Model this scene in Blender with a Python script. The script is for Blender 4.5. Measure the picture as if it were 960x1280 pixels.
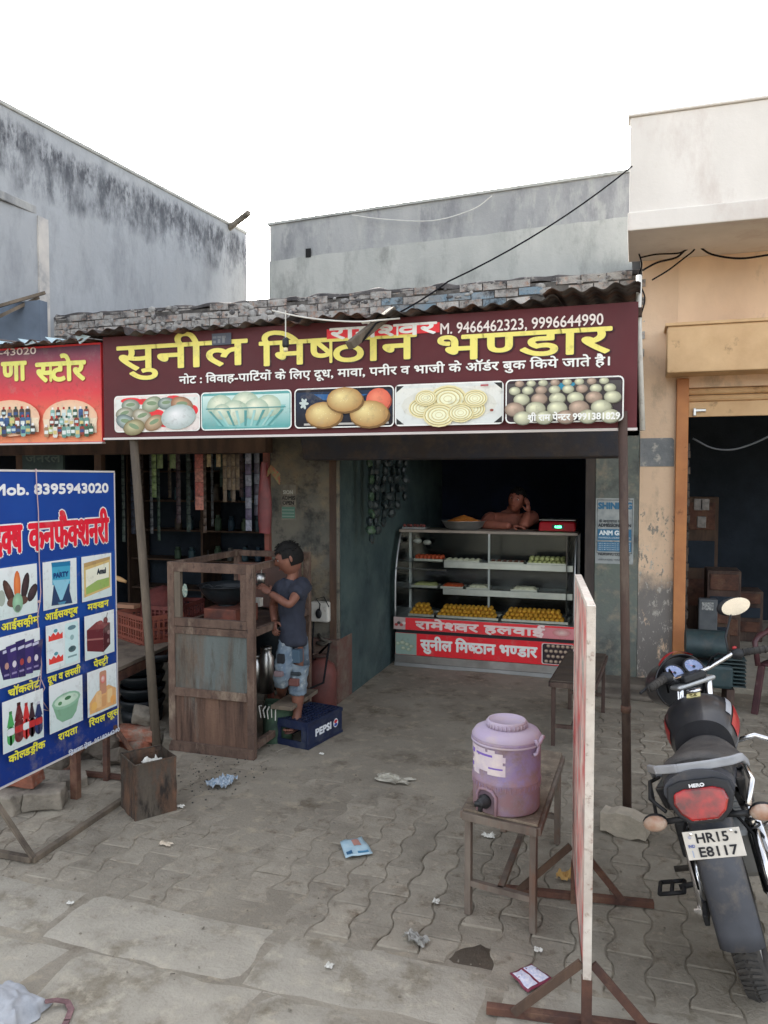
import bpy, bmesh, math, random
from math import radians as rad, sin, cos, pi, tau, atan2, sqrt
from mathutils import Vector, Matrix, noise
random.seed(7)
for o in list(bpy.data.objects): bpy.data.objects.remove(o)
SC = bpy.context.scene
COL = SC.collection
# ---------------------------------------------------------------- camera
H = 2.0
FPX = 960.0
YAW, PITCH = rad(18.0), rad(-2.56)
cam = bpy.data.cameras.new('camera'); cam.sensor_fit = 'HORIZONTAL'; cam.sensor_width = 36; cam.lens = 36
cam.clip_end = 500; cam.clip_start = 0.05
camo = bpy.data.objects.new('camera', cam); COL.objects.link(camo); SC.camera = camo
camo.rotation_mode = 'XYZ'; camo.rotation_euler = (rad(90) + PITCH, 0, YAW); camo.location = (0, 0, H)
CM = Matrix.Rotation(YAW, 3, 'Z') @ Matrix.Rotation(rad(90) + PITCH, 3, 'X')
CP = Vector((0, 0, H))
def ray(px, py): return CM @ Vector(((px - 480) / FPX, -(py - 640) / FPX, -1.0))
def G(px, py, z=0.0):
    r = ray(px, py); return CP + r * ((z - H) / r.z)
def Y(px, py, y):
    r = ray(px, py); return CP + r * (y / r.y)
def X(px, py, x):
    r = ray(px, py); return CP + r * (x / r.x)
# ---------------------------------------------------------------- sky and sun
SUN_EL, SUN_AZ = 29.0, -24.0      # behind the shops (+Y), a little to the left
w = bpy.data.worlds.new("World"); SC.world = w; w.use_nodes = True
nt = w.node_tree; bg = nt.nodes['Background']
sky = nt.nodes.new('ShaderNodeTexSky'); sky.sky_type = 'NISHITA'; sky.sun_disc = False
sky.sun_elevation = rad(SUN_EL); sky.sun_rotation = rad(SUN_AZ)
sky.air_density = 1.0; sky.dust_density = 4.0; sky.ozone_density = 1.0
hs = nt.nodes.new('ShaderNodeHueSaturation'); hs.inputs['Saturation'].default_value = 0.3
nt.links.new(sky.outputs[0], hs.inputs['Color']); nt.links.new(hs.outputs[0], bg.inputs['Color'])
bg.inputs['Strength'].default_value = 0.14
sun = bpy.data.lights.new('sun', 'SUN'); sun.energy = 3.0; sun.angle = rad(0.5); sun.color = (1, .93, .82)
suno = bpy.data.objects.new('sun', sun); COL.objects.link(suno)
dsun = Vector((sin(rad(SUN_AZ)) * cos(rad(SUN_EL)), cos(rad(SUN_AZ)) * cos(rad(SUN_EL)), sin(rad(SUN_EL))))
suno.rotation_mode = 'QUATERNION'; suno.rotation_quaternion = dsun.to_track_quat('Z', 'Y'); suno.location = (0, 0, 20)
SC.view_settings.view_transform = 'Standard'; SC.view_settings.look = 'None'
SC.view_settings.exposure = 2.2; SC.view_settings.gamma = 1
SC.cycles.max_bounces = 8; SC.cycles.diffuse_bounces = 5; SC.cycles.glossy_bounces = 3
SC.cycles.transparent_max_bounces = 12; SC.cycles.use_denoising = True
SC.cycles.caustics_reflective = False; SC.cycles.caustics_refractive = False
# ---------------------------------------------------------------- colour and materials
def lin(c):
    c = c / 255.0
    return c / 12.92 if c <= .04045 else ((c + .055) / 1.055) ** 2.4
def C(r, g, b, k=1.5): return (min(.88, lin(r) * k), min(.88, lin(g) * k), min(.88, lin(b) * k))
def _rgba(c): return (c[0], c[1], c[2], 1)
MATS = {}
def mat(name, col, col2=None, scale=6, rough=.8, metal=0, bump=0.0, bscale=40, lo=.35, hi=.65, grime=None, gscale=2.5,
        glo=.5, ghi=.7, streak=1.0, vary=0.0, emit=0, spec=.5, attr=False, zband=None, coat=0):
    """two-tone noise, optional grime layer, optional vertical streaks, per-object variation, fine bump"""
    if name in MATS: return MATS[name]
    m = bpy.data.materials.new(name); m.use_nodes = True; MATS[name] = m
    T = m.node_tree; N = T.nodes; L = T.links; P = N['Principled BSDF']
    P.inputs['Roughness'].default_value = rough; P.inputs['Metallic'].default_value = metal
    P.inputs['Specular IOR Level'].default_value = spec
    P.inputs['Coat Weight'].default_value = coat
    tc = N.new('ShaderNodeTexCoord'); oi = N.new('ShaderNodeObjectInfo')
    ml = N.new('ShaderNodeMath'); ml.operation = 'MULTIPLY'; ml.inputs[1].default_value = 37.0; L.new(oi.outputs['Random'], ml.inputs[0])
    ad = N.new('ShaderNodeVectorMath'); ad.operation = 'ADD'; L.new(tc.outputs['Object'], ad.inputs[0]); L.new(ml.outputs[0], ad.inputs[1])
    mp = N.new('ShaderNodeMapping'); mp.inputs['Scale'].default_value = (1, 1, streak); L.new(ad.outputs[0], mp.inputs[0])
    def ns(sc, detail=6, src=None, r=.6):
        n = N.new('ShaderNodeTexNoise'); n.inputs['Scale'].default_value = sc; n.inputs['Detail'].default_value = detail
        n.inputs['Roughness'].default_value = r; L.new((src or mp).outputs[0], n.inputs['Vector']); return n
    def ramp(src, a, b):
        r = N.new('ShaderNodeMapRange'); r.inputs[1].default_value = a; r.inputs[2].default_value = b; L.new(src, r.inputs[0]); return r.outputs[0]
    def mix(f, a, b):
        x = N.new('ShaderNodeMix'); x.data_type = 'RGBA'
        if f is None: x.inputs[0].default_value = .5
        else: L.new(f, x.inputs[0])
        for i, v in ((6, a), (7, b)):
            if isinstance(v, (tuple, list)): x.inputs[i].default_value = _rgba(v)
            else: L.new(v, x.inputs[i])
        return x.outputs[2]
    cur = col
    if attr:
        at = N.new('ShaderNodeAttribute'); at.attribute_name = 'Col'; cur = at.outputs['Color']
    if col2 is not None:
        cur = mix(ramp(ns(scale).outputs[0], lo, hi), cur, col2)
    if grime is not None:
        gs = grime if isinstance(grime[0], (tuple, list)) else [grime]
        for k, g in enumerate(gs):
            cur = mix(ramp(ns(gscale * (1 + 1.7 * k), 8, r=.7).outputs[0], glo, ghi), cur, g)
    if zband:   # list of (z0, z1, colour, noise_scale, fade): weathering that sits in a height band of the thing itself
        for (z0, z1, c, nsc, fd, *xx) in zband:
            sx = N.new('ShaderNodeSeparateXYZ'); L.new(tc.outputs['Object'], sx.inputs[0])
            n = ns(nsc, 8, r=.7)
            a1 = N.new('ShaderNodeMath'); a1.operation = 'MULTIPLY_ADD'; L.new(n.outputs[0], a1.inputs[0]); a1.inputs[1].default_value = fd * 3; L.new(sx.outputs[2], a1.inputs[2])
            up = ramp(a1.outputs[0], z0 + fd * 1.5 - fd * .3, z0 + fd * 1.5 + fd * .3)
            dn = ramp(a1.outputs[0], z1 + fd * 1.5 + fd * .3, z1 + fd * 1.5 - fd * .3)
            mm = N.new('ShaderNodeMath'); mm.operation = 'MULTIPLY'; L.new(up, mm.inputs[0]); L.new(dn, mm.inputs[1])
            n2 = ns(nsc * (xx[0] if xx else 4), 6, r=.75); m2 = N.new('ShaderNodeMath'); m2.operation = 'MULTIPLY'; L.new(mm.outputs[0], m2.inputs[0]); L.new(ramp(n2.outputs[0], *(xx[1] if len(xx) > 1 else (.36, .56))), m2.inputs[1])
            cur = mix(m2.outputs[0], cur, c)
    if vary:
        h = N.new('ShaderNodeHueSaturation'); r = N.new('ShaderNodeMapRange'); r.inputs[3].default_value = 1 - vary; r.inputs[4].default_value = 1 + vary
        L.new(oi.outputs['Random'], r.inputs[0]); L.new(r.outputs[0], h.inputs['Value'])
        if isinstance(cur, (tuple, list)): h.inputs['Color'].default_value = _rgba(cur)
        else: L.new(cur, h.inputs['Color'])
        cur = h.outputs[0]
    if isinstance(cur, (tuple, list)): P.inputs['Base Color'].default_value = _rgba(cur)
    else: L.new(cur, P.inputs['Base Color'])
    if emit:
        P.inputs['Emission Strength'].default_value = emit; P.inputs['Emission Color'].default_value = _rgba(col)
    if bump:
        b = N.new('ShaderNodeBump'); b.inputs['Strength'].default_value = min(1, bump); b.inputs['Distance'].default_value = .01 * max(1, bump)
        n3 = ns(bscale, 8, ad, .65); L.new(n3.outputs[0], b.inputs['Height']); L.new(b.outputs[0], P.inputs['Normal'])
    if rough < .75 or grime:
        rr = N.new('ShaderNodeMapRange'); rr.inputs[3].default_value = max(.03, rough - .1); rr.inputs[4].default_value = min(1, rough + .22)
        L.new(ns(9, 5).outputs[0], rr.inputs[0]); L.new(rr.outputs[0], P.inputs['Roughness'])
    return m
def glass(name, tint=(.75, .82, .8), refl=.08, rough=.03, ior=1.45):
    if name in MATS: return MATS[name]
    m = bpy.data.materials.new(name); m.use_nodes = True; MATS[name] = m
    N = m.node_tree.nodes; L = m.node_tree.links; N.remove(N['Principled BSDF'])
    t = N.new('ShaderNodeBsdfTransparent'); t.inputs[0].default_value = _rgba(tint)
    g = N.new('ShaderNodeBsdfGlossy'); g.inputs['Roughness'].default_value = rough
    fr = N.new('ShaderNodeFresnel'); fr.inputs[0].default_value = ior
    a = N.new('ShaderNodeMath'); a.operation = 'ADD'; a.inputs[1].default_value = refl; L.new(fr.outputs[0], a.inputs[0])
    x = N.new('ShaderNodeMixShader'); L.new(a.outputs[0], x.inputs[0]); L.new(t.outputs[0], x.inputs[1]); L.new(g.outputs[0], x.inputs[2])
    L.new(x.outputs[0], N['Material Output'].inputs[0]); return m
# ---------------------------------------------------------------- mesh building
ROOTM = {}
class MB:
    def __init__(s, M=None): s.v = []; s.f = []; s.c = []; s.M = M; s.col = None
    def add(s, vs, fs, col=None):
        b = len(s.v); M = s.M
        for p in vs: s.v.append(tuple(M @ Vector(p)) if M else tuple(p))
        for f in fs: s.f.append(tuple(i + b for i in f)); s.c.append(col or s.col or (1, 1, 1))
        return s
    def box(s, x0, x1, y0, y1, z0, z1, col=None):
        return s.add([(x0, y0, z0), (x1, y0, z0), (x1, y1, z0), (x0, y1, z0), (x0, y0, z1), (x1, y0, z1), (x1, y1, z1), (x0, y1, z1)],
                     [(0, 3, 2, 1), (4, 5, 6, 7), (0, 1, 5, 4), (1, 2, 6, 5), (2, 3, 7, 6), (3, 0, 4, 7)], col)
    def hexa(s, b4, t4, col=None):
        return s.add(list(b4) + list(t4), [(0, 3, 2, 1), (4, 5, 6, 7), (0, 1, 5, 4), (1, 2, 6, 5), (2, 3, 7, 6), (3, 0, 4, 7)], col)
    def bar(s, a, b, w, h=None, up=(0, 0, 1), col=None):
        a = Vector(a); b = Vector(b); h = h or w; d = (b - a).normalized(); u = Vector(up)
        if abs(d.dot(u)) > .95: u = Vector((0, 1, 0))
        sd = d.cross(u).normalized() * (w / 2); u = sd.cross(d).normalized() * (h / 2)
        return s.hexa([a - sd - u, a + sd - u, b + sd - u, b - sd - u], [a - sd + u, a + sd + u, b + sd + u, b - sd + u], col)
    def tube(s, pts, r, n=8, cap=True, col=None):
        pts = [Vector(p) for p in pts]; rs = r if isinstance(r, (list, tuple)) else [r] * len(pts)
        vs = []; prev = None
        for i, p in enumerate(pts):
            d = (pts[min(i + 1, len(pts) - 1)] - pts[max(i - 1, 0)]).normalized()
            if prev is None:
                u = Vector((0, 0, 1)) if abs(d.z) < .9 else Vector((1, 0, 0))
                a = d.cross(u).normalized()
            else:
                a = (prev - d * prev.dot(d)).normalized()
            prev = a; bb = d.cross(a)
            for k in range(n):
                t = tau * k / n; vs.append(p + (a * cos(t) + bb * sin(t)) * rs[i])
        fs = []
        for i in range(len(pts) - 1):
            for k in range(n):
                fs.append((i * n + k, i * n + (k + 1) % n, (i + 1) * n + (k + 1) % n, (i + 1) * n + k))
        if cap: fs += [tuple(range(n))[::-1], tuple((len(pts) - 1) * n + k for k in range(n))]
        return s.add(vs, fs, col)
    def lathe(s, prof, c=(0, 0, 0), n=24, M=None, col=None, cap=True):
        vs = []; M = M or Matrix.Identity(3); c = Vector(c)
        for r, z in prof:
            for k in range(n):
                t = tau * k / n; vs.append(c + M @ Vector((r * cos(t), r * sin(t), z)))
        fs = []
        for i in range(len(prof) - 1):
            for k in range(n): fs.append((i * n + k, i * n + (k + 1) % n, (i + 1) * n + (k + 1) % n, (i + 1) * n + k))
        if cap:
            if prof[0][0] > 1e-4: fs.append(tuple(range(n))[::-1])
            if prof[-1][0] > 1e-4: fs.append(tuple((len(prof) - 1) * n + k for k in range(n)))
        return s.add(vs, fs, col)
    def ball(s, c, r, n=10, m=7, M=None, col=None):
        if not isinstance(r, (tuple, list)): r = (r, r, r)
        vs = [(0, 0, -1)]; M = M or Matrix.Identity(3); c = Vector(c)
        for i in range(1, m):
            a = -pi / 2 + pi * i / m
            for k in range(n): vs.append((cos(a) * cos(tau * k / n), cos(a) * sin(tau * k / n), sin(a)))
        vs.append((0, 0, 1)); fs = []
        for k in range(n):
            fs.append((0, 1 + (k + 1) % n, 1 + k)); L = len(vs) - 1; b = 1 + (m - 2) * n
            fs.append((L, b + k, b + (k + 1) % n))
        for i in range(m - 2):
            for k in range(n): fs.append((1 + i * n + k, 1 + i * n + (k + 1) % n, 1 + (i + 1) * n + (k + 1) % n, 1 + (i + 1) * n + k))
        return s.add([c + M @ Vector((x * r[0], y * r[1], z * r[2])) for x, y, z in vs], fs, col)
    def prism(s, poly, O, U, V, N, col=None):
        """poly in (u,v), extruded from O along N"""
        O, U, V, N = Vector(O), Vector(U), Vector(V), Vector(N); n = len(poly)
        vs = [O + U * a + V * b for a, b in poly] + [O + U * a + V * b + N for a, b in poly]
        fs = [tuple(range(n))[::-1], tuple(range(n, 2 * n))] + [(i, (i + 1) % n, n + (i + 1) % n, n + i) for i in range(n)]
        return s.add(vs, fs, col)
    def grid(s, f, nu, nv, col=None):
        vs = [f(i / nu, j / nv) for j in range(nv + 1) for i in range(nu + 1)]
        fs = [(j * (nu + 1) + i, j * (nu + 1) + i + 1, (j + 1) * (nu + 1) + i + 1, (j + 1) * (nu + 1) + i) for j in range(nv) for i in range(nu)]
        return s.add(vs, fs, col)
    def mesh(s, name, m=None, smooth=False, inv=None, attr=False):
        me = bpy.data.meshes.new(name)
        vs = [tuple(inv @ Vector(p)) for p in s.v] if inv else s.v
        me.from_pydata(vs, [], s.f)
        if attr:
            ca = me.color_attributes.new('Col', 'FLOAT_COLOR', 'CORNER'); i = 0
            for f, c in zip(s.f, s.c):
                if isinstance(c[0], (tuple, list)):
                    for q in range(len(f)): ca.data[i].color = _rgba(c[q]); i += 1
                else:
                    for q in range(len(f)): ca.data[i].color = _rgba(c); i += 1
        if m: me.materials.append(m)
        if smooth: me.polygons.foreach_set('use_smooth', [True] * len(me.polygons))
        me.update(); return me
    def build(s, name, m, parent=None, smooth=False, bevel=0, solid=0, sub=0, attr=False, flat=False, local=False):
        inv = None
        if parent is not None and not local:
            rm = ROOTM.get(parent.name)
            if rm is not None: inv = rm.inverted()
        me = s.mesh(name, m, smooth, inv, attr)
        o = bpy.data.objects.new(name, me); COL.objects.link(o)
        if parent is not None:
            o.parent = parent
            if parent.name in ROOTM: ROOTM[o.name] = ROOTM[parent.name]
        if solid:
            q = o.modifiers.new('solid', 'SOLIDIFY'); q.thickness = solid; q.offset = 0
        if bevel:
            q = o.modifiers.new('bevel', 'BEVEL'); q.width = bevel; q.segments = 2; q.limit_method = 'ANGLE'; q.angle_limit = rad(40)
        if sub:
            q = o.modifiers.new('sub', 'SUBSURF'); q.levels = sub; q.render_levels = sub
        return o
def thing(name, label, cat, loc=(0, 0, 0), rz=0, group=None, M=None):
    o = bpy.data.objects.new(name, None); COL.objects.link(o); o.empty_display_size = .1
    Mx = M if M is not None else Matrix.Translation(loc) @ Matrix.Rotation(rz, 4, 'Z')
    o.matrix_world = Mx; o.location, o.rotation_euler = Mx.to_translation(), Mx.to_euler()
    ROOTM[o.name] = Mx.copy(); o['label'] = label; o['category'] = cat
    if group: o['group'] = group
    return o
def tag(o, label, cat, group=None):
    o['label'] = label; o['category'] = cat
    if group: o['group'] = group
    return o
def struct(o): o['kind'] = 'structure'; return o
ORD = ['first', 'second', 'third', 'fourth', 'fifth', 'sixth', 'seventh', 'eighth', 'ninth', 'tenth', 'eleventh', 'twelfth', 'thirteenth', 'fourteenth', 'fifteenth', 'sixteenth', 'seventeenth', 'eighteenth']
def stuff(o): o['kind'] = 'stuff'; return o
def place(name, me, loc, rot=(0, 0, 0), parent=None, scale=None):
    o = bpy.data.objects.new(name, me); COL.objects.link(o)
    o.location = loc; o.rotation_euler = rot
    if scale: o.scale = scale
    if parent is not None:
        o.parent = parent
        if parent.name in ROOTM:  # loc is given in world coordinates
            o.location = ROOTM[parent.name].inverted() @ Vector(loc)
    return o
def smooth_path(P, n=6):
    P = [Vector(p) for p in P]; Q = [P[0] * 2 - P[1]] + P + [P[-1] * 2 - P[-2]]; out = []
    for i in range(1, len(Q) - 2):
        for k in range(n):
            t = k / n; a, b, c, d = Q[i - 1], Q[i], Q[i + 1], Q[i + 2]
            out.append(.5 * ((2 * b) + (c - a) * t + (2 * a - 5 * b + 4 * c - d) * t * t + (3 * b - a - 3 * c + d) * t ** 3))
    return out + [P[-1]]
def NZ(x, y, z=0, s=1.0): return noise.noise(Vector((x * s, y * s, z)))
def fbm(x, y, z=0): return NZ(x, y, z) * .5 + NZ(x * 2.1, y * 2.1, z + 5) * .3 + NZ(x * 4.3, y * 4.3, z + 9) * .2
# ---------------------------------------------------------------- lettering
_gc = {}
def _raw(s):
    if s in _gc: return _gc[s]
    c = bpy.data.curves.new('t', 'FONT'); c.body = s; c.size = 1; c.resolution_u = 3
    o = bpy.data.objects.new('t', c); COL.objects.link(o)
    bpy.context.view_layer.update()
    dg = bpy.context.evaluated_depsgraph_get(); me = o.evaluated_get(dg).to_mesh()
    v = [(p.co.x, p.co.y) for p in me.vertices]; f = [tuple(p.vertices) for p in me.polygons]
    o.evaluated_get(dg).to_mesh_clear(); bpy.data.objects.remove(o); bpy.data.curves.remove(c)
    _gc[s] = (v, f); return v, f
def _adv(s): return max(p[0] for p in _raw(s + 'l')[0]) - max(p[0] for p in _raw('l')[0])
def _half(ch):
    v, f = _raw(ch); b = bmesh.new(); bv = [b.verts.new((x, y, 0)) for x, y in v]
    for q in f:
        try: b.faces.new([bv[i] for i in q])
        except ValueError: pass
    cut = _adv(ch) - (.17 if ch in 'कफ' else .205 if ch == 'ण' else .15)
    bmesh.ops.bisect_plane(b, geom=b.verts[:] + b.edges[:] + b.faces[:], plane_co=(cut, 0, 0), plane_no=(1, 0, 0), clear_outer=True)
    b.verts.index_update(); r = [(p.co.x, p.co.y) for p in b.verts], [tuple(p.index for p in q.verts) for q in b.faces]
    b.free(); return r, cut
def layout(s):
    """~X = half form of X; ^ = ra stroke under the last letter; ` = reph hook over it"""
    V, F, x = [], [], 0; i = 0; run = ''
    def emit(v, f):
        b = len(V); V.extend((a + x, c) for a, c in v); F.extend(tuple(q + b for q in g) for g in f)
    def strokes(pts, wd=.06):
        for (a, b2), (c, d) in zip(pts, pts[1:]):
            L = sqrt((c - a) ** 2 + (d - b2) ** 2); nx, ny = -(d - b2) / L * wd / 2, (c - a) / L * wd / 2; b = len(V)
            V.extend([(a + nx, b2 + ny), (a - nx, b2 - ny), (c - nx, d - ny), (c + nx, d + ny)]); F.append((b, b + 1, b + 2, b + 3))
    while i <= len(s):
        ch = s[i] if i < len(s) else None
        if ch in (None, '~', '^', '`'):
            if run: emit(*_raw(run)); x += _adv(run)
            run = ''
            if ch == '~':
                i += 1; g, wd = _half(s[i]); emit(*g); x += wd
                if i + 1 < len(s) and s[i + 1] == '\u094d': i += 1
            elif ch == '^': strokes([(x - .42, -.16), (x - .28, -.02), (x - .14, -.16)])
            elif ch == '`': strokes([(x - .22, .62), (x - .26, .72), (x - .2, .8), (x - .12, .8)])
        else: run += ch
        i += 1
    return V, F, x
YH = max(p[1] for p in _raw('क')[0]); YM = max(p[1] for p in _raw('M')[0])
class Canvas:
    """flat print on a board: origin O, unit U (right), V (up), N (towards the reader)"""
    def __init__(s, O, U, V, N): s.O, s.U, s.V, s.N = Vector(O), Vector(U).normalized(), Vector(V).normalized(), Vector(N).normalized(); s.mb = MB(); s.n = 0
    def px(s, px, py):
        r = ray(px, py); t = (s.O - CP).dot(s.N) / r.dot(s.N); q = CP + r * t - s.O
        return q.dot(s.U), q.dot(s.V)
    def pt(s, u, v, h=0): return s.O + s.U * u + s.V * v + s.N * (s.n * .00025 + .0008 + h)
    def poly(s, pts, c): s.n += 1; s.mb.add([s.pt(*p) for p in pts], [tuple(range(len(pts)))], c)
    def rect(s, u0, v0, u1, v1, c): s.poly([(u0, v0), (u1, v0), (u1, v1), (u0, v1)], c)
    def grad(s, u0, v0, u1, v1, cb, ct):
        s.n += 1; s.mb.add([s.pt(u0, v0), s.pt(u1, v0), s.pt(u1, v1), s.pt(u0, v1)], [(0, 1, 2, 3)], (cb, cb, ct, ct))
    def rrect(s, u0, v0, u1, v1, r, c):
        p = []
        for cx, cy, a0 in ((u1 - r, v1 - r, 0), (u0 + r, v1 - r, 90), (u0 + r, v0 + r, 180), (u1 - r, v0 + r, 270)):
            for k in range(5): a = rad(a0 + 22.5 * k); p.append((cx + r * cos(a), cy + r * sin(a)))
        s.poly(p, c)
    def ell(s, u, v, ru, rv, c1, c2=None, n=16, rot=0, dx=0, dy=0):
        s.n += 1; c2 = c2 or c1
        P = [s.pt(u + ru * cos(tau * k / n) * cos(rot) - rv * sin(tau * k / n) * sin(rot), v + ru * cos(tau * k / n) * sin(rot) + rv * sin(tau * k / n) * cos(rot)) for k in range(n)]
        b = [s.pt(u + dx * ru, v + dy * rv)] + P
        base = len(s.mb.v); s.mb.add(b, [], None)
        for k in range(n):
            s.mb.f.append((base, base + 1 + k, base + 1 + (k + 1) % n)); s.mb.c.append((c1, c2, c2))
    def text(s, t, u0, u1, v0, v1, c, bold=0, latin=False, fit=True):
        V, F, wd = layout(t); hh = YM if latin else YH
        x0 = min(p[0] for p in V); x1 = max(p[0] for p in V)
        sy = (v1 - v0) / hh; sx = (u1 - u0) / (x1 - x0)
        offs = [(0, 0)]
        if bold:
            bx, by = bold if isinstance(bold, tuple) else (bold, bold)
            kk = 8; offs = [(bx * cos(tau * k / kk), by * sin(tau * k / kk)) for k in range(kk)] + [(0, 0)]
        for dx, dy in offs:
            s.n += .35
            s.mb.add([s.pt(u0 + (a - x0) * sx + dx, v0 + b * sy + dy) for a, b in V], F, c)
        s.n += 1
    def textpx(s, t, pL, pR, hpx, c, bold=0, latin=False):
        """baseline pixel left, right, and letter height in pixels (at the left end)"""
        a = s.px(*pL); b = s.px(*pR); q = s.px(pL[0], pL[1] - hpx)
        s.text(t, a[0], b[0], (a[1] + b[1]) / 2, (a[1] + b[1]) / 2 + q[1] - a[1], c, bold, latin)
    def build(s, name, parent, m=None):
        o = s.mb.build(name, m or PRINT, parent, attr=True); s.mb = MB(); return o
PRINT = mat('printed_vinyl', (1, 1, 1), attr=True, rough=.5, spec=.3, grime=[C(150, 140, 130, 1.2), C(90, 80, 70, 1.0)], gscale=7, glo=.55, ghi=1.05, bump=.5, bscale=3)
# ---------------------------------------------------------------- materials of the setting
DIRT = mat('dusty_ground', C(134, 127, 114, 1.35), C(117, 110, 98, 1.3), scale=1.6, rough=.95, bump=1.0, bscale=45, grime=[C(94, 84, 70, 1.2), C(150, 140, 122, 1.25)], gscale=3, glo=.52, ghi=.68)
PAVER = mat('grey_paver', C(136, 129, 116, 1.35), C(121, 114, 102, 1.3), scale=7, rough=.9, bump=1.0, bscale=60, vary=.12, grime=[C(100, 88, 73, 1.2), C(150, 140, 124, 1.25)], gscale=9, glo=.54, ghi=.7)
SLAB = mat('cast_concrete_slab', C(148, 142, 130, 1.35), C(133, 127, 115, 1.3), scale=4, rough=.92, bump=1.0, bscale=50, vary=.05, grime=[C(112, 103, 86, 1.2), C(160, 152, 136, 1.3)], gscale=4, glo=.52, ghi=.7)
BLUEWALL = mat('stained_grey_render', C(150, 163, 172, 1.15), C(124, 138, 150, 1.1), scale=1.3, rough=.9, bump=.6, bscale=14, streak=.5,
               grime=[C(172, 182, 186, 1.1)], gscale=1.1, zband=[(3.0, 3.75, C(68, 84, 112, .8), 1.4, .3), (3.3, 3.95, C(60, 72, 100, .8), 3.2, .2)])
BACKW = mat('grey_render_upper', C(150, 150, 148, 1.3), C(134, 135, 135, 1.3), scale=2, rough=.9, bump=1.0, bscale=9, streak=.35, grime=[C(118, 119, 121, 1.2), C(158, 158, 154, 1.25)], gscale=1.9, glo=.5, ghi=.66)
BACKW2 = mat('grey_render_lower', C(168, 168, 162, 1.3), C(152, 153, 148, 1.3), scale=1.8, rough=.9, bump=1.0, bscale=9, streak=.4, grime=[C(134, 135, 130, 1.2)], gscale=2.4, glo=.5, ghi=.68)
CREAM = mat('off_white_paint', C(222, 217, 210, 1.15), C(208, 203, 196, 1.15), scale=1.4, rough=.85, bump=.3, bscale=18, streak=.4, grime=[C(196, 184, 176, 1.1)], gscale=1.6, glo=.55, ghi=.75)
PEACH = mat('peach_painted_plaster', C(206, 180, 152, 1.4), C(190, 164, 138, 1.4), scale=1.7, rough=.88, bump=.5, bscale=20, streak=.5, grime=[C(150, 132, 112, 1.2)], gscale=2.2, glo=.56, ghi=.75,
            zband=[(-.5, 1.0, C(118, 113, 108, 1.2), 1.8, .35, 3, (.36, .42)), (-.5, 1.3, C(170, 164, 154, 1.2), 4, .3, 4, (.56, .60)), (.7, 1.7, C(130, 122, 112, 1.3), 3, .2, 5, (.56, .6))])
ORANGE = mat('orange_painted_steel', C(184, 124, 76, 1.2), C(164, 106, 66, 1.2), scale=3, rough=.6, bump=.2, grime=[C(104, 62, 40, 1.1)], gscale=5, glo=.6, ghi=.72)
OCHRE = mat('ochre_painted_steel', C(200, 168, 126, 1.25), C(184, 150, 110, 1.25), scale=3, rough=.6, bump=.2, grime=[C(128, 96, 66, 1.1)], gscale=4, glo=.58, ghi=.72)
PILLAR = mat('grimy_grey_plaster', C(98, 94, 84, 1.5), C(76, 76, 70, 1.4), scale=3, rough=.92, bump=1.0, bscale=26, grime=[C(116, 104, 84, 1.4), C(52, 52, 50, 1.3)], gscale=2.2, glo=.52, ghi=.68)
PILLAR2 = mat('green_grey_plaster', C(92, 100, 92, 1.5), C(96, 98, 94, 1.4), scale=2, rough=.9, bump=.8, bscale=22, grime=[C(74, 76, 74, 1.3), C(128, 122, 108, 1.3)], gscale=2.4, glo=.52, ghi=.68)
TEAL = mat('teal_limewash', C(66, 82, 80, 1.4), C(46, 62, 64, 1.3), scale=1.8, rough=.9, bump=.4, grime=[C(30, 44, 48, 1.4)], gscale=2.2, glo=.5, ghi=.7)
DARKBLUE = mat('dim_blue_interior', C(26, 36, 58, 1.3), C(20, 28, 44, 1.3), scale=1.8, rough=.9, bump=.4)  # blue veil of the dim rear room is put into this colour
DARKIN = mat('dim_interior', C(42, 50, 60, 1.3), C(30, 38, 46, 1.3), scale=2, rough=.95, bump=.4)  # colour itself carries the bluish dimness of the rooms
BRICKM = mat('limewashed_brick', C(172, 169, 164, 1.25), C(128, 124, 120, 1.15), scale=7, rough=.95, bump=1.2, bscale=45, vary=.16, grime=[C(66, 64, 66, 1.1), C(168, 140, 124, 1.1)], gscale=7, glo=.52, ghi=.66)
BRICKB = mat('blue_limewashed_brick', C(122, 144, 158, 1.1), C(140, 142, 142, 1.1), scale=10, rough=.95, bump=1.2, bscale=45, vary=.16, grime=[C(62, 66, 70, 1.1)], gscale=9, glo=.5, ghi=.64)
MORTAR = mat('dark_mortar', C(104, 101, 97, 1.2), C(70, 67, 65, 1.1), scale=9, rough=1, bump=1)
REDBRICK = mat('worn_red_brick', C(142, 86, 66, 1.4), C(120, 78, 62, 1.3), scale=10, rough=.95, bump=1.0, grime=[C(130, 120, 108, 1.3)], gscale=7, glo=.5, ghi=.66, vary=.15)
STONE = mat('broken_grey_stone', C(128, 120, 108, 1.4), C(104, 98, 88, 1.3), scale=8, rough=.95, bump=1.0, vary=.15, grime=[C(84, 78, 68, 1.2)], gscale=6)
RUST = mat('rusty_steel', C(96, 64, 50, 1.3), C(66, 46, 40, 1.2), scale=7, rough=.8, bump=.5, bscale=60, grime=[C(112, 84, 66, 1.2)], gscale=6)
DRUST = mat('dark_rusty_iron', C(78, 60, 52, 1.3), C(56, 44, 40, 1.2), scale=6, rough=.75, bump=.4, bscale=60, grime=[C(98, 84, 72, 1.2)], gscale=5, streak=.3)
WOODG = mat('weathered_grey_wood', C(112, 100, 86, 1.3), C(84, 76, 66, 1.2), scale=9, rough=.85, bump=.6, bscale=30, streak=.12, grime=[C(62, 54, 48, 1.2)], gscale=5)
WOODB = mat('dark_brown_wood', C(88, 68, 54, 1.3), C(64, 50, 42, 1.2), scale=9, rough=.8, bump=.5, bscale=30, streak=.2)
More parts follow.
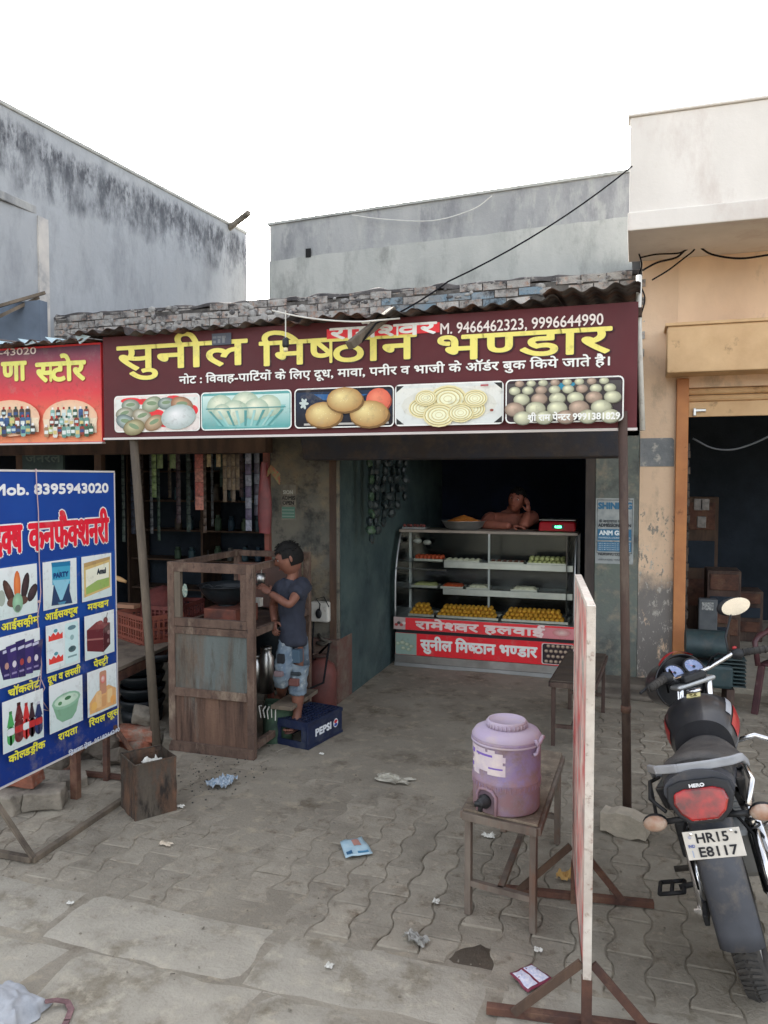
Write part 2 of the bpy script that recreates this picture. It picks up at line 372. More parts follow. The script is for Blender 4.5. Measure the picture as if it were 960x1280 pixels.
TINM = mat('old_corrugated_tin', C(96, 92, 90, 1.1), C(66, 62, 62, 1.1), scale=5, rough=.7, metal=.3, bump=.5, grime=[C(104, 72, 56, 1.1), C(58, 44, 40, 1)], gscale=3.5, glo=.48, ghi=.62)
BLACKP = mat('black_plastic', C(34, 35, 38, 1.1), C(26, 27, 30, 1.1), scale=6, rough=.5)
CHROME = mat('chrome', (.75, .75, .76), rough=.12, metal=1)
STEEL = mat('stainless_steel', (.62, .62, .6), (.5, .5, .49), scale=6, rough=.28, metal=1)
ALU = mat('dull_aluminium', (.52, .53, .53), (.42, .43, .43), scale=5, rough=.4, metal=.85)
CABLE = mat('black_cable', (.02, .02, .022), rough=1, spec=.0)
WHITEP = mat('white_plastic', C(214, 212, 204, 1.1), C(190, 188, 180, 1.1), scale=6, rough=.5, grime=[C(120, 110, 100)], gscale=8, glo=.6, ghi=.75)
# ---------------------------------------------------------------- ground
YB = 3.03      # line between street slabs and pavers (all plan positions below in metres)
def cover(x, y):
    a = min(1, max(0, (y - 4.2 + .5 * NZ(x, y, 3, 1.1)) / 1.1)) * min(1, max(0, (.0 - x + .5 * NZ(x, y, 8, 1.3)) / .7))
    if x < -3.2: a *= max(0, 1 - (-3.2 - x) / .3) if y < 5.2 else 1
    b = .5 * min(1, max(0, (-1.1 - x + .4 * NZ(x, y, 1)) / .6))
    if y > 6.9: a = 1
    return max(a, b if x > -3.3 else .15)
def gz(x, y):
    if y < YB - .01:
        return -.002 + .010 * fbm(x * 2, y * 2)
    c = cover(x, y)
    return -.009 + .013 * c + .008 * fbm(x * 1.7, y * 1.7, 2) * (.4 + c)
def axis(a, b, st, lo, hi):
    r = []; p = a
    while p < b: r.append(p); p += st
    o = []; d = st * 2; p = a
    while p > lo: p -= d; d *= 1.7; o.append(max(p, lo))
    e = []; d = st * 2; p = b
    while p < hi: p += d; d *= 1.7; e.append(min(p, hi))
    return o[::-1] + r + [b] + e
gx = axis(-5.2, 3.2, .05, -60, 60); gy = axis(1.6, 8.6, .05, -40, 80)
m = MB(); vs = []
for yy in gy:
    for xx in gx:
        far = abs(xx) > 7 or yy < 0 or yy > 11
        vs.append((xx, yy, -.012 if far else gz(xx, yy)))
nx = len(gx)
m.add(vs, [(j * nx + i, j * nx + i + 1, (j + 1) * nx + i + 1, (j + 1) * nx + i) for j in range(len(gy) - 1) for i in range(nx - 1)])
ground = m.build('ground', DIRT, smooth=True); struct(ground)
# pavers: columns with wavy sides, straight staggered ends
PWD, PL = .157, .265
def PWV(t): return .016 * max(-1, min(1, 1.7 * cos(tau * t)))
JG = .003
def paver_mesh():
    me = MB(); pts = []; n = 10
    for k in range(n + 1): t = k / n; pts.append((PWD / 2 + PWV(t) - JG, -PL / 2 + 1.5 * JG + (PL - 3 * JG) * t))
    L = [(-PWD / 2 - PWV(k / n) + JG, -PL / 2 + JG + (PL - 2 * JG) * k / n) for k in range(n, -1, -1)]
    P = pts + L
    n_ = len(P); top = [(a - .0045 * (1 if a > 0 else -1), b_ * (1 - .009 / PL)) for a, b_ in P]
    me.add([(a, b_, -.035) for a, b_ in P] + [(a, b_, -.005) for a, b_ in P] + [(a, b_, 0) for a, b_ in top],
           [(i, (i + 1) % n_, n_ + (i + 1) % n_, n_ + i) for i in range(n_)] + [(n_ + i, n_ + (i + 1) % n_, 2 * n_ + (i + 1) % n_, 2 * n_ + i) for i in range(n_)] + [tuple(range(2 * n_, 3 * n_))]); return me
pm = paver_mesh().mesh('paver', PAVER)
cells = []
x = -4.7; ci = 0
while x < 2.4:
    y = YB + PL / 2 + .01 - (PL / 2 if ci % 2 else 0)
    while y < 7.4:
        if y - PL / 2 > YB - .16 and cover(x, y) < .8: cells.append((x, y))
        y += PL
    x += PWD; ci += 1
def vis(x, y):
    p = CM.transposed() @ (Vector((x, y, 0)) - CP)
    if p.z > -.1: return False
    u, v = 480 - p.x / p.z * FPX * 1, 640 + p.y / p.z * FPX
    return -60 < u < 1020 and v < 1340
_h = G(600, 1204); cells = [c for c in cells if not (abs(c[0] - _h.x) < .085 and abs(c[1] - _h.y) < .13)]
seen = sorted([c for c in cells if vis(*c)], key=lambda c: c[0] ** 2 + c[1] ** 2)
rest = [c for c in cells if not vis(*c)]
def pz(x, y): return .004 * NZ(x * 9, y * 9, 4) + .010 * fbm(x * .8, y * .8, 7) - .001
def pr(x, y): return (.012 * NZ(x * 7, y * 7, 1), .012 * NZ(x * 7, y * 7, 2), .02 * NZ(x * 5, y * 5, 3))
for (x, y) in seen[:296]:
    o = place('paver', pm, (x, y, pz(x, y)), pr(x, y), ground)
m = MB()
for (x, y) in seen[296:] + rest:
    from mathutils import Euler
    m.M = Matrix.Translation((x, y, pz(x, y))) @ Euler(pr(x, y)).to_matrix().to_4x4()
    P = [(PWD / 2 + PWV(k / 10) - JG, -PL / 2 + JG + (PL - 2 * JG) * k / 10) for k in range(11)]
    P += [(-PWD / 2 - PWV(k / 10) + JG, -PL / 2 + JG + (PL - 2 * JG) * k / 10) for k in range(10, -1, -1)]
    m.prism(P, (0, 0, -.035), (1, 0, 0), (0, 1, 0), (0, 0, .035))
stuff(m.build('pavers_beyond', PAVER, ground))
m = MB(); P = [(0, 0)]; n = 28
ring = [(_h.x + (.115 + .03 * NZ(k * .7, 3)) * cos(tau * k / n), _h.y + .0 + (.12 + .03 * NZ(k * .7, 9)) * sin(tau * k / n)) for k in range(n)]
m.add([(_h.x, _h.y, -.006)] + [(a, b_, -.005) for a, b_ in ring] + [(_h.x + (a - _h.x) * 1.25, _h.y + (b_ - _h.y) * 1.25, -.018) for a, b_ in ring], [(0, 1 + k, 1 + (k + 1) % n) for k in range(n)] + [(1 + k, 1 + n + k, 1 + n + (k + 1) % n, 1 + (k + 1) % n) for k in range(n)])
struct(tag(m.build('mud_hollow', mat('damp_mud', C(84, 74, 62, 1.0), C(70, 62, 52, 1.0), scale=12, rough=.6, bump=1.0), smooth=True), 'damp muddy hollow where a paver is missing before the bench', 'mud')); del bpy.data.objects['mud_hollow']['category']
# large slabs of the street
rows = [(YB - .01, YB - .40), (YB - .405, YB - .95), (YB - .955, YB - 1.5), (YB - 1.505, YB - 2.1)]
for ri, (ya, yb) in enumerate(rows):
    x = -4.4 + .43 * ri
    while x < 2.6:
        wd = .93 + .06 * sin(x * 7 + ri)
        m = MB(); nu, nv = 14, 8; x0, x1, y0, y1 = x + .005, x + wd - .005, yb, ya
        def edge(t): return 0
        top = []
        for j in range(nv + 1):
            for i in range(nu + 1):
                u, v = i / nu, j / nv; px = x0 + (x1 - x0) * u + .012 * NZ(v * 4, x, 5) * (1 if i in (0, nu) else 0); py = y0 + (y1 - y0) * v + .014 * NZ(u * 5, y0, 6) * (1 if j in (0, nv) else 0)
                e = min(u, 1 - u, v * .5, (1 - v) * .5)
                top.append((px, py, .004 + .007 * fbm(px * 1.3, py * 1.3, 3) - (.010 if e == 0 else 0)))
        m.add(top, [(j * (nu + 1) + i, j * (nu + 1) + i + 1, (j + 1) * (nu + 1) + i + 1, (j + 1) * (nu + 1) + i) for j in range(nv) for i in range(nu)])
        m.box(x0 + .012, x1 - .012, y0 + .012, y1 - .012, -.05, -.012)
        m.build('concrete_slab', SLAB, ground, smooth=True)
        x += wd
# grit and crumbs
m = MB(); R = random.Random(3)
for k in range(900):
    x = R.uniform(-4.2, 1.6); y = R.uniform(2.4, 7.4); r = R.uniform(.002, .006) * (1.5 if R.random() < .1 else 1)
    m.ball((x, y, max(gz(x, y), .002) + r * .5), (r, r * R.uniform(.6, 1.2), r * .7), 5, 3)
stuff(tag(m.build('grit', STONE), 'pale grit scattered over the paved yard', 'grit'))
m = MB()
bc = G(262, 960)
for k in range(220):
    x = bc.x + R.gauss(0, .24); y = bc.y + R.gauss(-.05, .3); r = R.uniform(.002, .0075)
    if -2.9 < x < -1.2: m.ball((x, y, gz(x, y) + r * .5), (r, r * R.uniform(.6, 1.2), r * .7), 5, 3)
COAL = mat('coal', (.05, .047, .043), rough=.9)
stuff(tag(m.build('coal_crumbs', COAL), 'black coal crumbs spilled beside the square tin', 'coal'))
# ---------------------------------------------------------------- buildings behind
# left building: long stained side wall running back, seen above the shops
b = thing('grey_building', 'tall building at left with stained blue grey side wall', 'building', (-6.3, 9, 0))
c1 = ray(308, 293); c1 = CP + c1 * (13.3 / (Vector((-sin(YAW), cos(YAW), 0)).dot(c1)))
ztop = c1.z
c0 = ray(-70, 93); c0 = CP + c0 * ((ztop - H) / c0.z)
d = (c1 - c0); d.z = 0; nn = Vector((-d.y, d.x, 0)).normalized()      # towards the left of the wall
def wl(t, off=0, z=0): q = c0 + d * t + nn * off; return Vector((q.x, q.y, z))
m = MB(Matrix.Identity(4)); m.hexa([wl(-.6, 0), wl(1, 0), wl(1, 6), wl(-.6, 6)], [wl(-.6, 0, ztop), wl(1, 0, ztop), wl(1, 6, ztop), wl(-.6, 6, ztop)])
o = m.build('wall', None, b)
# object coordinates of the wall run from z of the eye line, so the mould band follows its top
for v in o.data.vertices: v.co.z -= H
o.location.z += H
zt = ztop - H
BLUEWALL = mat('stained_side_render', C(158, 161, 164, 1.25), C(140, 143, 147, 1.25), scale=2.2, rough=.9, bump=1.0, bscale=9, streak=.4,
               grime=[C(168, 170, 171, 1.25), C(128, 131, 135, 1.2)], gscale=1.1, glo=.48, ghi=.75, zband=[(zt - .75, zt - .2, C(90, 93, 98, 1.15), 1.3, .32, 3, (.40, .60)), (zt - .45, zt - .14, C(80, 82, 88, 1.05), 2.4, .18, 5, (.44, .60)), (.7, 1.8, C(128, 134, 140, 1.4), 1.0, .4, 4, (.42, .66))])
o.data.materials.append(BLUEWALL)
m = MB()
m.hexa([wl(-.6, -.02, ztop), wl(1.002, -.02, ztop), wl(1.002, .25, ztop), wl(-.6, .25, ztop)], [wl(-.6, -.02, ztop + .05), wl(1.002, -.02, ztop + .05), wl(1.002, .25, ztop + .05), wl(-.6, .25, ztop + .05)])
m.build('coping', BACKW2, b, bevel=.01)
a = c0 + d * .93; p1 = Vector((a.x, a.y, ztop + .02)); r2 = ray(311, 266); p2 = CP + r2 * ((p1 - CP).length * .97 / r2.length)
r1 = ray(280, 290); p1 = CP + r1 * ((p1 - CP).length / r1.length)
m = MB(); m.tube([p1 - (p2 - p1) * .5, p2], .05, 8); tag(m.build('roof_pipe', STONE), 'short grey pipe sticking out above the stained side wall', 'pipe')
# front room of that building with sun shade
_r = ray(50, 300); _k = (c0 - CP).dot(nn) / _r.dot(nn); yf = (CP + _r * _k).y - .04
f0 = Y(50, 385, yf); z1 = Y(48, 268, yf).z
b2 = thing('cream_front_room', 'pale cream wall with concrete sunshade at far left above the red shop board', 'building', (f0.x, yf, 0))
m = MB(); q_ = Vector((f0.x, yf, 0)) + d.normalized() * .7 + nn * .08; m.hexa([(f0.x - 3, yf, 2), (f0.x, yf, 2), (q_.x, q_.y, 2), (q_.x - 3, q_.y, 2)], [(f0.x - 3, yf, z1 - .01), (f0.x, yf, z1 - .01), (q_.x, q_.y, z1 - .01), (q_.x - 3, q_.y, z1 - .01)])
m.build('wall', mat('pale_cream_render', C(196, 190, 182, 1.15), C(170, 168, 166, 1.1), scale=2, rough=.9, bump=.4, grime=[C(130, 132, 136, 1.1)], gscale=2, glo=.5, ghi=.72), b2)
m = MB(); m.box(f0.x - 3, f0.x - .02, yf - .6, yf + .3, z1, z1 + .10); m.build('sunshade', BACKW, b2, bevel=.01)
m = MB(); q = Y(22, 330, yf - .02); m.box(q.x - .03, q.x + .03, yf - .05, yf, q.z - .06, q.z + .08)
m.build('socket_box', BLACKP, b2, bevel=.005)
m = MB(); pts = [Y(*p, yf - .06) for p in ((-15, 360), (5, 340), (20, 334), (24, 330), (32, 338), (37, 352), (39, 368))]; m.tube(pts, .008, 5)
m.build('cable', CABLE, b2)
m = MB()
for (pa, pb, wd) in (((-20, 388), (56, 366), .05), ((-10, 400), (48, 372), .03)):
    m.bar(Y(*pa, 6.0), Y(*pb, 6.45), wd, .03)
tag(m.build('timber_batten', WOODG), 'grey timber battens under the cream wall at far left', 'batten')
m = MB(); q0 = Y(-20, 425, 6.3); q1 = Y(50, 375, 6.3)
m.box(q0.x, q1.x, 6.3, 6.4, q0.z - .2, q1.z); tag(m.build('tin_board', mat('blue_grey_tin', C(98, 110, 124, 1.2), C(84, 94, 108, 1.2), scale=3, rough=.7)), 'flat blue grey tin panel above the red shop board', 'panel')
# back wall
yb = 11.4
A = Y(337, 282, yb); B = Y(860, 205, yb); M1 = Y(337, 327, yb); M2 = Y(860, 262, yb)
b3 = thing('concrete_rear_building', 'wide grey concrete building rising behind the brick parapet', 'building', (A.x, yb, 0))
m = MB(); m.hexa([(A.x, yb, 0), (B.x, yb, 0), (B.x, yb + 5, 0), (A.x, yb + 5, 0)], [(A.x, yb, A.z), (B.x, yb, B.z), (B.x, yb + 5, B.z), (A.x, yb + 5, A.z)]); m.build('wall', BACKW, b3)
m = MB(); n = 40; P = [(A.x - .003, 0), (B.x, 0)]
P += [(B.x + (A.x - B.x) * k / n - .003, M2.z + (M1.z - M2.z) * k / n + .03 * NZ(k * 1.3, 4)) for k in range(n + 1)]
m.prism(P, (0, yb - .03, 0), (1, 0, 0), (0, 0, 1), (0, .03, 0)); m.build('plaster_band', BACKW2, b3)
q = Y(386, 317, yb); m = MB(); m.box(q.x - .04, q.x + .05, yb - .035, yb - .028, q.z - .07, q.z + .07)
m.build('vent_hole', mat('black_hole', (.015, .015, .015), rough=1), b3)
m = MB(); m.hexa([(A.x - .03, yb - .03, A.z), (B.x, yb - .03, B.z), (B.x, yb + .3, B.z), (A.x - .03, yb + .3, A.z)], [(A.x - .03, yb - .03, A.z + .04), (B.x, yb - .03, B.z + .04), (B.x, yb + .3, B.z + .04), (A.x - .03, yb + .3, A.z + .04)])
m.build('coping', BACKW2, b3)
m = MB(); pts = [Y(*p, yb - .1) for p in ((440, 269), (480, 274), (540, 276), (590, 262), (615, 245))]; m.tube(smooth_path(pts), .008, 5); tag(m.build('slack_wire', WHITEP), 'thin pale wire sagging across the grey rear wall', 'wire')
# ---------------------------------------------------------------- right building
YW = 7.7
r0 = thing('peach_building', 'peach and cream building at right with a balcony parapet over a shuttered doorway', 'building', (.05, YW, 0))
L0 = Y(786, 289, 6.75); T0 = Y(787, 147, 6.75); S1 = Y(960, 252, 6.75); BL = Y(785, 266, 6.75)
xw = Y(801, 500, YW).x; xr = 6.5
zsl = L0.z
m = MB(); m.box(L0.x, xr, 6.75, 6.90, zsl + .0, T0.z); m.build('parapet', CREAM, r0, bevel=.012)
m = MB(); m.box(L0.x - .01, xr, 6.735, YW + .01, zsl - .002, BL.z); m.build('balcony_slab', CREAM, r0, bevel=.01)
m = MB(); m.box(L0.x + .02, L0.x + .17, 6.92, 12, BL.z + .005, T0.z - .01); m.build('side_parapet', BLUEWALL, r0)
m = MB(); m.box(L0.x - .02, xr, 6.73, 6.92, T0.z + .001, T0.z + .022); m.build('coping', CREAM, r0, bevel=.006)
# walls
oL = Y(857, 700, YW).x; fL = Y(842, 700, YW).x      # opening starts
hz1 = Y(840, 466, YW - .35).z; hz0 = Y(840, 408, YW - .35).z
m = MB(); m.box(xw, fL, YW, YW + .25, 0, zsl - .004); m.build('wall_pier', PEACH, r0)
m = MB(); m.box(fL + .001, xr, YW, YW + .25, hz1 - .1, zsl - .004); m.build('wall_over_door', PEACH, r0)
m = MB(); m.box(xw - .02, xr, YW + .012, YW + 4.2, zsl - .003, zsl + .15); m.build('roof_slab', CREAM, r0)
q0, q1 = Y(797, 548, YW), Y(843, 583, YW)
m = MB(); n = 14; P = [(xw + .002 + .0, q1.z)] + [(xw + .002 + (fL - xw - .01) * k / n, q1.z + .015 * NZ(k, 2)) for k in range(1, n)] + [(fL - .01, q1.z), (fL - .012, q0.z - .02)] + [(fL - .01 - (fL - xw - .01) * k / n, q0.z + .02 * NZ(k, 7)) for k in range(1, n + 1)]
m.prism(P, (0, YW - .006, 0), (1, 0, 0), (0, 0, 1), (0, .006, 0)); m.build('bare_cement_patch', mat('bare_cement', C(126, 128, 128, 1.3), C(108, 112, 114, 1.3), scale=6, rough=.9, bump=.8, grime=[C(172, 168, 160, 1.2)], gscale=9, glo=.56, ghi=.66), r0)
m = MB(); m.box(fL, oL, YW - .06, YW + .1, .0, hz1 - .02); m.build('door_frame', ORANGE, r0, bevel=.006)
m = MB(); h0 = Y(834, 435, YW - .35).x; m.box(h0, xr, YW - .35, YW - .002, hz1, hz0); m.build('shutter_hood', OCHRE, r0, bevel=.01)
m = MB(); m.box(h0 - .02, xr, YW - .37, YW - .003, hz0 + .001, hz0 + .03); m.build('hood_lip', OCHRE, r0, bevel=.005)
zs0, zs1 = Y(860, 521, YW).z, hz1
n = 5; k = (zs1 + .1 - zs0 - .14) / n
me = MB(); P = [(0, 0), (-.018, .01), (-.03, .03), (-.03, k - .03), (-.018, k - .012), (0, k - .004)]
me.prism(P, (0, 0, 0), (0, 1, 0), (0, 0, 1), (xr - oL - .01, 0, 0)); sm = me.mesh('shutter_slat', OCHRE)
for i in range(n): place('shutter_slat', sm, (oL + .005, YW + .06, zs0 + .14 + i * k), (0, 0, 0), r0)
m = MB(); m.box(oL + .005, xr, YW + .03, YW + .06, zs0, zs0 + .138); m.build('shutter_bottom_rail', OCHRE, r0, bevel=.006)
m = MB(); q = Y(875, 513, YW + .02); m.box(q.x - .05, q.x + .05, YW - .0, YW + .03, q.z - .012, q.z + .012); m.box(q.x - .06, q.x - .035, YW - .01, YW + .03, q.z - .05, q.z + .02); m.build('padlock', STEEL, r0, bevel=.004)
# inside of the right shop: raw brick jamb, dark room
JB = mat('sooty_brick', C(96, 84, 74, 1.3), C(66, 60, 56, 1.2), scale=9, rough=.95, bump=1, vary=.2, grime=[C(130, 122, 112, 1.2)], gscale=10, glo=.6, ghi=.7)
jm = MB(); jm.box(-.055, 0, -.11, .11, -.034, .034); jme = jm.mesh('brick', JB)
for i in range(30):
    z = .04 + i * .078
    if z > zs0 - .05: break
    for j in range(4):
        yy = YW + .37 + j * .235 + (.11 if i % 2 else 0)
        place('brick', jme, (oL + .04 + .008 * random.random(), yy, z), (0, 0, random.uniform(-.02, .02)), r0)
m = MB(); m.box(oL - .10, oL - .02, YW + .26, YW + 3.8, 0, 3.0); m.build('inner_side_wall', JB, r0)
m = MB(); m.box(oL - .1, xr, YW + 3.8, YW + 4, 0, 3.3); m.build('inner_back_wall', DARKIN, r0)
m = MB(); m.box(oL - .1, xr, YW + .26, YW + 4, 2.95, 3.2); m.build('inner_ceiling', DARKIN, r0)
m = MB(); m.box(oL - .02, xr, YW - .02, YW + 3.8, .0, .06); m.build('floor', SLAB, r0, bevel=.01)
m = MB(); m.box(3.2, xr, YW + .001, YW + .24, 0.06, hz1 - .12); m.build('far_wall_pier', PEACH, r0)
m = MB(); pts = [Y(*p, YW + .5) for p in ((866, 548), (890, 560), (915, 562), (940, 555), (962, 545))]; m.tube(smooth_path(pts), .010, 6); tag(m.build('hanging_hose', mat('grey_hose', C(84, 88, 92)), smooth=True), 'grey cable sagging across the top of the right doorway', 'cable')
# cables tied under the balcony slab
for ps, r, lb in ((((803, 338), (822, 328), (845, 322), (858, 312), (872, 308), (890, 318), (925, 323), (965, 318)), .012, 'black cable looping from the slab corner along the balcony underside'),
                  (((800, 322), (820, 318), (850, 316), (862, 308), (868, 312), (852, 325), (835, 338), (815, 350)), .010, 'tangled black cable knotted under the balcony slab'),
                  (((796, 310), (802, 330), (798, 350), (806, 372), (801, 395)), .010, 'black cable dropping beside the white conduit')):
    m = MB(); m.tube(smooth_path([Y(p[0], p[1], YW - .25) for p in ps]), r * .75, 6); tag(m.build('cable', CABLE, smooth=True), lb, 'cable')
a, b_ = Y(798, 380, 4.9), Y(803, 536, 4.9)
m = MB(); m.tube([Y(799, 345, 4.98), Y(798, 390, 4.9), Y(803, 538, 4.86)], .017, 8); tag(m.build('conduit_pipe', WHITEP, smooth=True), 'white conduit pipe at the right end of the maroon signboard', 'pipe')
# ---------------------------------------------------------------- the shop row
shop = thing('sweet_shop_building', 'low shop row with brick parapet and tin awning between the tall buildings', 'building', (-2.4, YW, 0))
zp1 = Y(797, 338, YW).z; xp0 = Y(48, 388, YW).x; zlow = 3.05
m = MB(); m.box(xp0, xw - .003, YW + .0, YW + .28, zlow - .6, zp1 - .045); m.build('parapet_core', MORTAR, shop)
bm_ = MB(); bm_.box(-.113, .113, -.055, .055, -.035, .035); bme = bm_.mesh('brick', BRICKM); bmb = bm_.mesh('brick', BRICKB)
nb = 0; i = 0; z = zp1 - .04
while z > zlow + .05:
    x = xp0 + (.12 if i % 2 else 0)
    while x < xw - .1:
        blue = -2.6 < x < -.7 and random.random() < .5 and z < zp1 - .06
        if not (i == 0 and random.random() < .12):
            place('brick', bmb if blue else bme, (x + .115, YW + .045 + random.uniform(-.008, .012), z + random.uniform(-.006, .005)), (random.uniform(-.02, .02), random.uniform(-.025, .025), random.uniform(-.02, .02)), shop); nb += 1
        x += .238
    z -= .082; i += 1
m = MB(); n = 110
def crust(u, v):
    x = xp0 + (xw - .02 - xp0) * u; a = pi * v
    return (x, YW + .04 - .045 * cos(a) + .02 * NZ(x * 5, v * 3, 2), zp1 - .012 + .03 * sin(a) * (1 + .8 * NZ(x * 4, v, 5)) + .022 * NZ(x * 6, v * 2, 8) - .02 * (v < .05 or v > .95))
m.grid(crust, n, 6); m.build('crumbling_mortar_cap', mat('mossy_mortar', C(92, 88, 86, 1.1), C(60, 58, 60, 1.0), scale=7, rough=1, bump=1.5, bscale=20, grime=[C(150, 146, 140, 1.1)], gscale=9, glo=.56, ghi=.66), shop, smooth=True)
m = MB(); R9 = random.Random(9)
for k in range(800):
    x = R9.uniform(xp0, xw - .1); z = R9.uniform(zlow, zp1); r = R9.uniform(.012, .055)
    if NZ(x * 2, z * 6, 4) > -.12: m.ball((x, YW - .006, z), (r, .012, r * R9.uniform(.4, .9)), 7, 4)
stuff(m.build('plaster_lumps', mat('flaked_limewash', C(160, 158, 154, 1.2), C(92, 90, 90, 1.1), scale=6, rough=1, bump=1, lo=.45, hi=.58), shop, smooth=True))
# pillars (front of the middle one stands forward)
YP = 6.3
pl, pr_ = Y(338, 700, YP).x, Y(424, 700, YP).x
m = MB(); n = 24
m.box(pl, pr_, YP, YW + .6, 0, 3.0); m.build('middle_pillar', PILLAR, shop, bevel=.02)
m = MB(); q = Y(420, 800, YP - .05); m.box(pr_ - .33, pr_ + .01, YP - .06, YP + .3, 0, q.z); m.build('red_plinth', mat('faded_red_plaster', C(96, 62, 54, 1.4), C(80, 66, 60, 1.3), scale=5, rough=.9, bump=.8, grime=[C(112, 96, 84, 1.2)], gscale=5), shop, bevel=.01)
jx0, jx1 = Y(412, 700, YP - .01).x, Y(420, 700, YP - .01).x
m = MB(); m.box(jx0, jx1, YP - .012, YP - .001, q.z, 2.3); m.build('jamb_strip', WOODB, shop)
rl, rr_ = Y(743, 700, YW).x, xw - .002
m = MB(); m.box(rl, rr_, YW, YW + .4, 0, 3.0); m.build('right_pillar', PILLAR2, shop, bevel=.008)
m = MB(); q = Y(735, 700, YW - .01).x; m.box(rl - .09, rl - .001, YW - .01, YW + .12, 0, 2.35); m.build('door_jamb', mat('brown_door_jamb', C(76, 68, 62, 1.3), C(58, 52, 50, 1.2), scale=5, rough=.85, streak=.3, bump=.4), shop)
m = MB(); q = Y(745, 864, YW - .4); m.box(rl - .06, xw + .55, YW - .32, YW - .001, 0, .09); m.box(rl + .05, xw + .28, YW - .55, YW - .325, 0, .05); m.build('door_step', mat('worn_cement_step', C(112, 104, 94, 1.3), C(92, 86, 78, 1.2), scale=5, rough=.92, bump=1.0, bscale=30), shop, bevel=.02)
# side and rear walls of the two rooms
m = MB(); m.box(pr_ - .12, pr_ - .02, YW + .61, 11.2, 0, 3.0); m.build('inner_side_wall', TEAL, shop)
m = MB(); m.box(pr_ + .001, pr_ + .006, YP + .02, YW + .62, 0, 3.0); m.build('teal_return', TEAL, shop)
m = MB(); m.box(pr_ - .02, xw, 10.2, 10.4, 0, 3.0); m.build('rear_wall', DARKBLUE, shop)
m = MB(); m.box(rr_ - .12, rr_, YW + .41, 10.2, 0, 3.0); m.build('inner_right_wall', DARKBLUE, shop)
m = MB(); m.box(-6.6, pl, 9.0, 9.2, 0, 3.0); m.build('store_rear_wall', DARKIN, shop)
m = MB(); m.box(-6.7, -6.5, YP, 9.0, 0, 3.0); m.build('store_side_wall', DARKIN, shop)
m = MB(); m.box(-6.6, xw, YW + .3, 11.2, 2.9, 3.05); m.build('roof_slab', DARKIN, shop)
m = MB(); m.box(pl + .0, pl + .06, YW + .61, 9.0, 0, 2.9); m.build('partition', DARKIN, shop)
# lintel over the opening and beam over the store front
q0 = Y(388, 552, YP - .05); q1 = Y(392, 576, YP - .05); zl = q1.z
m = MB(); m.hexa([(q1.x, YP - .28, zl), (rl + .25, YP - .28, zl + .01), (rl + .25, YP - .05, zl), (q1.x, YP - .05, zl)],
                 [(q0.x, YP - .32, zl + .36), (rl + .25, YP - .32, zl + .36), (rl + .25, YP - .05, zl + .36), (q0.x, YP - .05, zl + .36)])
m.build('shutter_box', mat('dark_blue_steel', C(44, 48, 58, 1.3), C(58, 52, 50, 1.2), scale=4, rough=.7, bump=.3, grime=[C(76, 66, 58, 1.2)], gscale=5), shop, bevel=.012)
q0 = Y(128, 549, 6.1); q1 = Y(335, 566, 6.1)
m = MB(); m.box(-6.5, q1.x, 6.05, 6.2, q1.z, q1.z + .16); m.build('store_beam', WOODB, shop, bevel=.008)
m = MB(); m.box(-6.5, pl, 6.21, 6.3, q1.z + .05, 3.0); m.build('wall_over_store', PILLAR, shop)
m = MB(); m.box(pr_, xw - .003, YW + .0, YW + .2, zl + .25, 3.0); m.build('wall_over_opening', PILLAR2, shop)
# corrugated awning: every sheet a part
zf = Y(700, 376, 4.62).z
ze = {0: 0}
xs = -6.4; k = 0
while xs < xw - .05:
    xe = min(xs + .86, xw - .09)
    yfr = 4.60 - .05 * (k % 2) + .04 * random.random(); dz = .045 * sin(k * 2.1) - .01; tz = random.uniform(-.02, .02)
    zfront = Y(480 + 90 * (xs + 2), 400, 4.6).z
    # front edge height follows the edge seen from the street
    def ez(x):
        t = (x + 3.6) / 3.6
        return (2.995 if x > -3.4 else 3.03) + .075 * max(.0, min(1.1, t)) + .01 * sin(x * 3)
    zb = 3.26
    m = MB(); n = int((xe - xs + .06) / .0125)
    def f(u, v, xs=xs, xe=xe, yfr=yfr, dz=dz, tz=tz):
        x = xs + (xe - xs + .06) * u; y = yfr + (YW + .0 - yfr) * v; zz = ez(x) * (1 - v) + zb * v
        return (x, y, zz + .013 * cos(tau * x / .118) + dz * .6 * (1 - v) + tz * (u - .5) * (1 - v) + .014 * NZ(x * 3, y * 2, k) + .02 * (1 - v) ** 6 * NZ(x * 6, 3, k) + (.004 if k % 2 else 0))
    m.grid(f, n, 6); m.build('corrugated_sheet', TINM, shop, smooth=True, solid=.0015)
    xs += .84; k += 1
for yy in (4.85, 6.2):
    m = MB(); m.bar((-6.3, yy, 2.93 if yy < 5 else 3.05), (xw - .02, yy, 2.98 if yy < 5 else 3.1), .05, .05); m.build('rafter', WOODB, shop)
PALE = mat('gap_light_blue', C(190, 214, 226, 1.1), rough=.5)  # bright pieces standing in for light through the gaps under the tin
for ti, (pa, pb, h_) in enumerate((((-14, 424), (16, 428), 5), ((22, 423), (50, 427), 7), ((56, 421), (82, 424), 7), ((92, 416), (112, 420), 12))):
    a = Y(pa[0], pa[1], 4.66); b_ = Y(pb[0], pb[1], 4.66); m = MB(); hh = h_ * .006
    m.prism([(0, 0), ((b_ - a).length, .0), ((b_ - a).length * .35, -hh)], a, (1, 0, (b_.z - a.z) / (b_.x - a.x)), (0, 0, 1), (0, .01, 0))
    tag(m.build('gap_light_patch', PALE), ['leftmost', 'second', 'third', 'rightmost'][ti] + ' pale blue patch imitating light through the gap under the tin edge at left', 'light patch', 'light patches put under the tin edge')
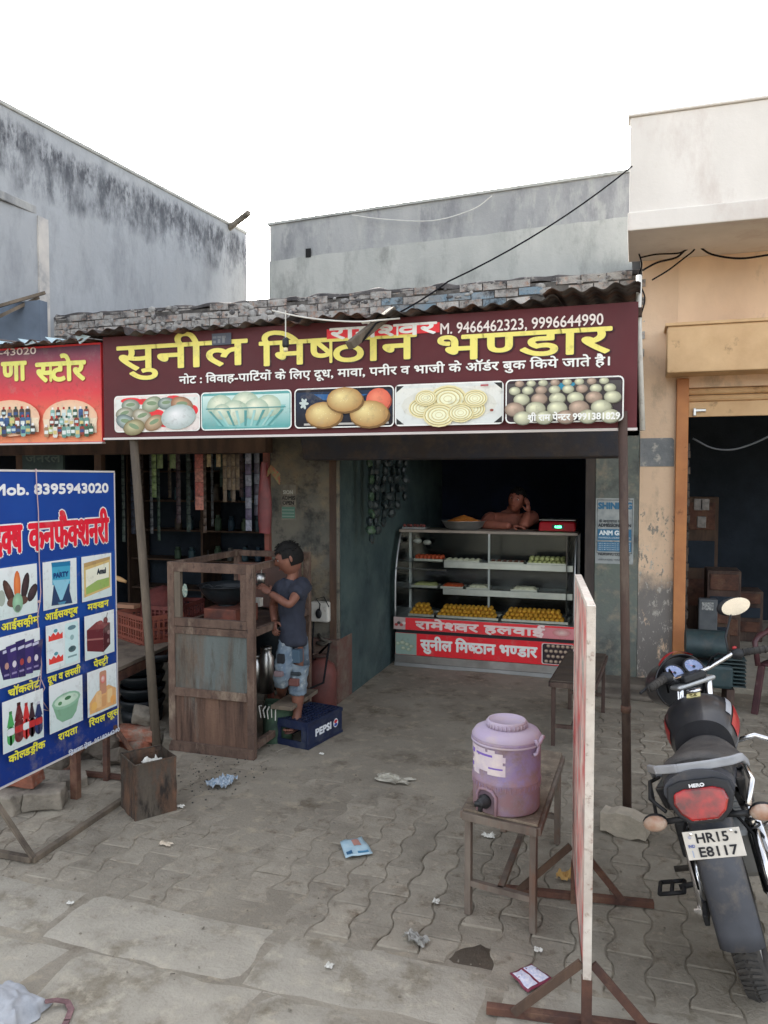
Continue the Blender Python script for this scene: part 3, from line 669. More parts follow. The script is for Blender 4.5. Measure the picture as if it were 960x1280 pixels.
# long black cable and white string, grey strut over the sign
m = MB(); A_ = Y(790, 208, 6.7); B_ = Y(560, 352, 5.2); C_ = Y(470, 404, 4.55); D_ = Y(452, 428, 4.5)
def cur(a, b, sag, n=10): return [a.lerp(b, t / n) - Vector((0, 0, sag * 4 * (t / n) * (1 - t / n))) for t in range(n + 1)]
m.tube(cur(A_, B_, .06) + cur(B_, C_, .02)[1:] + [D_], .0062, 6); tag(m.build('power_cable', CABLE, smooth=True), 'long black cable running from the right roof down to the signboard', 'cable')
m = MB(); m.bar(Y(437, 432, 4.45), Y(492, 388, 4.75), .06, .05); tag(m.build('awning_strut', WOODG, bevel=.004), 'grey slanting strut sticking out over the middle of the signboard', 'strut')
lamp = thing('hanging_bulb', 'small bulb holder hanging by a thin white cord over the signboard', 'bulb', Y(357, 428, 4.5))
m = MB(); m.tube([Y(357, 388, 4.5), Y(357, 424, 4.5)], .004, 5); m.build('cord', WHITEP, lamp)
m = MB(); q = Y(357, 428, 4.5); m.lathe([(.008, .03), (.02, .02), (.022, -.02), (.018, -.03)], q, 12); m.build('holder', BLACKP, lamp, smooth=True)
m = MB(); m.ball(q - Vector((0, 0, .045)), .016); m.build('bulb', mat('dull_glass_bulb', C(200, 190, 150), rough=.2), lamp, smooth=True)
m = MB(); m.tube(cur(Y(340, 388, 4.55), Y(455, 402, 4.5), .02) + cur(Y(455, 402, 4.5), Y(500, 398, 4.6), .0)[1:], .005, 5); tag(m.build('string', WHITEP), 'slack white cord strung along the tin edge above the sign', 'cord')
# extra mass of neighbouring buildings outside the frame, so daylight comes from where the street lets it
# ---------------------------------------------------------------- signboards
YS = 4.72
def frame_px(cv, c):  # corners in pixels -> uv rectangle
    p = [cv.px(*q) for q in c]; return min(a for a, b in p), min(b for a, b in p), max(a for a, b in p), max(b for a, b in p)
YEL = C(206, 194, 104, 1.45); YELD = C(150, 128, 40, 1.4); WHT = C(222, 214, 206, 1.35); MAR = C(84, 34, 38, 1.3); MARD = C(52, 26, 34, 1.3)
RED = C(196, 48, 54, 1.5)
sg = thing('shop_signboard', 'long maroon signboard with large yellow lettering and five food pictures', 'signboard', (-1.8, YS, 0))
a0 = Y(129, 546, YS); a1 = Y(797, 536, YS); a2 = Y(797, 379, YS); a3 = Y(130, 420, YS)
X0, X1 = (a0.x + a3.x) / 2, (a1.x + a2.x) / 2; Z0, Z1 = (a0.z + a1.z) / 2, (a2.z + a3.z) / 2
m = MB(); m.box(X0, X1, YS, YS + .03, Z0, Z1); m.build('board', mat('maroon_vinyl', MAR, C(74, 34, 38, 1.3), scale=1.5, rough=.5, spec=.3), sg)
FR = mat('painted_steel_trim', C(196, 190, 186, 1.2), rough=.5)
m = MB(); m.box(X0 - .004, X1 + .004, YS - .008, YS + .032, Z0 - .016, Z0 - .001); m.build('bottom_trim', FR, sg)
m = MB()
for z in (Z0 + .02, Z1 - .03): m.box(X0, X1, YS + .031, YS + .055, z - .012, z + .012)
for x in (X0 + .02, (X0 + X1) / 2, X1 - .02): m.box(x - .012, x + .012, YS + .056, YS + .08, Z0, Z1)
m.build('back_frame', DRUST, sg)
cv = Canvas((X0, YS, Z0), (1, 0, 0), (0, 0, 1), (0, -1, 0))
W_, H_ = X1 - X0, Z1 - Z0
# title
def title(s, pL, pR, hpx):
    a = cv.px(*pL); b = cv.px(*pR); q = cv.px(pL[0], pL[1] - hpx); v = (a[1] + b[1]) / 2 + .008; h = q[1] - a[1]
    cv.text(s, a[0] + .006, b[0] + .006, v - .006, v + h - .006, MARD, bold=(.011, .008))
    cv.text(s, a[0], b[0], v, v + h, YEL, bold=(.0062, .0052))
title('सुनील', (147, 464), (309, 457), 29)
title('िम~ष्ठान', (325, 458), (520, 450), 29)
title('भ~ण्डार', (548, 450), (764, 444), 29)
a = cv.px(409, 424); b = cv.px(550, 403)
cv.rect(a[0], a[1] - .0, b[0], b[1] + .0, RED)
cv.textpx('रामे~श्वर', (413, 422), (546, 419), 13, WHT, .004)
cv.textpx('M. 9466462323, 9996644990', (551, 417), (754, 407), 13, C(206, 196, 190, 1.4), .0012, True)
cv.textpx('नोट : िववाह-पािट`यों के िलए दूध, मावा, पनीर व भाजी के ऑड`र बुक िकये जाते है।', (225, 477), (762, 460), 8.5, WHT, .002)
a = cv.px(266, 432); b = cv.px(290, 416); cv.rect(a[0], a[1], b[0], b[1], C(70, 74, 84, 1.4))
for k in range(3): cv.rect(a[0] + .01 + k * .035, a[1] + .012, a[0] + .03 + k * .035, a[1] + .03 + .01 * k, C(104, 108, 112, 1.4)); cv.rect(a[0] + .006 + k * .036, a[1] + .045, a[0] + .036 + k * .036, a[1] + .06, C(96, 100, 106, 1.4))
# pictures
pics = [(144, 251), (253, 366), (370, 494), (496, 631), (634, 780)]
PR = []
for i, (xa, xb) in enumerate(pics):
    yT = 486 - (xa - 144) * .034 if 0 else None
    u0 = cv.px(xa, 500)[0]; u1 = cv.px(xb, 500)[0]
    PR.append((u0, .035, u1, .035 + .262))
R = random.Random(11)
def ball_pic(u, v, r, c1, c2, e=.9):
    cv.ell(u + r * .05, v - r * .1, r * 1.05, r * e, tuple(x * .45 for x in c2)); cv.ell(u, v, r, r * e, c1, c2, dx=-.3, dy=.35)
bgc = [(C(206, 196, 190, 1.3), C(200, 206, 200, 1.3)), (C(90, 150, 148, 1.3), C(186, 206, 200, 1.3)), (C(24, 22, 28, 1.3), C(30, 44, 66, 1.3)), (C(196, 200, 196, 1.3), C(206, 206, 198, 1.3)), (C(48, 34, 40, 1.3), C(70, 66, 66, 1.3))]
for i, (u0, v0, u1, v1) in enumerate(PR):
    cv.rrect(u0, v0, u1, v1, .03, WHT)
    cv.n += 1
    cv.rrect(u0 + .008, v0 + .008, u1 - .008, v1 - .008, .024, bgc[i][0])
    cv.grad(u0 + .014, v0 + .026, u1 - .014, v1 - .026, bgc[i][0], bgc[i][1])
    w_, h_ = u1 - u0, v1 - v0
    if i == 0:
        for (fu, fv, ru, rv, c) in ((.2, .86, .12, .08, RED), (.35, .82, .1, .08, RED), (.7, .9, .08, .06, RED), (.92, .55, .06, .14, RED), (.66, .18, .14, .07, RED), (.5, .5, .09, .1, RED)):
            cv.ell(u0 + w_ * fu, v0 + h_ * fv, w_ * ru, h_ * rv, c)
        for (fu, fv, r, c1, c2) in ((.2, .72, .11, (190, 196, 180), (100, 110, 96)), (.45, .74, .12, (196, 200, 180), (110, 120, 96)), (.62, .75, .1, (180, 190, 180), (84, 100, 96)), (.8, .7, .13, (190, 160, 130), (130, 92, 70)),
                                    (.13, .5, .11, (200, 200, 184), (110, 110, 92)), (.14, .28, .12, (176, 190, 184), (80, 96, 96)), (.34, .42, .12, (206, 204, 190), (120, 112, 90)), (.24, .13, .13, (190, 186, 150), (110, 100, 70)),
                                    (.48, .24, .12, (200, 180, 150), (120, 96, 70)), (.76, .38, .2, (222, 226, 220), (150, 164, 160))):
            cv.ell(u0 + w_ * fu, v0 + h_ * fv, w_ * r, w_ * r * .62, C(*c1, 1.3), C(*c2, 1.3), rot=R.uniform(-.4, .4), dx=-.2, dy=.3)
            if c1[0] < 210: cv.ell(u0 + w_ * fu, v0 + h_ * fv + .008, w_ * r * .5, w_ * r * .18, C(120, 140, 110, 1.2), rot=R.uniform(-.4, .4))
    elif i == 1:
        P = [(.06, .62), (.94, .62), (.8, .12), (.68, .07), (.32, .07), (.2, .12)]
        cv.poly([(u0 + w_ * a, v0 + h_ * b) for a, b in P], C(120, 172, 168, 1.3))
        for (fu, fv, r) in ((.22, .62, .15), (.75, .6, .14), (.5, .66, .16), (.62, .52, .14), (.38, .45, .16), (.24, .48, .1)):
            cv.ell(u0 + w_ * fu, v0 + h_ * fv, w_ * r, w_ * r * .78, C(212, 214, 192, 1.3), C(150, 170, 150, 1.3), dx=-.2, dy=.4)
        for k in range(9):
            a = .1 + .1 * k; cv.poly([(u0 + w_ * (a - .01), v0 + h_ * .5), (u0 + w_ * (a + .02), v0 + h_ * .5), (u0 + w_ * (.5 + (a - .5) * .62 + .012), v0 + h_ * .1), (u0 + w_ * (.5 + (a - .5) * .62 - .01), v0 + h_ * .1)], C(150, 190, 184, 1.2) if k % 2 else C(84, 142, 140, 1.2))
        cv.rect(u0 + w_ * .06, v0 + h_ * .55, u0 + w_ * .94, v0 + h_ * .575, C(70, 132, 134, 1.3))
    elif i == 2:
        cv.poly([(u0 + w_ * .2, v1 - .04), (u0 + w_ * .75, v1 - .05), (u0 + w_ * .6, v1 - .085), (u0 + w_ * .3, v1 - .08)], C(40, 90, 140, 1.2))
        for k in range(6): cv.ell(u0 + w_ * .1 + .016 * cos(k), v0 + h_ * .62 + .02 * sin(k), .018, .009, C(180, 190, 186, 1.2), rot=k)
        ball_pic(u0 + w_ * .85, v0 + h_ * .66, w_ * .12, C(220, 128, 100, 1.3), C(196, 92, 72, 1.3))
        cv.rect(u0 + w_ * .1, v0 + h_ * .07, u0 + w_ * .95, v0 + h_ * .12, C(170, 166, 160, 1.2))
        for (fu, fv, r) in ((.30, .34, .185), (.76, .33, .19), (.52, .69, .18)):
            ball_pic(u0 + w_ * fu, v0 + h_ * fv, w_ * r, C(222, 192, 136, 1.4), C(156, 118, 70, 1.3), .64)
            for k in range(14): a = R.uniform(0, tau); q = R.uniform(0, .8) * w_ * r; cv.ell(u0 + w_ * fu + q * cos(a), v0 + h_ * fv + q * .6 * sin(a), .003, .002, C(236, 214, 160, 1.2), n=5)
    elif i == 3:
        for (du, dv, a) in ((0, 0, 0), (1, 0, 1), (1, 1, 2), (0, 1, 3)):
            U = (u0 + .01, u1 - .01)[du]; V = (v0 + .01, v1 - .01)[dv]; s = (1, -1)[du]; t = (1, -1)[dv]
            cv.poly([(U, V), (U + s * .05, V), (U, V + t * .04)], C(40, 40, 40, 1.2))
        cv.ell(u0 + w_ * .5, v0 + h_ * .48, w_ * .44, h_ * .42, C(222, 220, 206, 1.3), C(196, 196, 186, 1.3))
        for (fu, fv, r) in ((.26, .42, .13), (.5, .62, .17), (.72, .36, .12), (.42, .24, .15), (.62, .28, .12), (.75, .6, .11), (.3, .65, .1)):
            for q in range(4):
                rr = w_ * r * (1 - q * .25); cv.ell(u0 + w_ * fu, v0 + h_ * fv, rr, rr * .72, C(206, 196, 150, 1.3)); cv.ell(u0 + w_ * fu, v0 + h_ * fv, rr * .9, rr * .62, C(166, 152, 104, 1.3)); cv.ell(u0 + w_ * fu, v0 + h_ * fv, rr * .84, rr * .56, C(226, 218, 184, 1.3))
        cv.ell(u0 + w_ * .9, v0 + h_ * .32, .012, .008, C(120, 60, 50)); cv.rect(u0 + w_ * .8, v0 + h_ * .88, u0 + w_ * .87, v0 + h_ * .92, C(150, 50, 60))
    else:
        cv.poly([(u0 + w_ * .38, v1 - .03), (u0 + w_ * .62, v1 - .03), (u0 + w_ * .55, v1 - .07), (u0 + w_ * .45, v1 - .07)], C(40, 130, 160, 1.2))
        for row in range(5):
            n = (9, 8, 6, 5, 5)[row]; fv = (.9, .74, .54, .32, .12)[row]; r = (.04, .05, .07, .085, .08)[row]
            for k in range(n):
                fu = .08 + (k + (.0 if row % 2 else .4)) / n * .92
                if fu > .93: continue
                c = C(226, 214, 180, 1.35) if (k + row) % 3 else C(190, 166, 146, 1.3)
                ball_pic(u0 + w_ * fu, v0 + h_ * fv, w_ * r, c, tuple(x * .35 for x in c), .72)
        cv.textpx('श^ी राम पे~न्टर 9991381829', (662, 527), (775, 525), 7, WHT, .002)
cv.build('printed_face', sg)
# red and orange store board
YO = 4.78
sb = thing('store_signboard', 'red and orange store signboard with bottles and jars, above the blue banner', 'signboard', (-4.6, YO, 0))
b0 = Y(129, 552, YO); b1 = Y(125, 428, YO); SX0, SX1, SZ0, SZ1 = -6.3, (b0.x + b1.x) / 2, b0.z, b1.z
m = MB(); m.box(SX0, SX1, YO, YO + .03, SZ0, SZ1); m.build('board', mat('red_vinyl', RED, rough=.5), sb)
m = MB(); m.box(SX0, SX1 + .003, YO - .006, YO + .032, SZ0 - .014, SZ0 - .001); m.build('bottom_trim', FR, sb)
cv = Canvas((SX0, YO, SZ0), (1, 0, 0), (0, 0, 1), (0, -1, 0)); sw, sh = SX1 - SX0, SZ1 - SZ0
G1, G2, G3 = C(226, 128, 92, 1.4), C(190, 62, 66, 1.5), C(92, 66, 84, 1.4)
cv.grad(.004, .004, sw - .004, sh * .5, G1, G2); cv.grad(.004, sh * .5, sw - .004, sh * .98, G2, G3)
for s, pl_, pr2, h in (('णा', (3, 476), (33, 475), 22), ('~स्टोर', (46, 477), (107, 473), 22)):
    a = cv.px(*pl_); b = cv.px(*pr2); q = cv.px(pl_[0], pl_[1] - h)
    cv.text(s, a[0] + .006, b[0] + .006, a[1] - .006, q[1] - .006, C(120, 50, 40), .011); cv.text(s, a[0], b[0], a[1], q[1], C(226, 206, 112, 1.4), .009)
a = cv.px(-120, 478); b = cv.px(-3, 476); q = cv.px(-120, 455); cv.text('िकरया', a[0], b[0], a[1], q[1], C(226, 206, 112, 1.4), .009)
cv.textpx('83959-43020', (-40, 446), (46, 444), 8, C(214, 200, 196, 1.3), .001, True)
for cx_, cw in ((88, 66), (16, 70), (-90, 100)):
    c = cv.px(cx_, 520)
    wd = cv.px(cx_ + cw / 2, 520)[0] - cv.px(cx_ - cw / 2, 520)[0]
    cv.ell(c[0], c[1] - .02, wd * .52, .14, C(226, 206, 176, 1.3), C(226, 170, 140, 1.3), n=24); cv.rect(c[0] - wd * .5, c[1] - .13, c[0] + wd * .5, c[1] - .02, C(222, 196, 170, 1.3))
    for row in range(3):
        n = int(9 + row * 1); 
        for k in range(n):
            u = c[0] - wd * .43 + wd * .86 * k / (n - 1); v = c[1] + .05 - row * .065; hh = R.uniform(.05, .085); ww = wd * .043
            if abs(u - c[0]) > wd * (.34 + .06 * row): continue
            col = C(*R.choice([(90, 130, 120), (60, 90, 70), (200, 200, 190), (70, 60, 56), (60, 90, 130), (150, 120, 90), (120, 160, 150), (130, 60, 50), (170, 180, 120)]), 1.3)
            cv.rrect(u - ww, v - hh, u + ww, v, ww * .6, col); cv.rect(u - ww * .4, v, u + ww * .4, v + .018, C(*R.choice([(200, 200, 200), (40, 60, 50), (160, 40, 40)])))
            cv.rect(u - ww * .8, v - hh * .7, u + ww * .8, v - hh * .35, C(*R.choice([(210, 216, 210), (180, 200, 200), (200, 180, 120), (60, 80, 120)]), 1.2))
cv.build('printed_face', sb)
# ---------------------------------------------------------------- blue banner on its stand, edge-on to the street
xb = -3.235
e1 = X(141, 592, xb); e2 = X(148, 912, xb); yF = (e1.y + e2.y) / 2; zB0 = e2.z; zB1 = (e1.z + X(4, 588, xb).z) / 2
yN = yF - 1.22
bn = thing('blue_banner_stand', 'blue confectionery banner with nine product pictures on a low iron stand', 'banner', (xb, yF, 0))
m = MB(); m.box(xb - .03, xb, yN, yF, zB0, zB1); m.build('panel', mat('blue_vinyl', C(22, 62, 134, 1.4), C(20, 54, 124, 1.4), scale=1.5, rough=.5, spec=.3), bn)
m = MB()
for (y0, y1, z0, z1) in ((yN - .006, yF + .006, zB1, zB1 + .012), (yN - .006, yF + .006, zB0 - .012, zB0), (yF, yF + .008, zB0, zB1)): m.box(xb - .034, xb + .004, y0, y1, z0 + .0005, z1 - .0005)
m.build('white_edging', FR, bn)
cv = Canvas((xb, yN, zB0), (0, 1, 0), (0, 0, 1), (1, 0, 0)); bw, bh = yF - yN, zB1 - zB0
cv.grad(.004, .004, bw - .004, bh * .7, C(18, 44, 112, 1.4), C(24, 70, 142, 1.4))
cv.textpx('Mob. 8395943020', (-9, 618), (135, 616), 13, C(214, 220, 230, 1.4), .004, True)
def title2(s, pL, pR, hpx):
    a = cv.px(*pL); b = cv.px(*pR); q = cv.px(pL[0], pL[1] - hpx); v = (a[1] + b[1]) / 2; h = q[1] - a[1]
    cv.text(s, a[0], b[0], v, v + h, C(222, 226, 232, 1.4), bold=.017); cv.text(s, a[0], b[0], v, v + h, C(196, 28, 48, 1.5), bold=.009)
title2('द~क्ष', (-9, 692), (27, 690), 33)
title2('कनफै~क्शनरी', (36, 687), (135, 677), 32)
YT = C(204, 196, 60, 1.5); WB = C(206, 212, 210, 1.35)
colx = [(-4, 45), (52, 94), (100, 137)]
# rows and columns from the far column, true rectangles on the board
ucol = [(cv.px(-6, 740)[0], cv.px(45, 740)[0]), (cv.px(52.5, 740)[0], cv.px(94, 740)[0]), (cv.px(100.5, 740)[0], cv.px(137, 740)[0])]
vrow = [(cv.px(119, 748)[1], cv.px(119, 694)[1]), (cv.px(121, 819)[1], cv.px(121, 766)[1]), (cv.px(122, 888)[1], cv.px(122, 834)[1])]
names = [['आईसक^ीम', 'आईस~क्यूब', 'म~क्खन'], ['चॉकलेट', 'दूध व ल~स्सी', 'पे~स्ट^ी'], ['को~ल्डड^ींक', 'रायता', 'िरयल जूस']]
txt = {(0, 0): ((0, 785), (47, 779)), (1, 0): ((54, 776), (95, 768)), (2, 0): ((107, 760), (133, 753)),
       (0, 1): ((6, 861), (45, 852)), (1, 1): ((55, 846), (96, 838)), (2, 1): ((112, 827), (130, 822)),
       (0, 2): ((4, 944), (50, 930)), (1, 2): ((66, 920), (90, 912)), (2, 2): ((104, 903), (141, 891))}
for r in range(3):
    for c in range(3):
        (u0, u1), (v0, v1) = ucol[c], vrow[r]; w_, h_ = u1 - u0, v1 - v0
        cv.rect(u0 - .003, v0 - .003, u1 + .003, v1 + .003, C(226, 230, 232, 1.3))
        cv.grad(u0, v0, u1, v1, C(188, 202, 200, 1.35), C(206, 214, 212, 1.35))
        def E(fu, fv, ru, rv, c1, c2=None, rot=0, n=14): cv.ell(u0 + w_ * fu, v0 + h_ * fv, w_ * ru, h_ * rv, C(*c1, 1.3), C(*(c2 or c1), 1.3), rot=rot, n=n, dx=-.2, dy=.3)
        def Q(pts, col): cv.poly([(u0 + w_ * a, v0 + h_ * b) for a, b in pts], C(*col, 1.3))
        def RR(a, b, c_, d, col, r_=.1): cv.rrect(u0 + w_ * a, v0 + h_ * b, u0 + w_ * c_, v0 + h_ * d, min(w_, h_) * r_, C(*col, 1.3))
        if (r, c) == (0, 0):
            E(.12, .42, .09, .16, (150, 160, 150)); E(.3, .5, .09, .3, (92, 62, 54), (58, 38, 36), .45); E(.5, .62, .085, .3, (226, 130, 74), (190, 96, 50)); E(.7, .58, .09, .28, (70, 52, 54), (44, 34, 38), -.25); E(.88, .42, .1, .2, (74, 56, 60), (44, 36, 40), -.6); E(.4, .3, .16, .1, (98, 70, 60)); E(.62, .3, .14, .09, (90, 64, 56))
            E(.5, .27, .13, .2, (150, 190, 160), (120, 160, 130)); E(.5, .16, .07, .07, (96, 110, 100))
        elif (r, c) == (0, 1):
            Q([(.22, .06), (.86, .02), (.78, .3), (.82, .96), (.24, .98), (.3, .5)], (40, 60, 92)); Q([(.26, .5), (.8, .46), (.81, .96), (.25, .98)], (64, 150, 180)); Q([(.26, .6), (.8, .56), (.55, .14), (.48, .14)], (130, 182, 200)); Q([(.26, .88), (.82, .86), (.81, .96), (.25, .98)], (34, 110, 150))
            cv.text('PARTY', u0 + w_ * .3, u0 + w_ * .74, v0 + h_ * .64, v0 + h_ * .74, C(24, 60, 110, 1.3), .003, True)
            Q([(.4, .1), (.66, .1), (.6, .04), (.46, .04)], (70, 130, 160))
        elif (r, c) == (0, 2):
            Q([(.06, .08), (.96, .2), (.96, .86), (.06, .76)], (196, 170, 110)); Q([(.12, .14), (.92, .24), (.92, .8), (.12, .7)], (222, 218, 196)); Q([(.12, .14), (.92, .24), (.92, .44), (.5, .42), (.12, .3)], (140, 166, 90)); Q([(.06, .76), (.96, .86), (.96, .93), (.06, .86)], (170, 140, 92))
            cv.text('Amul', u0 + w_ * .5, u0 + w_ * .8, v0 + h_ * .56, v0 + h_ * .68, C(40, 50, 60, 1.3), .003, True)
        elif (r, c) == (1, 0):
            for k in range(5):
                a = .02 + .18 * k; t = (k - 2) * -.05; Q([(a + .06, .1 + abs(k - 2) * .02), (a + .24, .08 + abs(k - 2) * .02), (a + .24 + t * -1, .86 - abs(k - 2) * .05), (a - t, .84 - abs(k - 2) * .05)], ((46, 38, 84), (56, 44, 98))[k % 2])
                E(a + .15, .4, .05, .07, ((170, 130, 120), (196, 190, 200), (150, 60, 60))[k % 3]); Q([(a + .06, .66), (a + .22, .68), (a + .22, .74), (a + .06, .72)], (180, 180, 200)); Q([(a + .08, .2), (a + .2, .2), (a + .2, .24), (a + .08, .24)], (130, 120, 160))
        elif (r, c) == (1, 1):
            RR(.03, .04, .52, .96, (206, 222, 218), .06); RR(.55, .06, .96, .96, (190, 214, 214), .06)
            for v in (.66, .16): Q([(.06, v), (.48, v), (.48, v + .14), (.4, v + .1), (.34, v + .17), (.27, v + .1), (.2, v + .17), (.12, v + .1), (.06, v + .14)], (206, 60, 52)); E(.27, v + .2, .06, .04, (80, 140, 150))
            E(.76, .84, .13, .05, (90, 120, 130)); E(.76, .36, .12, .07, (44, 70, 74), (80, 100, 104)); E(.76, .62, .06, .06, (140, 170, 170)); Q([(.62, .18), (.9, .18), (.9, .22), (.62, .22)], (120, 150, 150))
        elif (r, c) == (1, 2):
            Q([(.06, .2), (.62, .06), (.62, .62), (.06, .68)], (96, 40, 46)); Q([(.62, .06), (.86, .2), (.86, .72), (.62, .62)], (70, 30, 36)); Q([(.06, .68), (.62, .62), (.86, .72), (.4, .82)], (120, 60, 62)); Q([(.06, .44), (.62, .36), (.62, .4), (.06, .48)], (150, 96, 92)); E(.7, .8, .08, .08, (130, 40, 46), (80, 30, 36)); E(.5, .78, .1, .05, (140, 76, 74)); Q([(.72, .86), (.74, .86), (.78, .97), (.76, .97)], (60, 40, 40))
            E(.8, .5, .05, .05, (140, 110, 110)); E(.78, .3, .04, .05, (130, 100, 100))
        elif (r, c) == (2, 0):
            for (a, wd, top, col, cap) in ((.18, .09, .72, (70, 150, 84), (60, 120, 70)), (.38, .11, .84, (96, 30, 36), (60, 30, 30)), (.56, .09, .78, (190, 50, 50), (150, 40, 40)), (.7, .08, .74, (56, 36, 44), (40, 30, 30)), (.87, .1, .72, (40, 50, 90), (180, 180, 190))):
                RR(a - wd, .1, a + wd, top * .7, col, .12); Q([(a - wd, top * .66), (a + wd, top * .66), (a + wd * .35, top), (a - wd * .35, top)], col); Q([(a - wd * .4, top), (a + wd * .4, top), (a + wd * .4, top + .06), (a - wd * .4, top + .06)], cap); RR(a - wd, .3, a + wd, .44, (170, 44, 46) if col[0] < 120 and col[1] < 60 else (200, 206, 206), .04)
        elif (r, c) == (2, 1):
            Q([(.08, .56), (.92, .6), (.8, .26), (.66, .14), (.36, .14), (.2, .26)], (120, 160, 132)); E(.5, .58, .44, .17, (160, 196, 166), (130, 170, 144)); E(.5, .59, .37, .12, (196, 214, 196), (176, 200, 180)); E(.54, .62, .1, .04, (60, 110, 70)); E(.3, .56, .06, .04, (80, 130, 84))
        else:
            Q([(.05, .04), (.98, .04), (.98, .42), (.72, .56), (.3, .5), (.05, .3)], (206, 160, 108)); RR(.4, .4, .64, .93, (180, 130, 104), .05); E(.52, .74, .09, .1, (214, 200, 196), (190, 90, 80)); RR(.26, .12, .46, .5, (214, 176, 124), .05); RR(.66, .14, .84, .46, (222, 184, 132), .05); RR(.46, .1, .62, .36, (196, 146, 98), .05); E(.2, .2, .1, .1, (222, 170, 96)); E(.86, .18, .1, .1, (214, 156, 90))
        pL, pR = txt[(c, r)]; a = cv.px(*pL); b_ = cv.px(*pR); v = vrow[r][0] - .062
        cv.text(names[r][c], a[0], b_[0], v, v + .036, YT, .0022)
a = cv.px(78, 931); b_ = cv.px(142, 905)
cv.text('ित^शला प^ेस- 9518264240', a[0], b_[0], .012 + .0, .034, C(196, 204, 220, 1.3), .0012)
cv.build('printed_face', bn)
# iron stand of the banner
m = MB(); g0, g1, g2, g3 = G(40, 1079), G(153, 1003), G(-40, 1070), G(84, 968)
m.bar((g0.x, g0.y, .015), (g1.x, g1.y, .015), .035, .03); m.build('base_rail', WOODG, bn, bevel=.003)
m = MB(); m.bar((g0.x, g0.y, .02), (xb - .55, g0.y, .02), .035, .03); m.build('base_foot', WOODG, bn, bevel=.003)
m = MB(); m.bar((xb - .4, yF - .05, .02), (g1.x, yF + .0, .02), .035, .03); m.build('base_foot', RUST, bn, bevel=.003)
for yy in (yN + .03, yF - .05):
    m = MB(); m.box(xb - .07, xb - .035, yy - .018, yy + .018, .0, zB1 - .02); m.build('upright', RUST, bn, bevel=.003)
for yy, mt in ((g0.y, WOODG), (yF - .03, RUST)):
    m = MB(); m.bar((xb - .05, yy, .42), (xb + (.3 if yy < yF - .5 else .28), yy, .03), .03, .012); m.build('brace', mt, bn)
    m = MB(); m.bar((xb - .05, yy, .42), (xb - .38, yy, .03), .03, .012); m.build('brace', mt, bn)
m = MB(); m.bar((xb - .05, yF - .35, .0), (xb - .05, yF - .35, zB0 + .1), .05, .04); m.build('support_post', RUST, bn)
TW = mat('dirty_twine', C(176, 150, 150, 1.2), rough=.9)
m = MB(); pts = [cvp for cvp in [X(p[0], p[1], xb + .012) for p in ((45, 586), (46, 610), (48, 640), (49, 700), (51, 740), (50, 752), (47, 770), (49, 800), (52, 830), (51, 850), (48, 868), (44, 880))]]; m.tube(pts, .0032, 5)
pts = [X(p[0], p[1], xb + .016) for p in ((50, 840), (44, 862), (45, 876), (52, 886), (62, 889), (50, 872), (56, 860), (50, 846))]; m.tube(pts, .003, 5)
m.ball(X(49, 752, xb + .014), .009); tag(m.build('twine', TW, smooth=True), 'loose twine hanging knotted down the front of the blue banner', 'string')
# ---------------------------------------------------------------- white board seen edge-on at right
n0 = G(733, 1292); n1 = G(731, 1100)
tn = G(731, 1292); zt_ = (CP + (ray(731, 757) * (((n0 - CP).dot(Vector((-sin(YAW), cos(YAW), 0)))) / ray(731, 757).dot(Vector((-sin(YAW), cos(YAW), 0)))))).z
f_ = CP + ray(722.5, 718) * ((zt_ - H) / ray(722.5, 718).z)
dd = Vector((f_.x - n0.x, f_.y - n0.y, 0)); Lb = dd.length; dd.normalize(); nn = Vector((-dd.y, dd.x, 0))
wb = thing('edge_on_board', 'tall white board seen edge-on, on a rusty iron frame right of the water cooler', 'board', (n0.x, n0.y, 0))
WBM = mat('chipped_white_paint', C(216, 206, 194, 1.05), C(196, 184, 172, 1.0), scale=9, rough=.7, bump=.6, grime=[C(150, 112, 98, 1.0), C(176, 160, 146, 1.0)], gscale=12, glo=.57, ghi=.66)
RFM = mat('worn_red_print', C(176, 74, 72, 1.3), C(206, 186, 172, 1.2), scale=5, rough=.7, grime=[C(110, 130, 124, 1.2)], gscale=6)
def wp(t, o, z): q = n0 + dd * t + nn * o; return (q.x, q.y, z)
zb_ = .20
def slabp(mm, t0, t1, o0, o1, z0, z1): mm.hexa([wp(t0, o0, z0), wp(t0, o1, z0), wp(t1, o1, z0), wp(t1, o0, z0)], [wp(t0, o0, z1), wp(t0, o1, z1), wp(t1, o1, z1), wp(t1, o0, z1)])
m = MB(); slabp(m, .023, Lb - .023, .010, .0135, zb_ + .01, zt_ - .02); m.build('printed_face', RFM, wb)
m = MB(); slabp(m, .023, Lb - .023, -.0135, -.010, zb_ + .01, zt_ - .02); m.build('back_sheet', WBM, wb)
m = MB(); slabp(m, -.004, .022, -.015, .015, zb_, zt_); m.build('front_edge', WBM, wb, bevel=.002)
m = MB(); slabp(m, Lb - .022, Lb + .004, -.015, .015, zb_, zt_); m.build('rear_edge', WBM, wb, bevel=.002)
m = MB(); slabp(m, .023, Lb - .023, -.015, .015, zt_ - .022, zt_ + .002); m.build('top_edge', WBM, wb, bevel=.002)
m = MB(); slabp(m, .023, Lb - .023, -.0145, .0145, zb_, zb_ + .03); m.build('bottom_edge', RUST, wb)
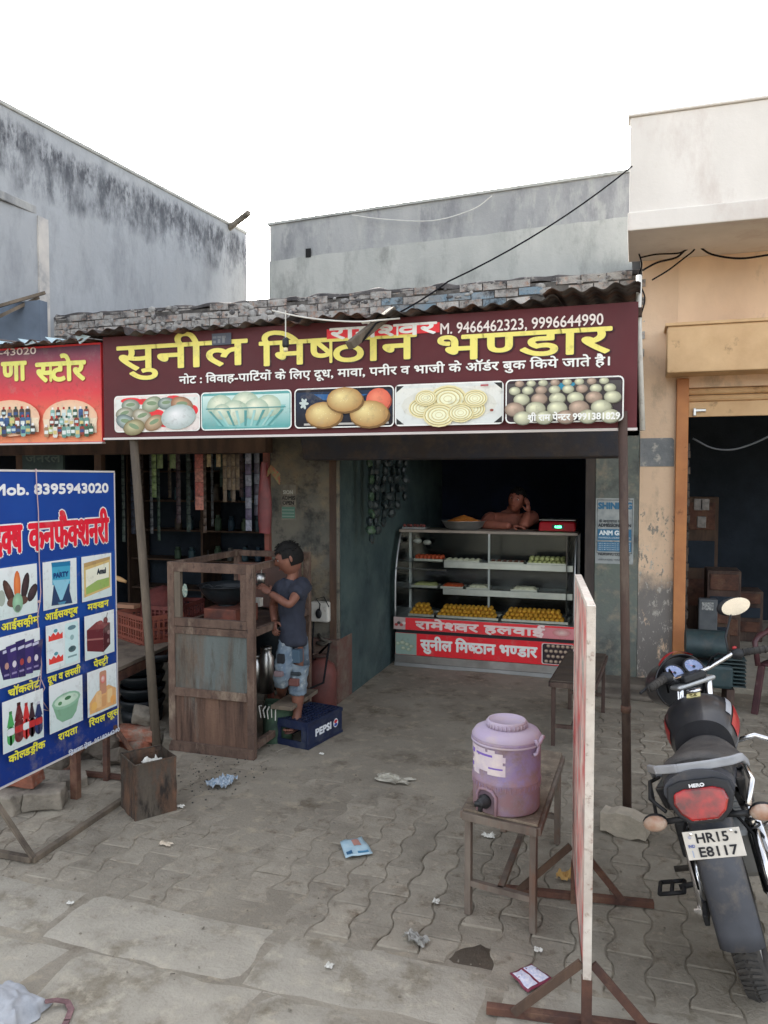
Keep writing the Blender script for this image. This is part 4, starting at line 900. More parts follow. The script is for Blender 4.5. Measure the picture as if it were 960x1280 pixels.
for t in (.0, Lb - .03):
    m = MB(); slabp(m, t - .002, t + .03, -.018, .018, .0, zb_ - .001); m.build('leg', RUST, wb)
    m = MB(); q = Vector(wp(t + .04, 0, .018)); m.bar(q + nn * .36, q - nn * .36, .036, .03); m.build('foot', RUST, wb, bevel=.003)
    for s in (1, -1):
        m = MB(); q = Vector(wp(t + .015, 0, 0)); m.bar(q + nn * .02 * s + Vector((0, 0, .25 if t < .5 else .27)), q + nn * s * (.26 if s > 0 else .22) + Vector((0, 0, .03)), .03, .014, up=tuple(dd)); m.build('brace', WOODB if s > 0 else RUST, wb)
m = MB(); slabp(m, .06, Lb, -.012, .012, .005, .03)
# ---------------------------------------------------------------- poles
pp = [G(197, 938), ]
m = MB(); a = G(196, 938); t = Y(166, 548, a.y + .0); m.tube([a + (0 * a), a.lerp(t, .5) + Vector((.006, 0, 0)), t + Vector((0, 0, .1))], [.034, .031, .03], 12)
tag(m.build('wooden_pole', WOODG, smooth=True), 'leaning grey wooden pole holding the left end of the signboard', 'pole')
m = MB(); a = G(784, 1018); t = Y(778, 540, a.y); m.tube([a, t + Vector((0, 0, .12))], .026, 12)
po = thing('iron_pole', 'straight dark iron pole under the right end of the signboard', 'pole', a)
m.build('shaft', DRUST, po, smooth=True)
m = MB(); q = a.lerp(t, .28); m.lathe([(.029, -.02), (.03, 0), (.029, .02)], q, 12); m.build('collar', RUST, po, smooth=True)
m = MB(); a = Y(338, 745, 5.95); t = Y(333, 566, 5.95); m.bar((a.x, a.y, .0), t, .045, .045); tag(m.build('iron_post', mat('red_rust_paint', C(118, 62, 50, 1.4), C(92, 56, 48, 1.3), scale=6, rough=.8)), 'rusty red iron post at the left edge of the middle pillar', 'post')
# posters
ps = thing('admission_poster', 'blue and white admission poster pasted on the pillar behind the iron pole', 'poster', (0, YW, 0))
q0, q1 = Y(744, 704, YW), Y(794, 623, YW)
cv = Canvas((q0.x, YW - .0015, q0.z), (1, 0, 0), (0, 0, 1), (0, -1, 0)); pw, ph = q1.x - q0.x - .01, q1.z - q0.z
GR = C(150, 156, 156, 1.3); BL = C(56, 104, 134, 1.3); DK = C(50, 56, 62, 1.2)
cv.n = 0; m = MB(); m.box(q0.x, q0.x + pw, YW - .0022, YW - .0005, q0.z, q1.z); m.build('paper', mat('pasted_paper', C(160, 164, 162, 1.25), C(138, 144, 144, 1.2), scale=12, rough=.9, grime=[C(110, 112, 108, 1.2)], gscale=14, glo=.58), ps)
cv.n = 4
for (u0, v0, u1, v1) in ((.012, .1, pw - .012, .105), (.012, .1, .016, ph - .015), (pw - .016, .1, pw - .012, ph - .015), (.012, ph - .02, pw - .012, ph - .015)): cv.rect(u0, v0, u1, v1, DK)
cv.text('SHINING', .025, pw - .02, ph * .84, ph * .93, BL, .005, True)
cv.text('के अन्तर्गत दाखिले', .03, pw - .05, ph * .63, ph * .665, DK, .001); cv.text('ADMISSION OPEN', .025, pw - .025, ph * .565, ph * .61, DK, .002, True)
cv.rect(.02, ph * .36, pw - .02, ph * .53, BL); cv.text('ANM GNM', .035, pw - .05, ph * .44, ph * .505, C(206, 214, 216, 1.3), .003, True); cv.text('PARAMEDICAL & NURSING COURSES', .03, pw - .03, ph * .385, ph * .41, C(200, 210, 214, 1.2), 0, True)
cv.rect(.02, ph * .19, pw - .02, ph * .335, BL)
for k in range(4): cv.text('9812 40 5516 9416 22 7180 98960', .03, pw - .03, ph * (.21 + .03 * k), ph * (.226 + .03 * k), C(196, 208, 212, 1.2), 0, True)
cv.text('NURSING COLLEGE', .03, pw - .03, ph * .13, ph * .165, DK, .001, True); cv.text('AMBALA ROAD, YAMUNA NAGAR', .03, pw - .03, ph * .05, ph * .075, DK, 0, True)
cv.build('printed_face', ps)
ps = thing('pasted_notice', 'small torn black and white notice with a green strip on the middle pillar', 'poster', (0, YP, 0))
q0, q1 = Y(352, 650, YP), Y(370, 606, YP)
m = MB(); m.box(q0.x, q1.x, YP - .0025, YP - .0005, q0.z, q1.z); m.build('paper', mat('torn_paper', C(118, 112, 100, 1.3), C(90, 86, 78, 1.2), scale=14, rough=.9), ps)
cv = Canvas((q0.x, YP - .002, q0.z), (1, 0, 0), (0, 0, 1), (0, -1, 0)); pw, ph = q1.x - q0.x, q1.z - q0.z; cv.n = 3
cv.rect(.005, ph * .05, pw - .01, ph * .38, C(78, 110, 96, 1.3)); cv.text('ADMIS', .005, pw - .01, ph * .58, ph * .68, C(30, 30, 30), .002, True); cv.text('OPEN', .015, pw - .02, ph * .44, ph * .54, C(30, 30, 30), .002, True); cv.text('SION', .02, pw - .03, ph * .74, ph * .84, C(150, 150, 140), .002, True)
for k in range(3): cv.rect(.01, ph * (.1 + .09 * k), pw - .016, ph * (.12 + .09 * k), C(130, 150, 140, 1.2))
cv.build('printed_face', ps)
# ================================================================ food cart, boy, crates on the left
def crease(o, s, sz):
    t = bpy.data.textures.new('folds', 'CLOUDS'); t.noise_scale = sz; t.noise_depth = 2
    q = o.modifiers.new('folds', 'DISPLACE'); q.texture = t; q.strength = s; q.mid_level = .5; q.texture_coords = 'LOCAL'; return o
def figure_mesh(name, chains, m, parent, sub=2, smooth=True):
    """one continuous skinned surface: chains of (point, radius[, radius2]) that share their joint points"""
    me = bpy.data.meshes.new(name); V = []; E = []; Rr = []; idx = {}
    for ch in chains:
        prev = None
        for q in ch:
            p, r = q[0], q[1]; r2 = q[2] if len(q) > 2 else r
            k = tuple(round(c, 4) for c in p)
            if k not in idx: idx[k] = len(V); V.append(tuple(p)); Rr.append((r, r2))
            if prev is not None and prev != idx[k]: E.append((prev, idx[k]))
            prev = idx[k]
    inv = ROOTM[parent.name].inverted() if parent is not None and parent.name in ROOTM else None
    me.from_pydata([tuple(inv @ Vector(v)) for v in V] if inv else V, E, []); me.materials.append(m)
    o = bpy.data.objects.new(name, me); COL.objects.link(o); o.parent = parent
    if parent is not None and parent.name in ROOTM: ROOTM[o.name] = ROOTM[parent.name]
    sk = o.modifiers.new('skin', 'SKIN'); sk.use_smooth_shade = True
    sk.branch_smoothing = .6
    sv = me.skin_vertices[0].data if me.skin_vertices else None
    if sv is None:
        bpy.context.view_layer.objects.active = o; bpy.ops.mesh.customdata_skin_add(); sv = me.skin_vertices[0].data
    for i, r in enumerate(Rr): sv[i].radius = r; sv[i].use_root = (i == 0)
    sb_ = o.modifiers.new('sub', 'SUBSURF'); sb_.levels = sub; sb_.render_levels = sub
    return o
def head_mesh(parent, c, s, yaw, pitch, skin, hairm, roll=0, hair_long=1.0):
    """head with brow, nose, lips, chin, ears, eyes and a hair cap; local +Y is the face"""
    M3 = Matrix.Rotation(yaw, 3, 'Z') @ Matrix.Rotation(pitch, 3, 'X') @ Matrix.Rotation(roll, 3, 'Y')
    c = Vector(c); h = s / 2
    def shape(d):
        x, y, z = d; rx, ry, rz = .66 * h, .80 * h, 1.0 * h
        p = Vector((x * rx, y * ry, z * rz))
        if z < 0: p.x *= 1 - .34 * (-z) ** 1.5; p.y *= 1 - .12 * (-z)
        if z < -.2 and y < 0: p.y *= 1 - .35 * (-z - .2)
        if y > 0:
            fx = math.exp(-(x / .16) ** 2)
            p.y += h * .24 * fx * math.exp(-((z + .12) / .13) ** 2) * (y > .5) + h * .10 * fx * math.exp(-((z - .06) / .16) ** 2) * (y > .5)   # nose
            p.y += h * .07 * math.exp(-((z - .24) / .09) ** 2) * math.exp(-((abs(x) - .3) / .25) ** 2)      # brow
            p.y -= h * .10 * math.exp(-((z - .06) / .09) ** 2) * math.exp(-((abs(x) - .33) / .14) ** 2)     # sockets
            p.y += h * .09 * math.exp(-((z + .44) / .05) ** 2) * math.exp(-(x / .24) ** 2) + h * .06 * math.exp(-((z + .54) / .05) ** 2) * math.exp(-(x / .2) ** 2)
            p.y -= h * .03 * math.exp(-((z + .49) / .02) ** 2) * math.exp(-(x / .26) ** 2)
            p.y += h * .10 * math.exp(-((z + .80) / .14) ** 2) * math.exp(-(x / .3) ** 2)
        return p
    mb = MB(); n, mm = 40, 32; vs = [(0, 0, -1)]
    for i in range(1, mm):
        a = -pi / 2 + pi * i / mm
        for k in range(n): vs.append((cos(a) * cos(tau * k / n), cos(a) * sin(tau * k / n), sin(a)))
    vs.append((0, 0, 1)); fs = []
    for k in range(n): fs.append((0, 1 + (k + 1) % n, 1 + k)); L = len(vs) - 1; b = 1 + (mm - 2) * n; fs.append((L, b + k, b + (k + 1) % n))
    for i in range(mm - 2):
        for k in range(n): fs.append((1 + i * n + k, 1 + i * n + (k + 1) % n, 1 + (i + 1) * n + (k + 1) % n, 1 + (i + 1) * n + k))
    mb.add([c + M3 @ shape(v) for v in vs], fs)
    for sx in (-1, 1):
        E3 = M3 @ Matrix.Rotation(sx * .35, 3, 'Z')
        mb.ball(c + M3 @ Vector((sx * .66 * h, -.08 * h, .02 * h)), (.07 * h, .14 * h, .22 * h), 10, 8, E3)
    hd = mb.build('head', skin, parent, smooth=True)
    mb = MB()
    for sx in (-1, 1): mb.ball(c + M3 @ Vector((sx * .24 * h, .66 * h, .07 * h)), (.105 * h, .06 * h, .055 * h), 10, 8, M3)
    mb.build('eyes', mat('eye_white', (.5, .48, .45), rough=.3), parent, smooth=True)
    mb = MB()
    for sx in (-1, 1):
        mb.ball(c + M3 @ Vector((sx * .24 * h, .71 * h, .06 * h)), (.05 * h, .03 * h, .05 * h), 8, 6, M3)
        mb.tube([c + M3 @ Vector((sx * a * h, (.80 - .16 * abs(a - .25)) * h, (.21 + b_) * h)) for a, b_ in ((.1, 0), (.24, .04), (.4, -.01))], .022 * h, 5)
    mb.build('brows', hairm, parent, smooth=True)
    mb = MB(); mb.tube([c + M3 @ Vector((a * h, (.80 - .35 * abs(a)) * h, (-.49 - .02 * abs(a)) * h)) for a in (-.2, -.1, 0, .1, .2)], .028 * h, 6)
    mb.build('lips', mat('lip_brown', C(120, 66, 58, 1.2), rough=.6), parent, smooth=True)
    mb = MB(); R = random.Random(5)
    hv = []
    for v in vs:
        x, y, z = v; p = shape(v) if y < .3 else Vector((x * .66 * h, y * .8 * h, z * h))
        hv.append(c + M3 @ (p * (1.09 + .035 * NZ(x * 5, y * 5, z * 5))))
    def keep(f):
        cx = sum(vs[i][0] for i in f) / len(f); cy = sum(vs[i][1] for i in f) / len(f); cz = sum(vs[i][2] for i in f) / len(f)
        line = .42 + .08 * sin(cx * 9) if cy > .45 else (.12 if cy > -.05 and abs(cx) > .3 else -.34 * hair_long)
        return cz > line
    mb.add(hv, [f for f in fs if keep(f)])
    for k in range(60):
        a = R.uniform(0, tau); zz = R.uniform(.42, .95); rr = sqrt(1 - zz * zz); d = Vector((rr * cos(a) * .66, rr * sin(a) * .8, zz)) * h
        tip = d * 1.16 + Vector((R.uniform(-.05, .05), .13 if d.y > 0 else -.08, -.05)) * h
        mb.tube([c + M3 @ (d * 1.02), c + M3 @ ((d * 1.13 + tip) / 2), c + M3 @ tip], [.05 * h, .035 * h, .006 * h], 4)
    o = mb.build('hair', hairm, parent, smooth=True)
    return M3
def hand_mesh(mb, wrist, palm_dir, palm_n, s=.15, curl=.5, thumb=1):
    """palm with five tapered fingers; palm_dir from the wrist out, palm_n where the palm faces; s = hand length"""
    d = Vector(palm_dir).normalized(); n = Vector(palm_n); n = (n - d * n.dot(d)).normalized(); sd = d.cross(n).normalized(); w0 = Vector(wrist)
    M3 = Matrix((sd, d, n)).transposed()
    mb.ball(w0 + d * s * .27, (s * .22, s * .32, s * .10), 12, 8, M3)
    for k, (o, ln) in enumerate(((-.15, .42), (-.05, .47), (.05, .44), (.145, .34))):
        p = w0 + d * s * .48 + sd * s * o; pts = [p]; a = curl * .35
        for q in range(3): p = p + (d * cos(a) + n * sin(a)) * s * ln / 3 + sd * s * o * .06; pts.append(p); a += curl
        mb.tube(pts, [s * .058, s * .055, s * .048, s * .034], 7)
        mb.ball(pts[-1], s * .036, 7, 5)
    p = w0 + d * s * .14 + sd * s * -.17 * thumb; q = p + (d * .6 - sd * .75 * thumb + n * .35).normalized() * s * .22; r = q + (d * .85 - sd * .25 * thumb + n * .5).normalized() * s * .2
    mb.tube([p, q, r], [s * .075, s * .06, s * .042], 7); mb.ball(r, s * .043, 7, 5)
SKIN = mat('brown_skin', C(120, 80, 64, 1.25), C(104, 68, 56, 1.2), scale=8, rough=.55, bump=.1)
HAIR = mat('black_hair', (.006, .006, .006), (.012, .011, .010), scale=30, rough=.7, spec=.2)
# ---------------------------------------------------------------- cart
cx0 = G(215, 940); cx1 = G(317, 948)
yc = (cx0.y + cx1.y) / 2; xL = Y(210, 820, yc).x; xR = Y(317, 820, yc).x; zc = Y(260, 704, yc).z; yk = yc + .98
ct = thing('food_cart', 'rusty iron framed food cart with open upper frame and patched tin panels below', 'food cart', (xL, yc, 0))
FB = mat('brown_rusty_frame', C(100, 80, 68, 1.3), C(76, 60, 52, 1.2), scale=9, rough=.85, bump=.8, streak=.4, grime=[C(132, 116, 100, 1.25), C(52, 42, 38, 1.1)], gscale=6, glo=.54)
zm = Y(260, 785, yc).z; zlo = Y(260, 868, yc).z
P = .055
for (x, y) in ((xL, yc), (xR - P, yc), (xL, yk), (xR - P, yk)):
    m = MB(); m.box(x, x + P, y, y + P * .8, .0 if y == yc else .0, zc); m.build('corner_post', FB, ct, bevel=.004)
def rail(x0, x1, y0, y1, z0, z1, nm='rail', mt=None): m = MB(); m.box(x0, x1, y0, y1, z0, z1); return m.build(nm, mt or FB, ct, bevel=.003)
rail(xL + P, xR - P, yc + .001, yc + .045, zc - .07, zc - .002, 'top_rail'); rail(xL + P, xR - P, yc + .001, yc + .045, zm - .0, zm + .06, 'sill_rail')
rail(xL + P, xR - P, yc + .001, yc + .045, zm - .055, zm - .004, 'rail'); rail(xL + P, xR - P, yc - .004, yc + .045, zlo - .03, zlo + .03, 'rail'); rail(xL + .003, xR - .003, yc - .008, yc + .05, .0, .075, 'bottom_rail')
for x in (xL + .001, xR - .045):
    rail(x, x + .044, yc + P, yk, zc - .05, zc - .003, 'top_side_rail'); rail(x, x + .044, yc + P, yk, zm - .05, zm, 'side_rail'); rail(x, x + .044, yc + P, yk, .06, .11, 'side_rail')
rail(xL + P, xR - P, yk, yk + .044, zc - .05, zc - .003, 'back_rail')
for (a, b_) in ((xL + P, xL + P + .05), (xR - P - .05, xR - P)): rail(a, b_, yc + .004, yc + .04, zm + .061, zc - .071, 'window_stile', WOODG if a < xL + .2 else FB)
PT = mat('patched_blue_grey_tin', C(104, 112, 110, 1.2), C(86, 92, 88, 1.15), scale=5, rough=.7, bump=.4, streak=.2, grime=[C(104, 82, 64, 1.1), C(70, 58, 48, 1.0)], gscale=3, glo=.48, ghi=.66)
RP = mat('rust_streaked_tin', C(112, 86, 70, 1.2), C(72, 54, 46, 1.1), scale=11, rough=.85, bump=.6, streak=.1, grime=[C(112, 112, 104, 1.1), C(60, 44, 38, 1.0)], gscale=5, glo=.52, ghi=.64)
m = MB(); m.box(xL + P, xR - P, yc + .012, yc + .016, zlo + .03, zm - .055); m.build('upper_panel', PT, ct)
m = MB(); m.box(xL + P, xR - P, yc + .012, yc + .016, .075, zlo - .03); m.build('lower_panel', RP, ct)
m = MB(); m.box(xL + .004, xL + .008, yc + P, yk, .11, zm - .05); m.build('side_panel', RP, ct)
m = MB(); m.box(xL + P, xR - .01, yc + .05, yk + .03, zm - .05, zm - .035); m.build('shelf', DRUST, ct)
GL = glass('greasy_glass', (.93, .94, .92), .02, .15)
m = MB(); q0 = Y(228, 738, yc + .001); m.ball(q0 + Vector((.02, 0, 0)), (.022, .003, .05), 12, 6); m.build('sticker', mat('faded_sticker', C(150, 156, 140, 1.2), C(60, 90, 90), scale=60, rough=.6), ct)
m = MB(); m.box(xR - .02, xR + .15, yc + .3, yc + .8, .28, .31); m.build('side_plank', WOODG, ct, bevel=.004)
m = MB(); m.box(xL + .07, xR - .06, yk - .05, yk - .02, zm, zc - .1); m.build('back_panel', mat('sooty_red_tin', C(104, 72, 62, 1.2), C(78, 60, 54, 1.1), scale=4, rough=.8, streak=.3), ct)
WK = mat('black_iron_wok', (.008, .012, .015), (.016, .02, .024), scale=6, rough=.4, spec=.4)
wk = thing('cooking_wok', 'large black iron wok sitting inside the open upper frame of the food cart', 'wok', (Y(286, 740, yc + .36).x, yc + .38, 0)); qx = Y(284, 740, yc + .38)
rW = .215
m = MB(); prof = []
for k in range(9): a = k / 8 * 1.25; prof.append((rW * sin(a) / sin(1.25), .155 * (1 - cos(a)) / (1 - cos(1.25))))
m.lathe([(p[0], p[1]) for p in prof] + [(rW + .012, .157)] + [(p[0] * .96, p[1] + .008) for p in prof[::-1]], (qx.x - .0, yc + .38, qx.z - .10), 28, cap=False); wko = m.build('bowl', WK, wk, smooth=True)
m = MB()
for s in (-1, 1): m.tube([(qx.x + s * .05 + .04 * cos(a), yc + .38 - rW * .9 * 1 + 0, qx.z + .05 + .03 * sin(a)) for a in [pi * t / 6 for t in range(7)]], .006, 6)
m.build('handle', WK, wk, smooth=True)
zst = qx.z - .10
st = thing('stove_burner', 'rusty gas stove under the black wok', 'stove', (qx.x, yc + .38, zm))
m = MB(); m.box(qx.x - .10, qx.x + .17, yc + .2, yc + .56, zm - .034, zst - .0); m.build('body', mat('burnt_red_tin', C(112, 62, 48, 1.4), C(76, 50, 44, 1.3), scale=9, rough=.7), st, bevel=.008)
m = MB(); m.lathe([(.07, 0), (.07, .012), (.04, .02)], (qx.x, yc + .38, zst), 16); m.build('burner_ring', WK, st)
for (px_, pz_, r, hh, lb) in ((312, 716, .035, .1, 'steel tumbler by the rear post of the food cart'),):
    q = Y(330 - 4, 726, yk - .2); t = thing('steel_tumbler', lb, 'tumbler', (q.x, q.y, q.z)); m = MB(); m.lathe([(.03, 0), (.037, .1), (.039, .1), (.034, .004)], (q.x, q.y, q.z - .04), 16); m.build('cup', STEEL, t, smooth=True)
    m = MB(); m.tube([(q.x, q.y, q.z), (q.x + .01, q.y, q.z + .12)], .004, 5); m.build('spoon', STEEL, t)
q = Y(322, 744, yk - .25); m = MB(); m.box(q.x - .03, q.x + .035, q.y - .03, q.y + .03, q.z - .09, q.z - .02); tag(m.build('white_carton', WHITEP, bevel=.004), 'small off white carton on the cart shelf beside the boy\'s hand', 'carton')
# steel cans and cylinder beneath
for (px_, py_, rr, hh, lb) in ((321, 864, .055, .17, 'left one of two steel milk cans on the plank beside the cart'), (333, 860, .06, .21, 'taller steel milk can on the plank in front of the boy')):
    q = Y(px_, py_, yc + .6); zq = .311; hh *= 1.7; t = thing('steel_can', lb, 'can', (q.x, yc + .6, zq), group='steel cans by the cart'); m = MB()
    m.lathe([(rr, 0), (rr, hh * .78), (rr * .7, hh * .86), (rr * .72, hh * .96)], (q.x, yc + .6, zq), 20); m.build('body', STEEL, t, smooth=True)
    m = MB(); m.lathe([(rr * .76, hh * .96), (rr * .78, hh), (rr * .3, hh + .012)], (q.x, yc + .6, zq), 20); m.build('lid', STEEL, t, smooth=True)
q = Y(330, 800, yk); t = thing('black_stove_drum', 'sooty black stove drum behind the cart below the boy\'s hands', 'stove', (q.x, yk, 0)); m = MB()
m.lathe([(.2, zm - .52), (.22, zm - .2), (.24, zm - .05), (.21, zm - .04)], (q.x - .02, yk + .1, .0), 24); m.build('drum', WK, t, smooth=True)
m = MB(); m.lathe([(.02, 0), (.028, .02), (.02, .04)], (q.x - .0, yk - .14, zm - .03), 12, Matrix.Rotation(rad(90), 3, 'X')); m.build('knob', mat('red_plastic_knob', C(160, 40, 44, 1.4), rough=.4), t, smooth=True)
for i in range(3):
    m = MB(); a = i * tau / 3; m.tube([(q.x - .02 + .18 * cos(a), yk + .1 + .18 * sin(a), zm - .5), (q.x - .02 + .22 * cos(a), yk + .1 + .22 * sin(a), 0)], .014, 6); m.build('leg', DRUST, t)
q = G(392, 892); t = thing('gas_cylinder', 'dull red gas cylinder standing behind the boy against the pillar', 'gas cylinder', (q.x, YP - .28, 0)); m = MB()
m.lathe([(.12, 0), (.14, .04), (.14, .32), (.12, .40), (.05, .45), (.03, .47)], (q.x + .02, YP - .26, 0), 24); m.build('body', mat('dull_red_enamel', C(108, 58, 52, 1.1), C(84, 50, 46, 1.0), scale=5, rough=.6), t, smooth=True)
m = MB(); m.tube([(q.x + .02 + .07 * cos(a), YP - .26 + .07 * sin(a), .48) for a in [tau * k / 12 for k in range(13)]], .008, 6, False); m.build('collar', DRUST, t, smooth=True)
m = MB(); m.tube([(q.x + .02, YP - .28, .5), (q.x + .16, YP - .4, .62), (q.x + .13, YP - .46, .3), (q.x - .1, YP - .6, .2), (q.x - .5, YP - .5, .3)], .01, 6); m.build('hose', CABLE, t, smooth=True)
q = Y(335, 915, 5.5); m = MB()
# green striped sack beside the cart
q = G(330, 932); gs = thing('green_sack', 'dark green printed sack standing on the ground between cart and blue crate', 'sack', (q.x, q.y, 0))
m = MB()
def sk_(u, v):
    a = tau * u; r = .10 + .02 * sin(3 * a) + .012 * NZ(cos(a) * 2, v * 5, 1); z = .30 * v; r *= 1 - .35 * max(0, v - .7) * 2
    return (q.x + .03 + r * cos(a) * 1.1, q.y + .14 + r * sin(a) * .9, z)
m.grid(sk_, 28, 12); m.build('body', mat('green_sacking', C(54, 76, 58, 1.4), C(40, 54, 46, 1.3), scale=9, rough=.8, grime=[C(120, 126, 110, 1.2)], gscale=14, glo=.63), gs, smooth=True)
m = MB()
for k in range(5): m.tube([(q.x - .04 + .03 * k, q.y + .03, .2 + .02 * sin(k * 3)), (q.x - .05 + .034 * k, q.y + .02, .27 + .02 * cos(k * 2)), (q.x - .03 + .03 * k, q.y + .03, .29)], .005, 4)
m.build('white_tie', WHITEP, gs)
# ---------------------------------------------------------------- blue soda crate
ca, cb, cc = G(385, 938), G(431, 913), G(349, 924)
ux = (cb - ca); ux.z = 0; Lx = .47; ux.normalize(); uy = Vector((-ux.y, ux.x, 0)); Ly = .31
Mc = Matrix.Translation(ca) @ Matrix.Rotation(atan2(ux.y, ux.x), 4, 'Z')
bc_ = thing('blue_crate', 'upturned blue plastic soda crate the boy stands on', 'crate', M=Mc)
BC = mat('faded_blue_plastic', C(22, 36, 70, 1.0), C(18, 28, 56, 1.0), scale=6, rough=.5, grime=[C(60, 66, 80, 1.0)], gscale=7)
hc = .2; tW = .014
m = MB()
m.box(0, Lx, 0, tW, .0, hc); m.build('printed_side', BC, bc_, bevel=.004, local=True)
m = MB(); m.box(0, Lx, Ly - tW, Ly, 0, hc); m.build('rear_side', BC, bc_, bevel=.004, local=True)
m = MB(); m.box(0, tW, tW, Ly - tW, 0, .05); m.box(0, tW, tW, Ly - tW, .14, hc); m.box(0, tW, tW, .06, .05, .14); m.box(0, tW, Ly - .06, Ly - tW, .05, .14); m.build('handle_side', BC, bc_, local=True)
m = MB(); m.box(Lx - tW, Lx, tW, Ly - tW, 0, .05); m.box(Lx - tW, Lx, tW, Ly - tW, .14, hc); m.box(Lx - tW, Lx, tW, .06, .05, .14); m.box(Lx - tW, Lx, Ly - .06, Ly - tW, .05, .14); m.build('handle_side', BC, bc_, local=True)
m = MB()
for i in range(7): m.box(tW, Lx - tW, tW + .018 + i * .04, tW + .030 + i * .04, hc - .012, hc - .002)
for i in range(10): m.box(tW + .02 + i * .043, tW + .032 + i * .043, tW, Ly - tW, hc - .014, hc - .004)
m.build('lattice_base', BC, bc_, local=True)
m = MB()
m.box(-.004, Lx + .004, -.005, -.001, hc - .03, hc - .004); m.box(-.004, Lx + .004, -.005, -.001, 0.0, .02); m.build('rim', BC, bc_, local=True)
O = Mc @ Vector((0, 0, 0)); cv = Canvas(O, ux, (0, 0, 1), -uy)
cv.text('PEPSI', .10, .31, .075, .125, C(206, 210, 214, 1.3), .004, True)
cv.ell(.375, .10, .034, .034, C(206, 210, 214, 1.2)); cv.ell(.375, .112, .024, .014, C(180, 40, 50, 1.3)); cv.ell(.375, .086, .024, .012, C(40, 70, 150, 1.3))
cv.build('printed_logo', bc_)
# ---------------------------------------------------------------- the boy on the crate
foot = Mc @ Vector((.06, .14, hc))
yb_ = foot.y
def B(px, py, dy=0.0): return Y(px, py, yb_ + dy)
boy = thing('person', 'boy in dark blue T-shirt and patched pale jeans standing on the blue crate', 'person', (foot.x, foot.y, hc))
hip = B(366, 800, .03); che = B(363, 742, .03); nk = B(367, 716, .03)
ls, rs = B(352, 728, -.02), B(380, 727, .05)
elR, wrR = B(362, 757, -.16), B(337, 741, -.12)           # arm nearer the camera, forearm reaching left to the cart
elL, wrL = B(342, 757, .10), B(343, 777, -.02)
knS, anS = B(374, 852, .0), B(372, 897, .06)
TSH = mat('navy_tshirt', C(44, 48, 60, 1.2), C(36, 40, 52, 1.2), scale=5, rough=.9, bump=.3, bscale=25)
JN = mat('patched_pale_denim', C(118, 130, 138, 1.2), C(86, 102, 118, 1.15), scale=9, rough=.9, bump=.3, grime=[C(160, 166, 166, 1.3)], gscale=16, glo=.56)
hl = B(359, 806, .0); hr = B(374, 806, .05)
knL = B(352, 848, -.06); anL = B(352, 868, .22)
kS = hr.lerp(anS, .5) + Vector((0, -.01, 0)); calf = kS.lerp(anS, .35)
toe = anS + Vector((-.02, -.10, -.05)); heel = anS + Vector((0, .03, -.055))
up = hip.lerp(che, .5)
chains = [[(hip, .07, .06), (up, .07, .06), (che, .088, .068), (nk.lerp(che, .3), .06, .05), (nk, .046), (B(364, 708, .01), .044)],
          [(che, .088, .068), (rs, .045), (rs.lerp(elR, .5), .04), (elR, .034), (elR.lerp(wrR, .5), .031), (wrR, .026)],
          [(che, .088, .068), (ls, .05), (ls.lerp(elL, .5), .044), (elL, .038), (elL.lerp(wrL, .5), .034), (wrL, .026)],
          [(hip, .085, .075), (hr, .045), (hr.lerp(kS, .5), .04), (kS, .045), (calf, .056), (calf.lerp(anS, .6), .042), (anS, .034), (toe.lerp(anS, .5) + Vector((0, 0, -.015)), .034), (toe, .03)],
          [(anS, .025), (heel, .024)],
          [(hip, .085, .075), (hl, .045), (hl.lerp(knL, .5), .04), (knL, .045), (knL.lerp(anL, .4), .054), (anL, .034), (anL + Vector((-.05, -.02, -.05)), .022)]]
figure_mesh('body', chains, SKIN, boy)
figure_mesh('tshirt', [[(hip + Vector((0, 0, -.065)), .128, .112), (hip + Vector((0, 0, .04)), .12, .105), (up, .108, .095), (che, .12, .095), (nk.lerp(che, .42), .085, .07)],
                       [(che, .12, .095), (rs, .068), (rs.lerp(elR, .38), .066), (rs.lerp(elR, .66), .066)],
                       [(che, .12, .095), (ls, .068), (ls.lerp(elL, .38), .066), (ls.lerp(elL, .66), .066)]], TSH, boy, 3)
figure_mesh('jeans', [[(hip + Vector((0, 0, .05)), .10, .09), (hip, .118, .105), (hr, .085), (hr.lerp(kS, .5), .08), (kS, .074), (calf.lerp(kS, .2), .074), (calf, .068)],
                      [(hip, .118, .105), (hl, .085), (hl.lerp(knL, .5), .078), (knL, .07), (knL.lerp(anL, .35), .066)]], JN, boy, 3)
crease(bpy.data.objects['tshirt'], .035, .06); crease(bpy.data.objects['jeans'], .035, .045)
for (p, sx, sz, c) in ((hr.lerp(kS, .25), .045, .05, C(60, 78, 92, 1.3)), (hr.lerp(kS, .72), .05, .012, C(40, 46, 50, 1.3)), (hr.lerp(kS, .95), .04, .028, C(110, 72, 66, 1.0)), (hl.lerp(knL, .35), .028, .035, C(30, 32, 36, 1.3)), (hl.lerp(knL, .8), .034, .02, C(122, 104, 106, 1.0))):
    m = MB(); m.box(p.x - sx, p.x + sx, p.y - .088, p.y - .02, p.z - sz, p.z + sz, c); m.build('jeans_patch', mat('cloth_patch', (1, 1, 1), attr=True, rough=.95), boy, attr=True, bevel=.008)
m = MB(); dR = (wrR - elR).normalized(); hand_mesh(m, wrR, dR + Vector((0, 0, .1)), (0, .5, -.7), .145, .35, 1); m.build('hand', SKIN, boy, smooth=True); m = MB()
hand_mesh(m, wrL, (wrL - elL).normalized() + Vector((0, -.1, -.3)), (.4, .3, -.4), .14, .7, -1)
m.build('hand', SKIN, boy, smooth=True)
m = MB()
for k in range(5): m.ball(toe + Vector((-.03 + .015 * k, -.035 + .006 * abs(k - 1), -.008)), (.009, .016, .009), 7, 5)
m.build('toes', SKIN, boy, smooth=True)
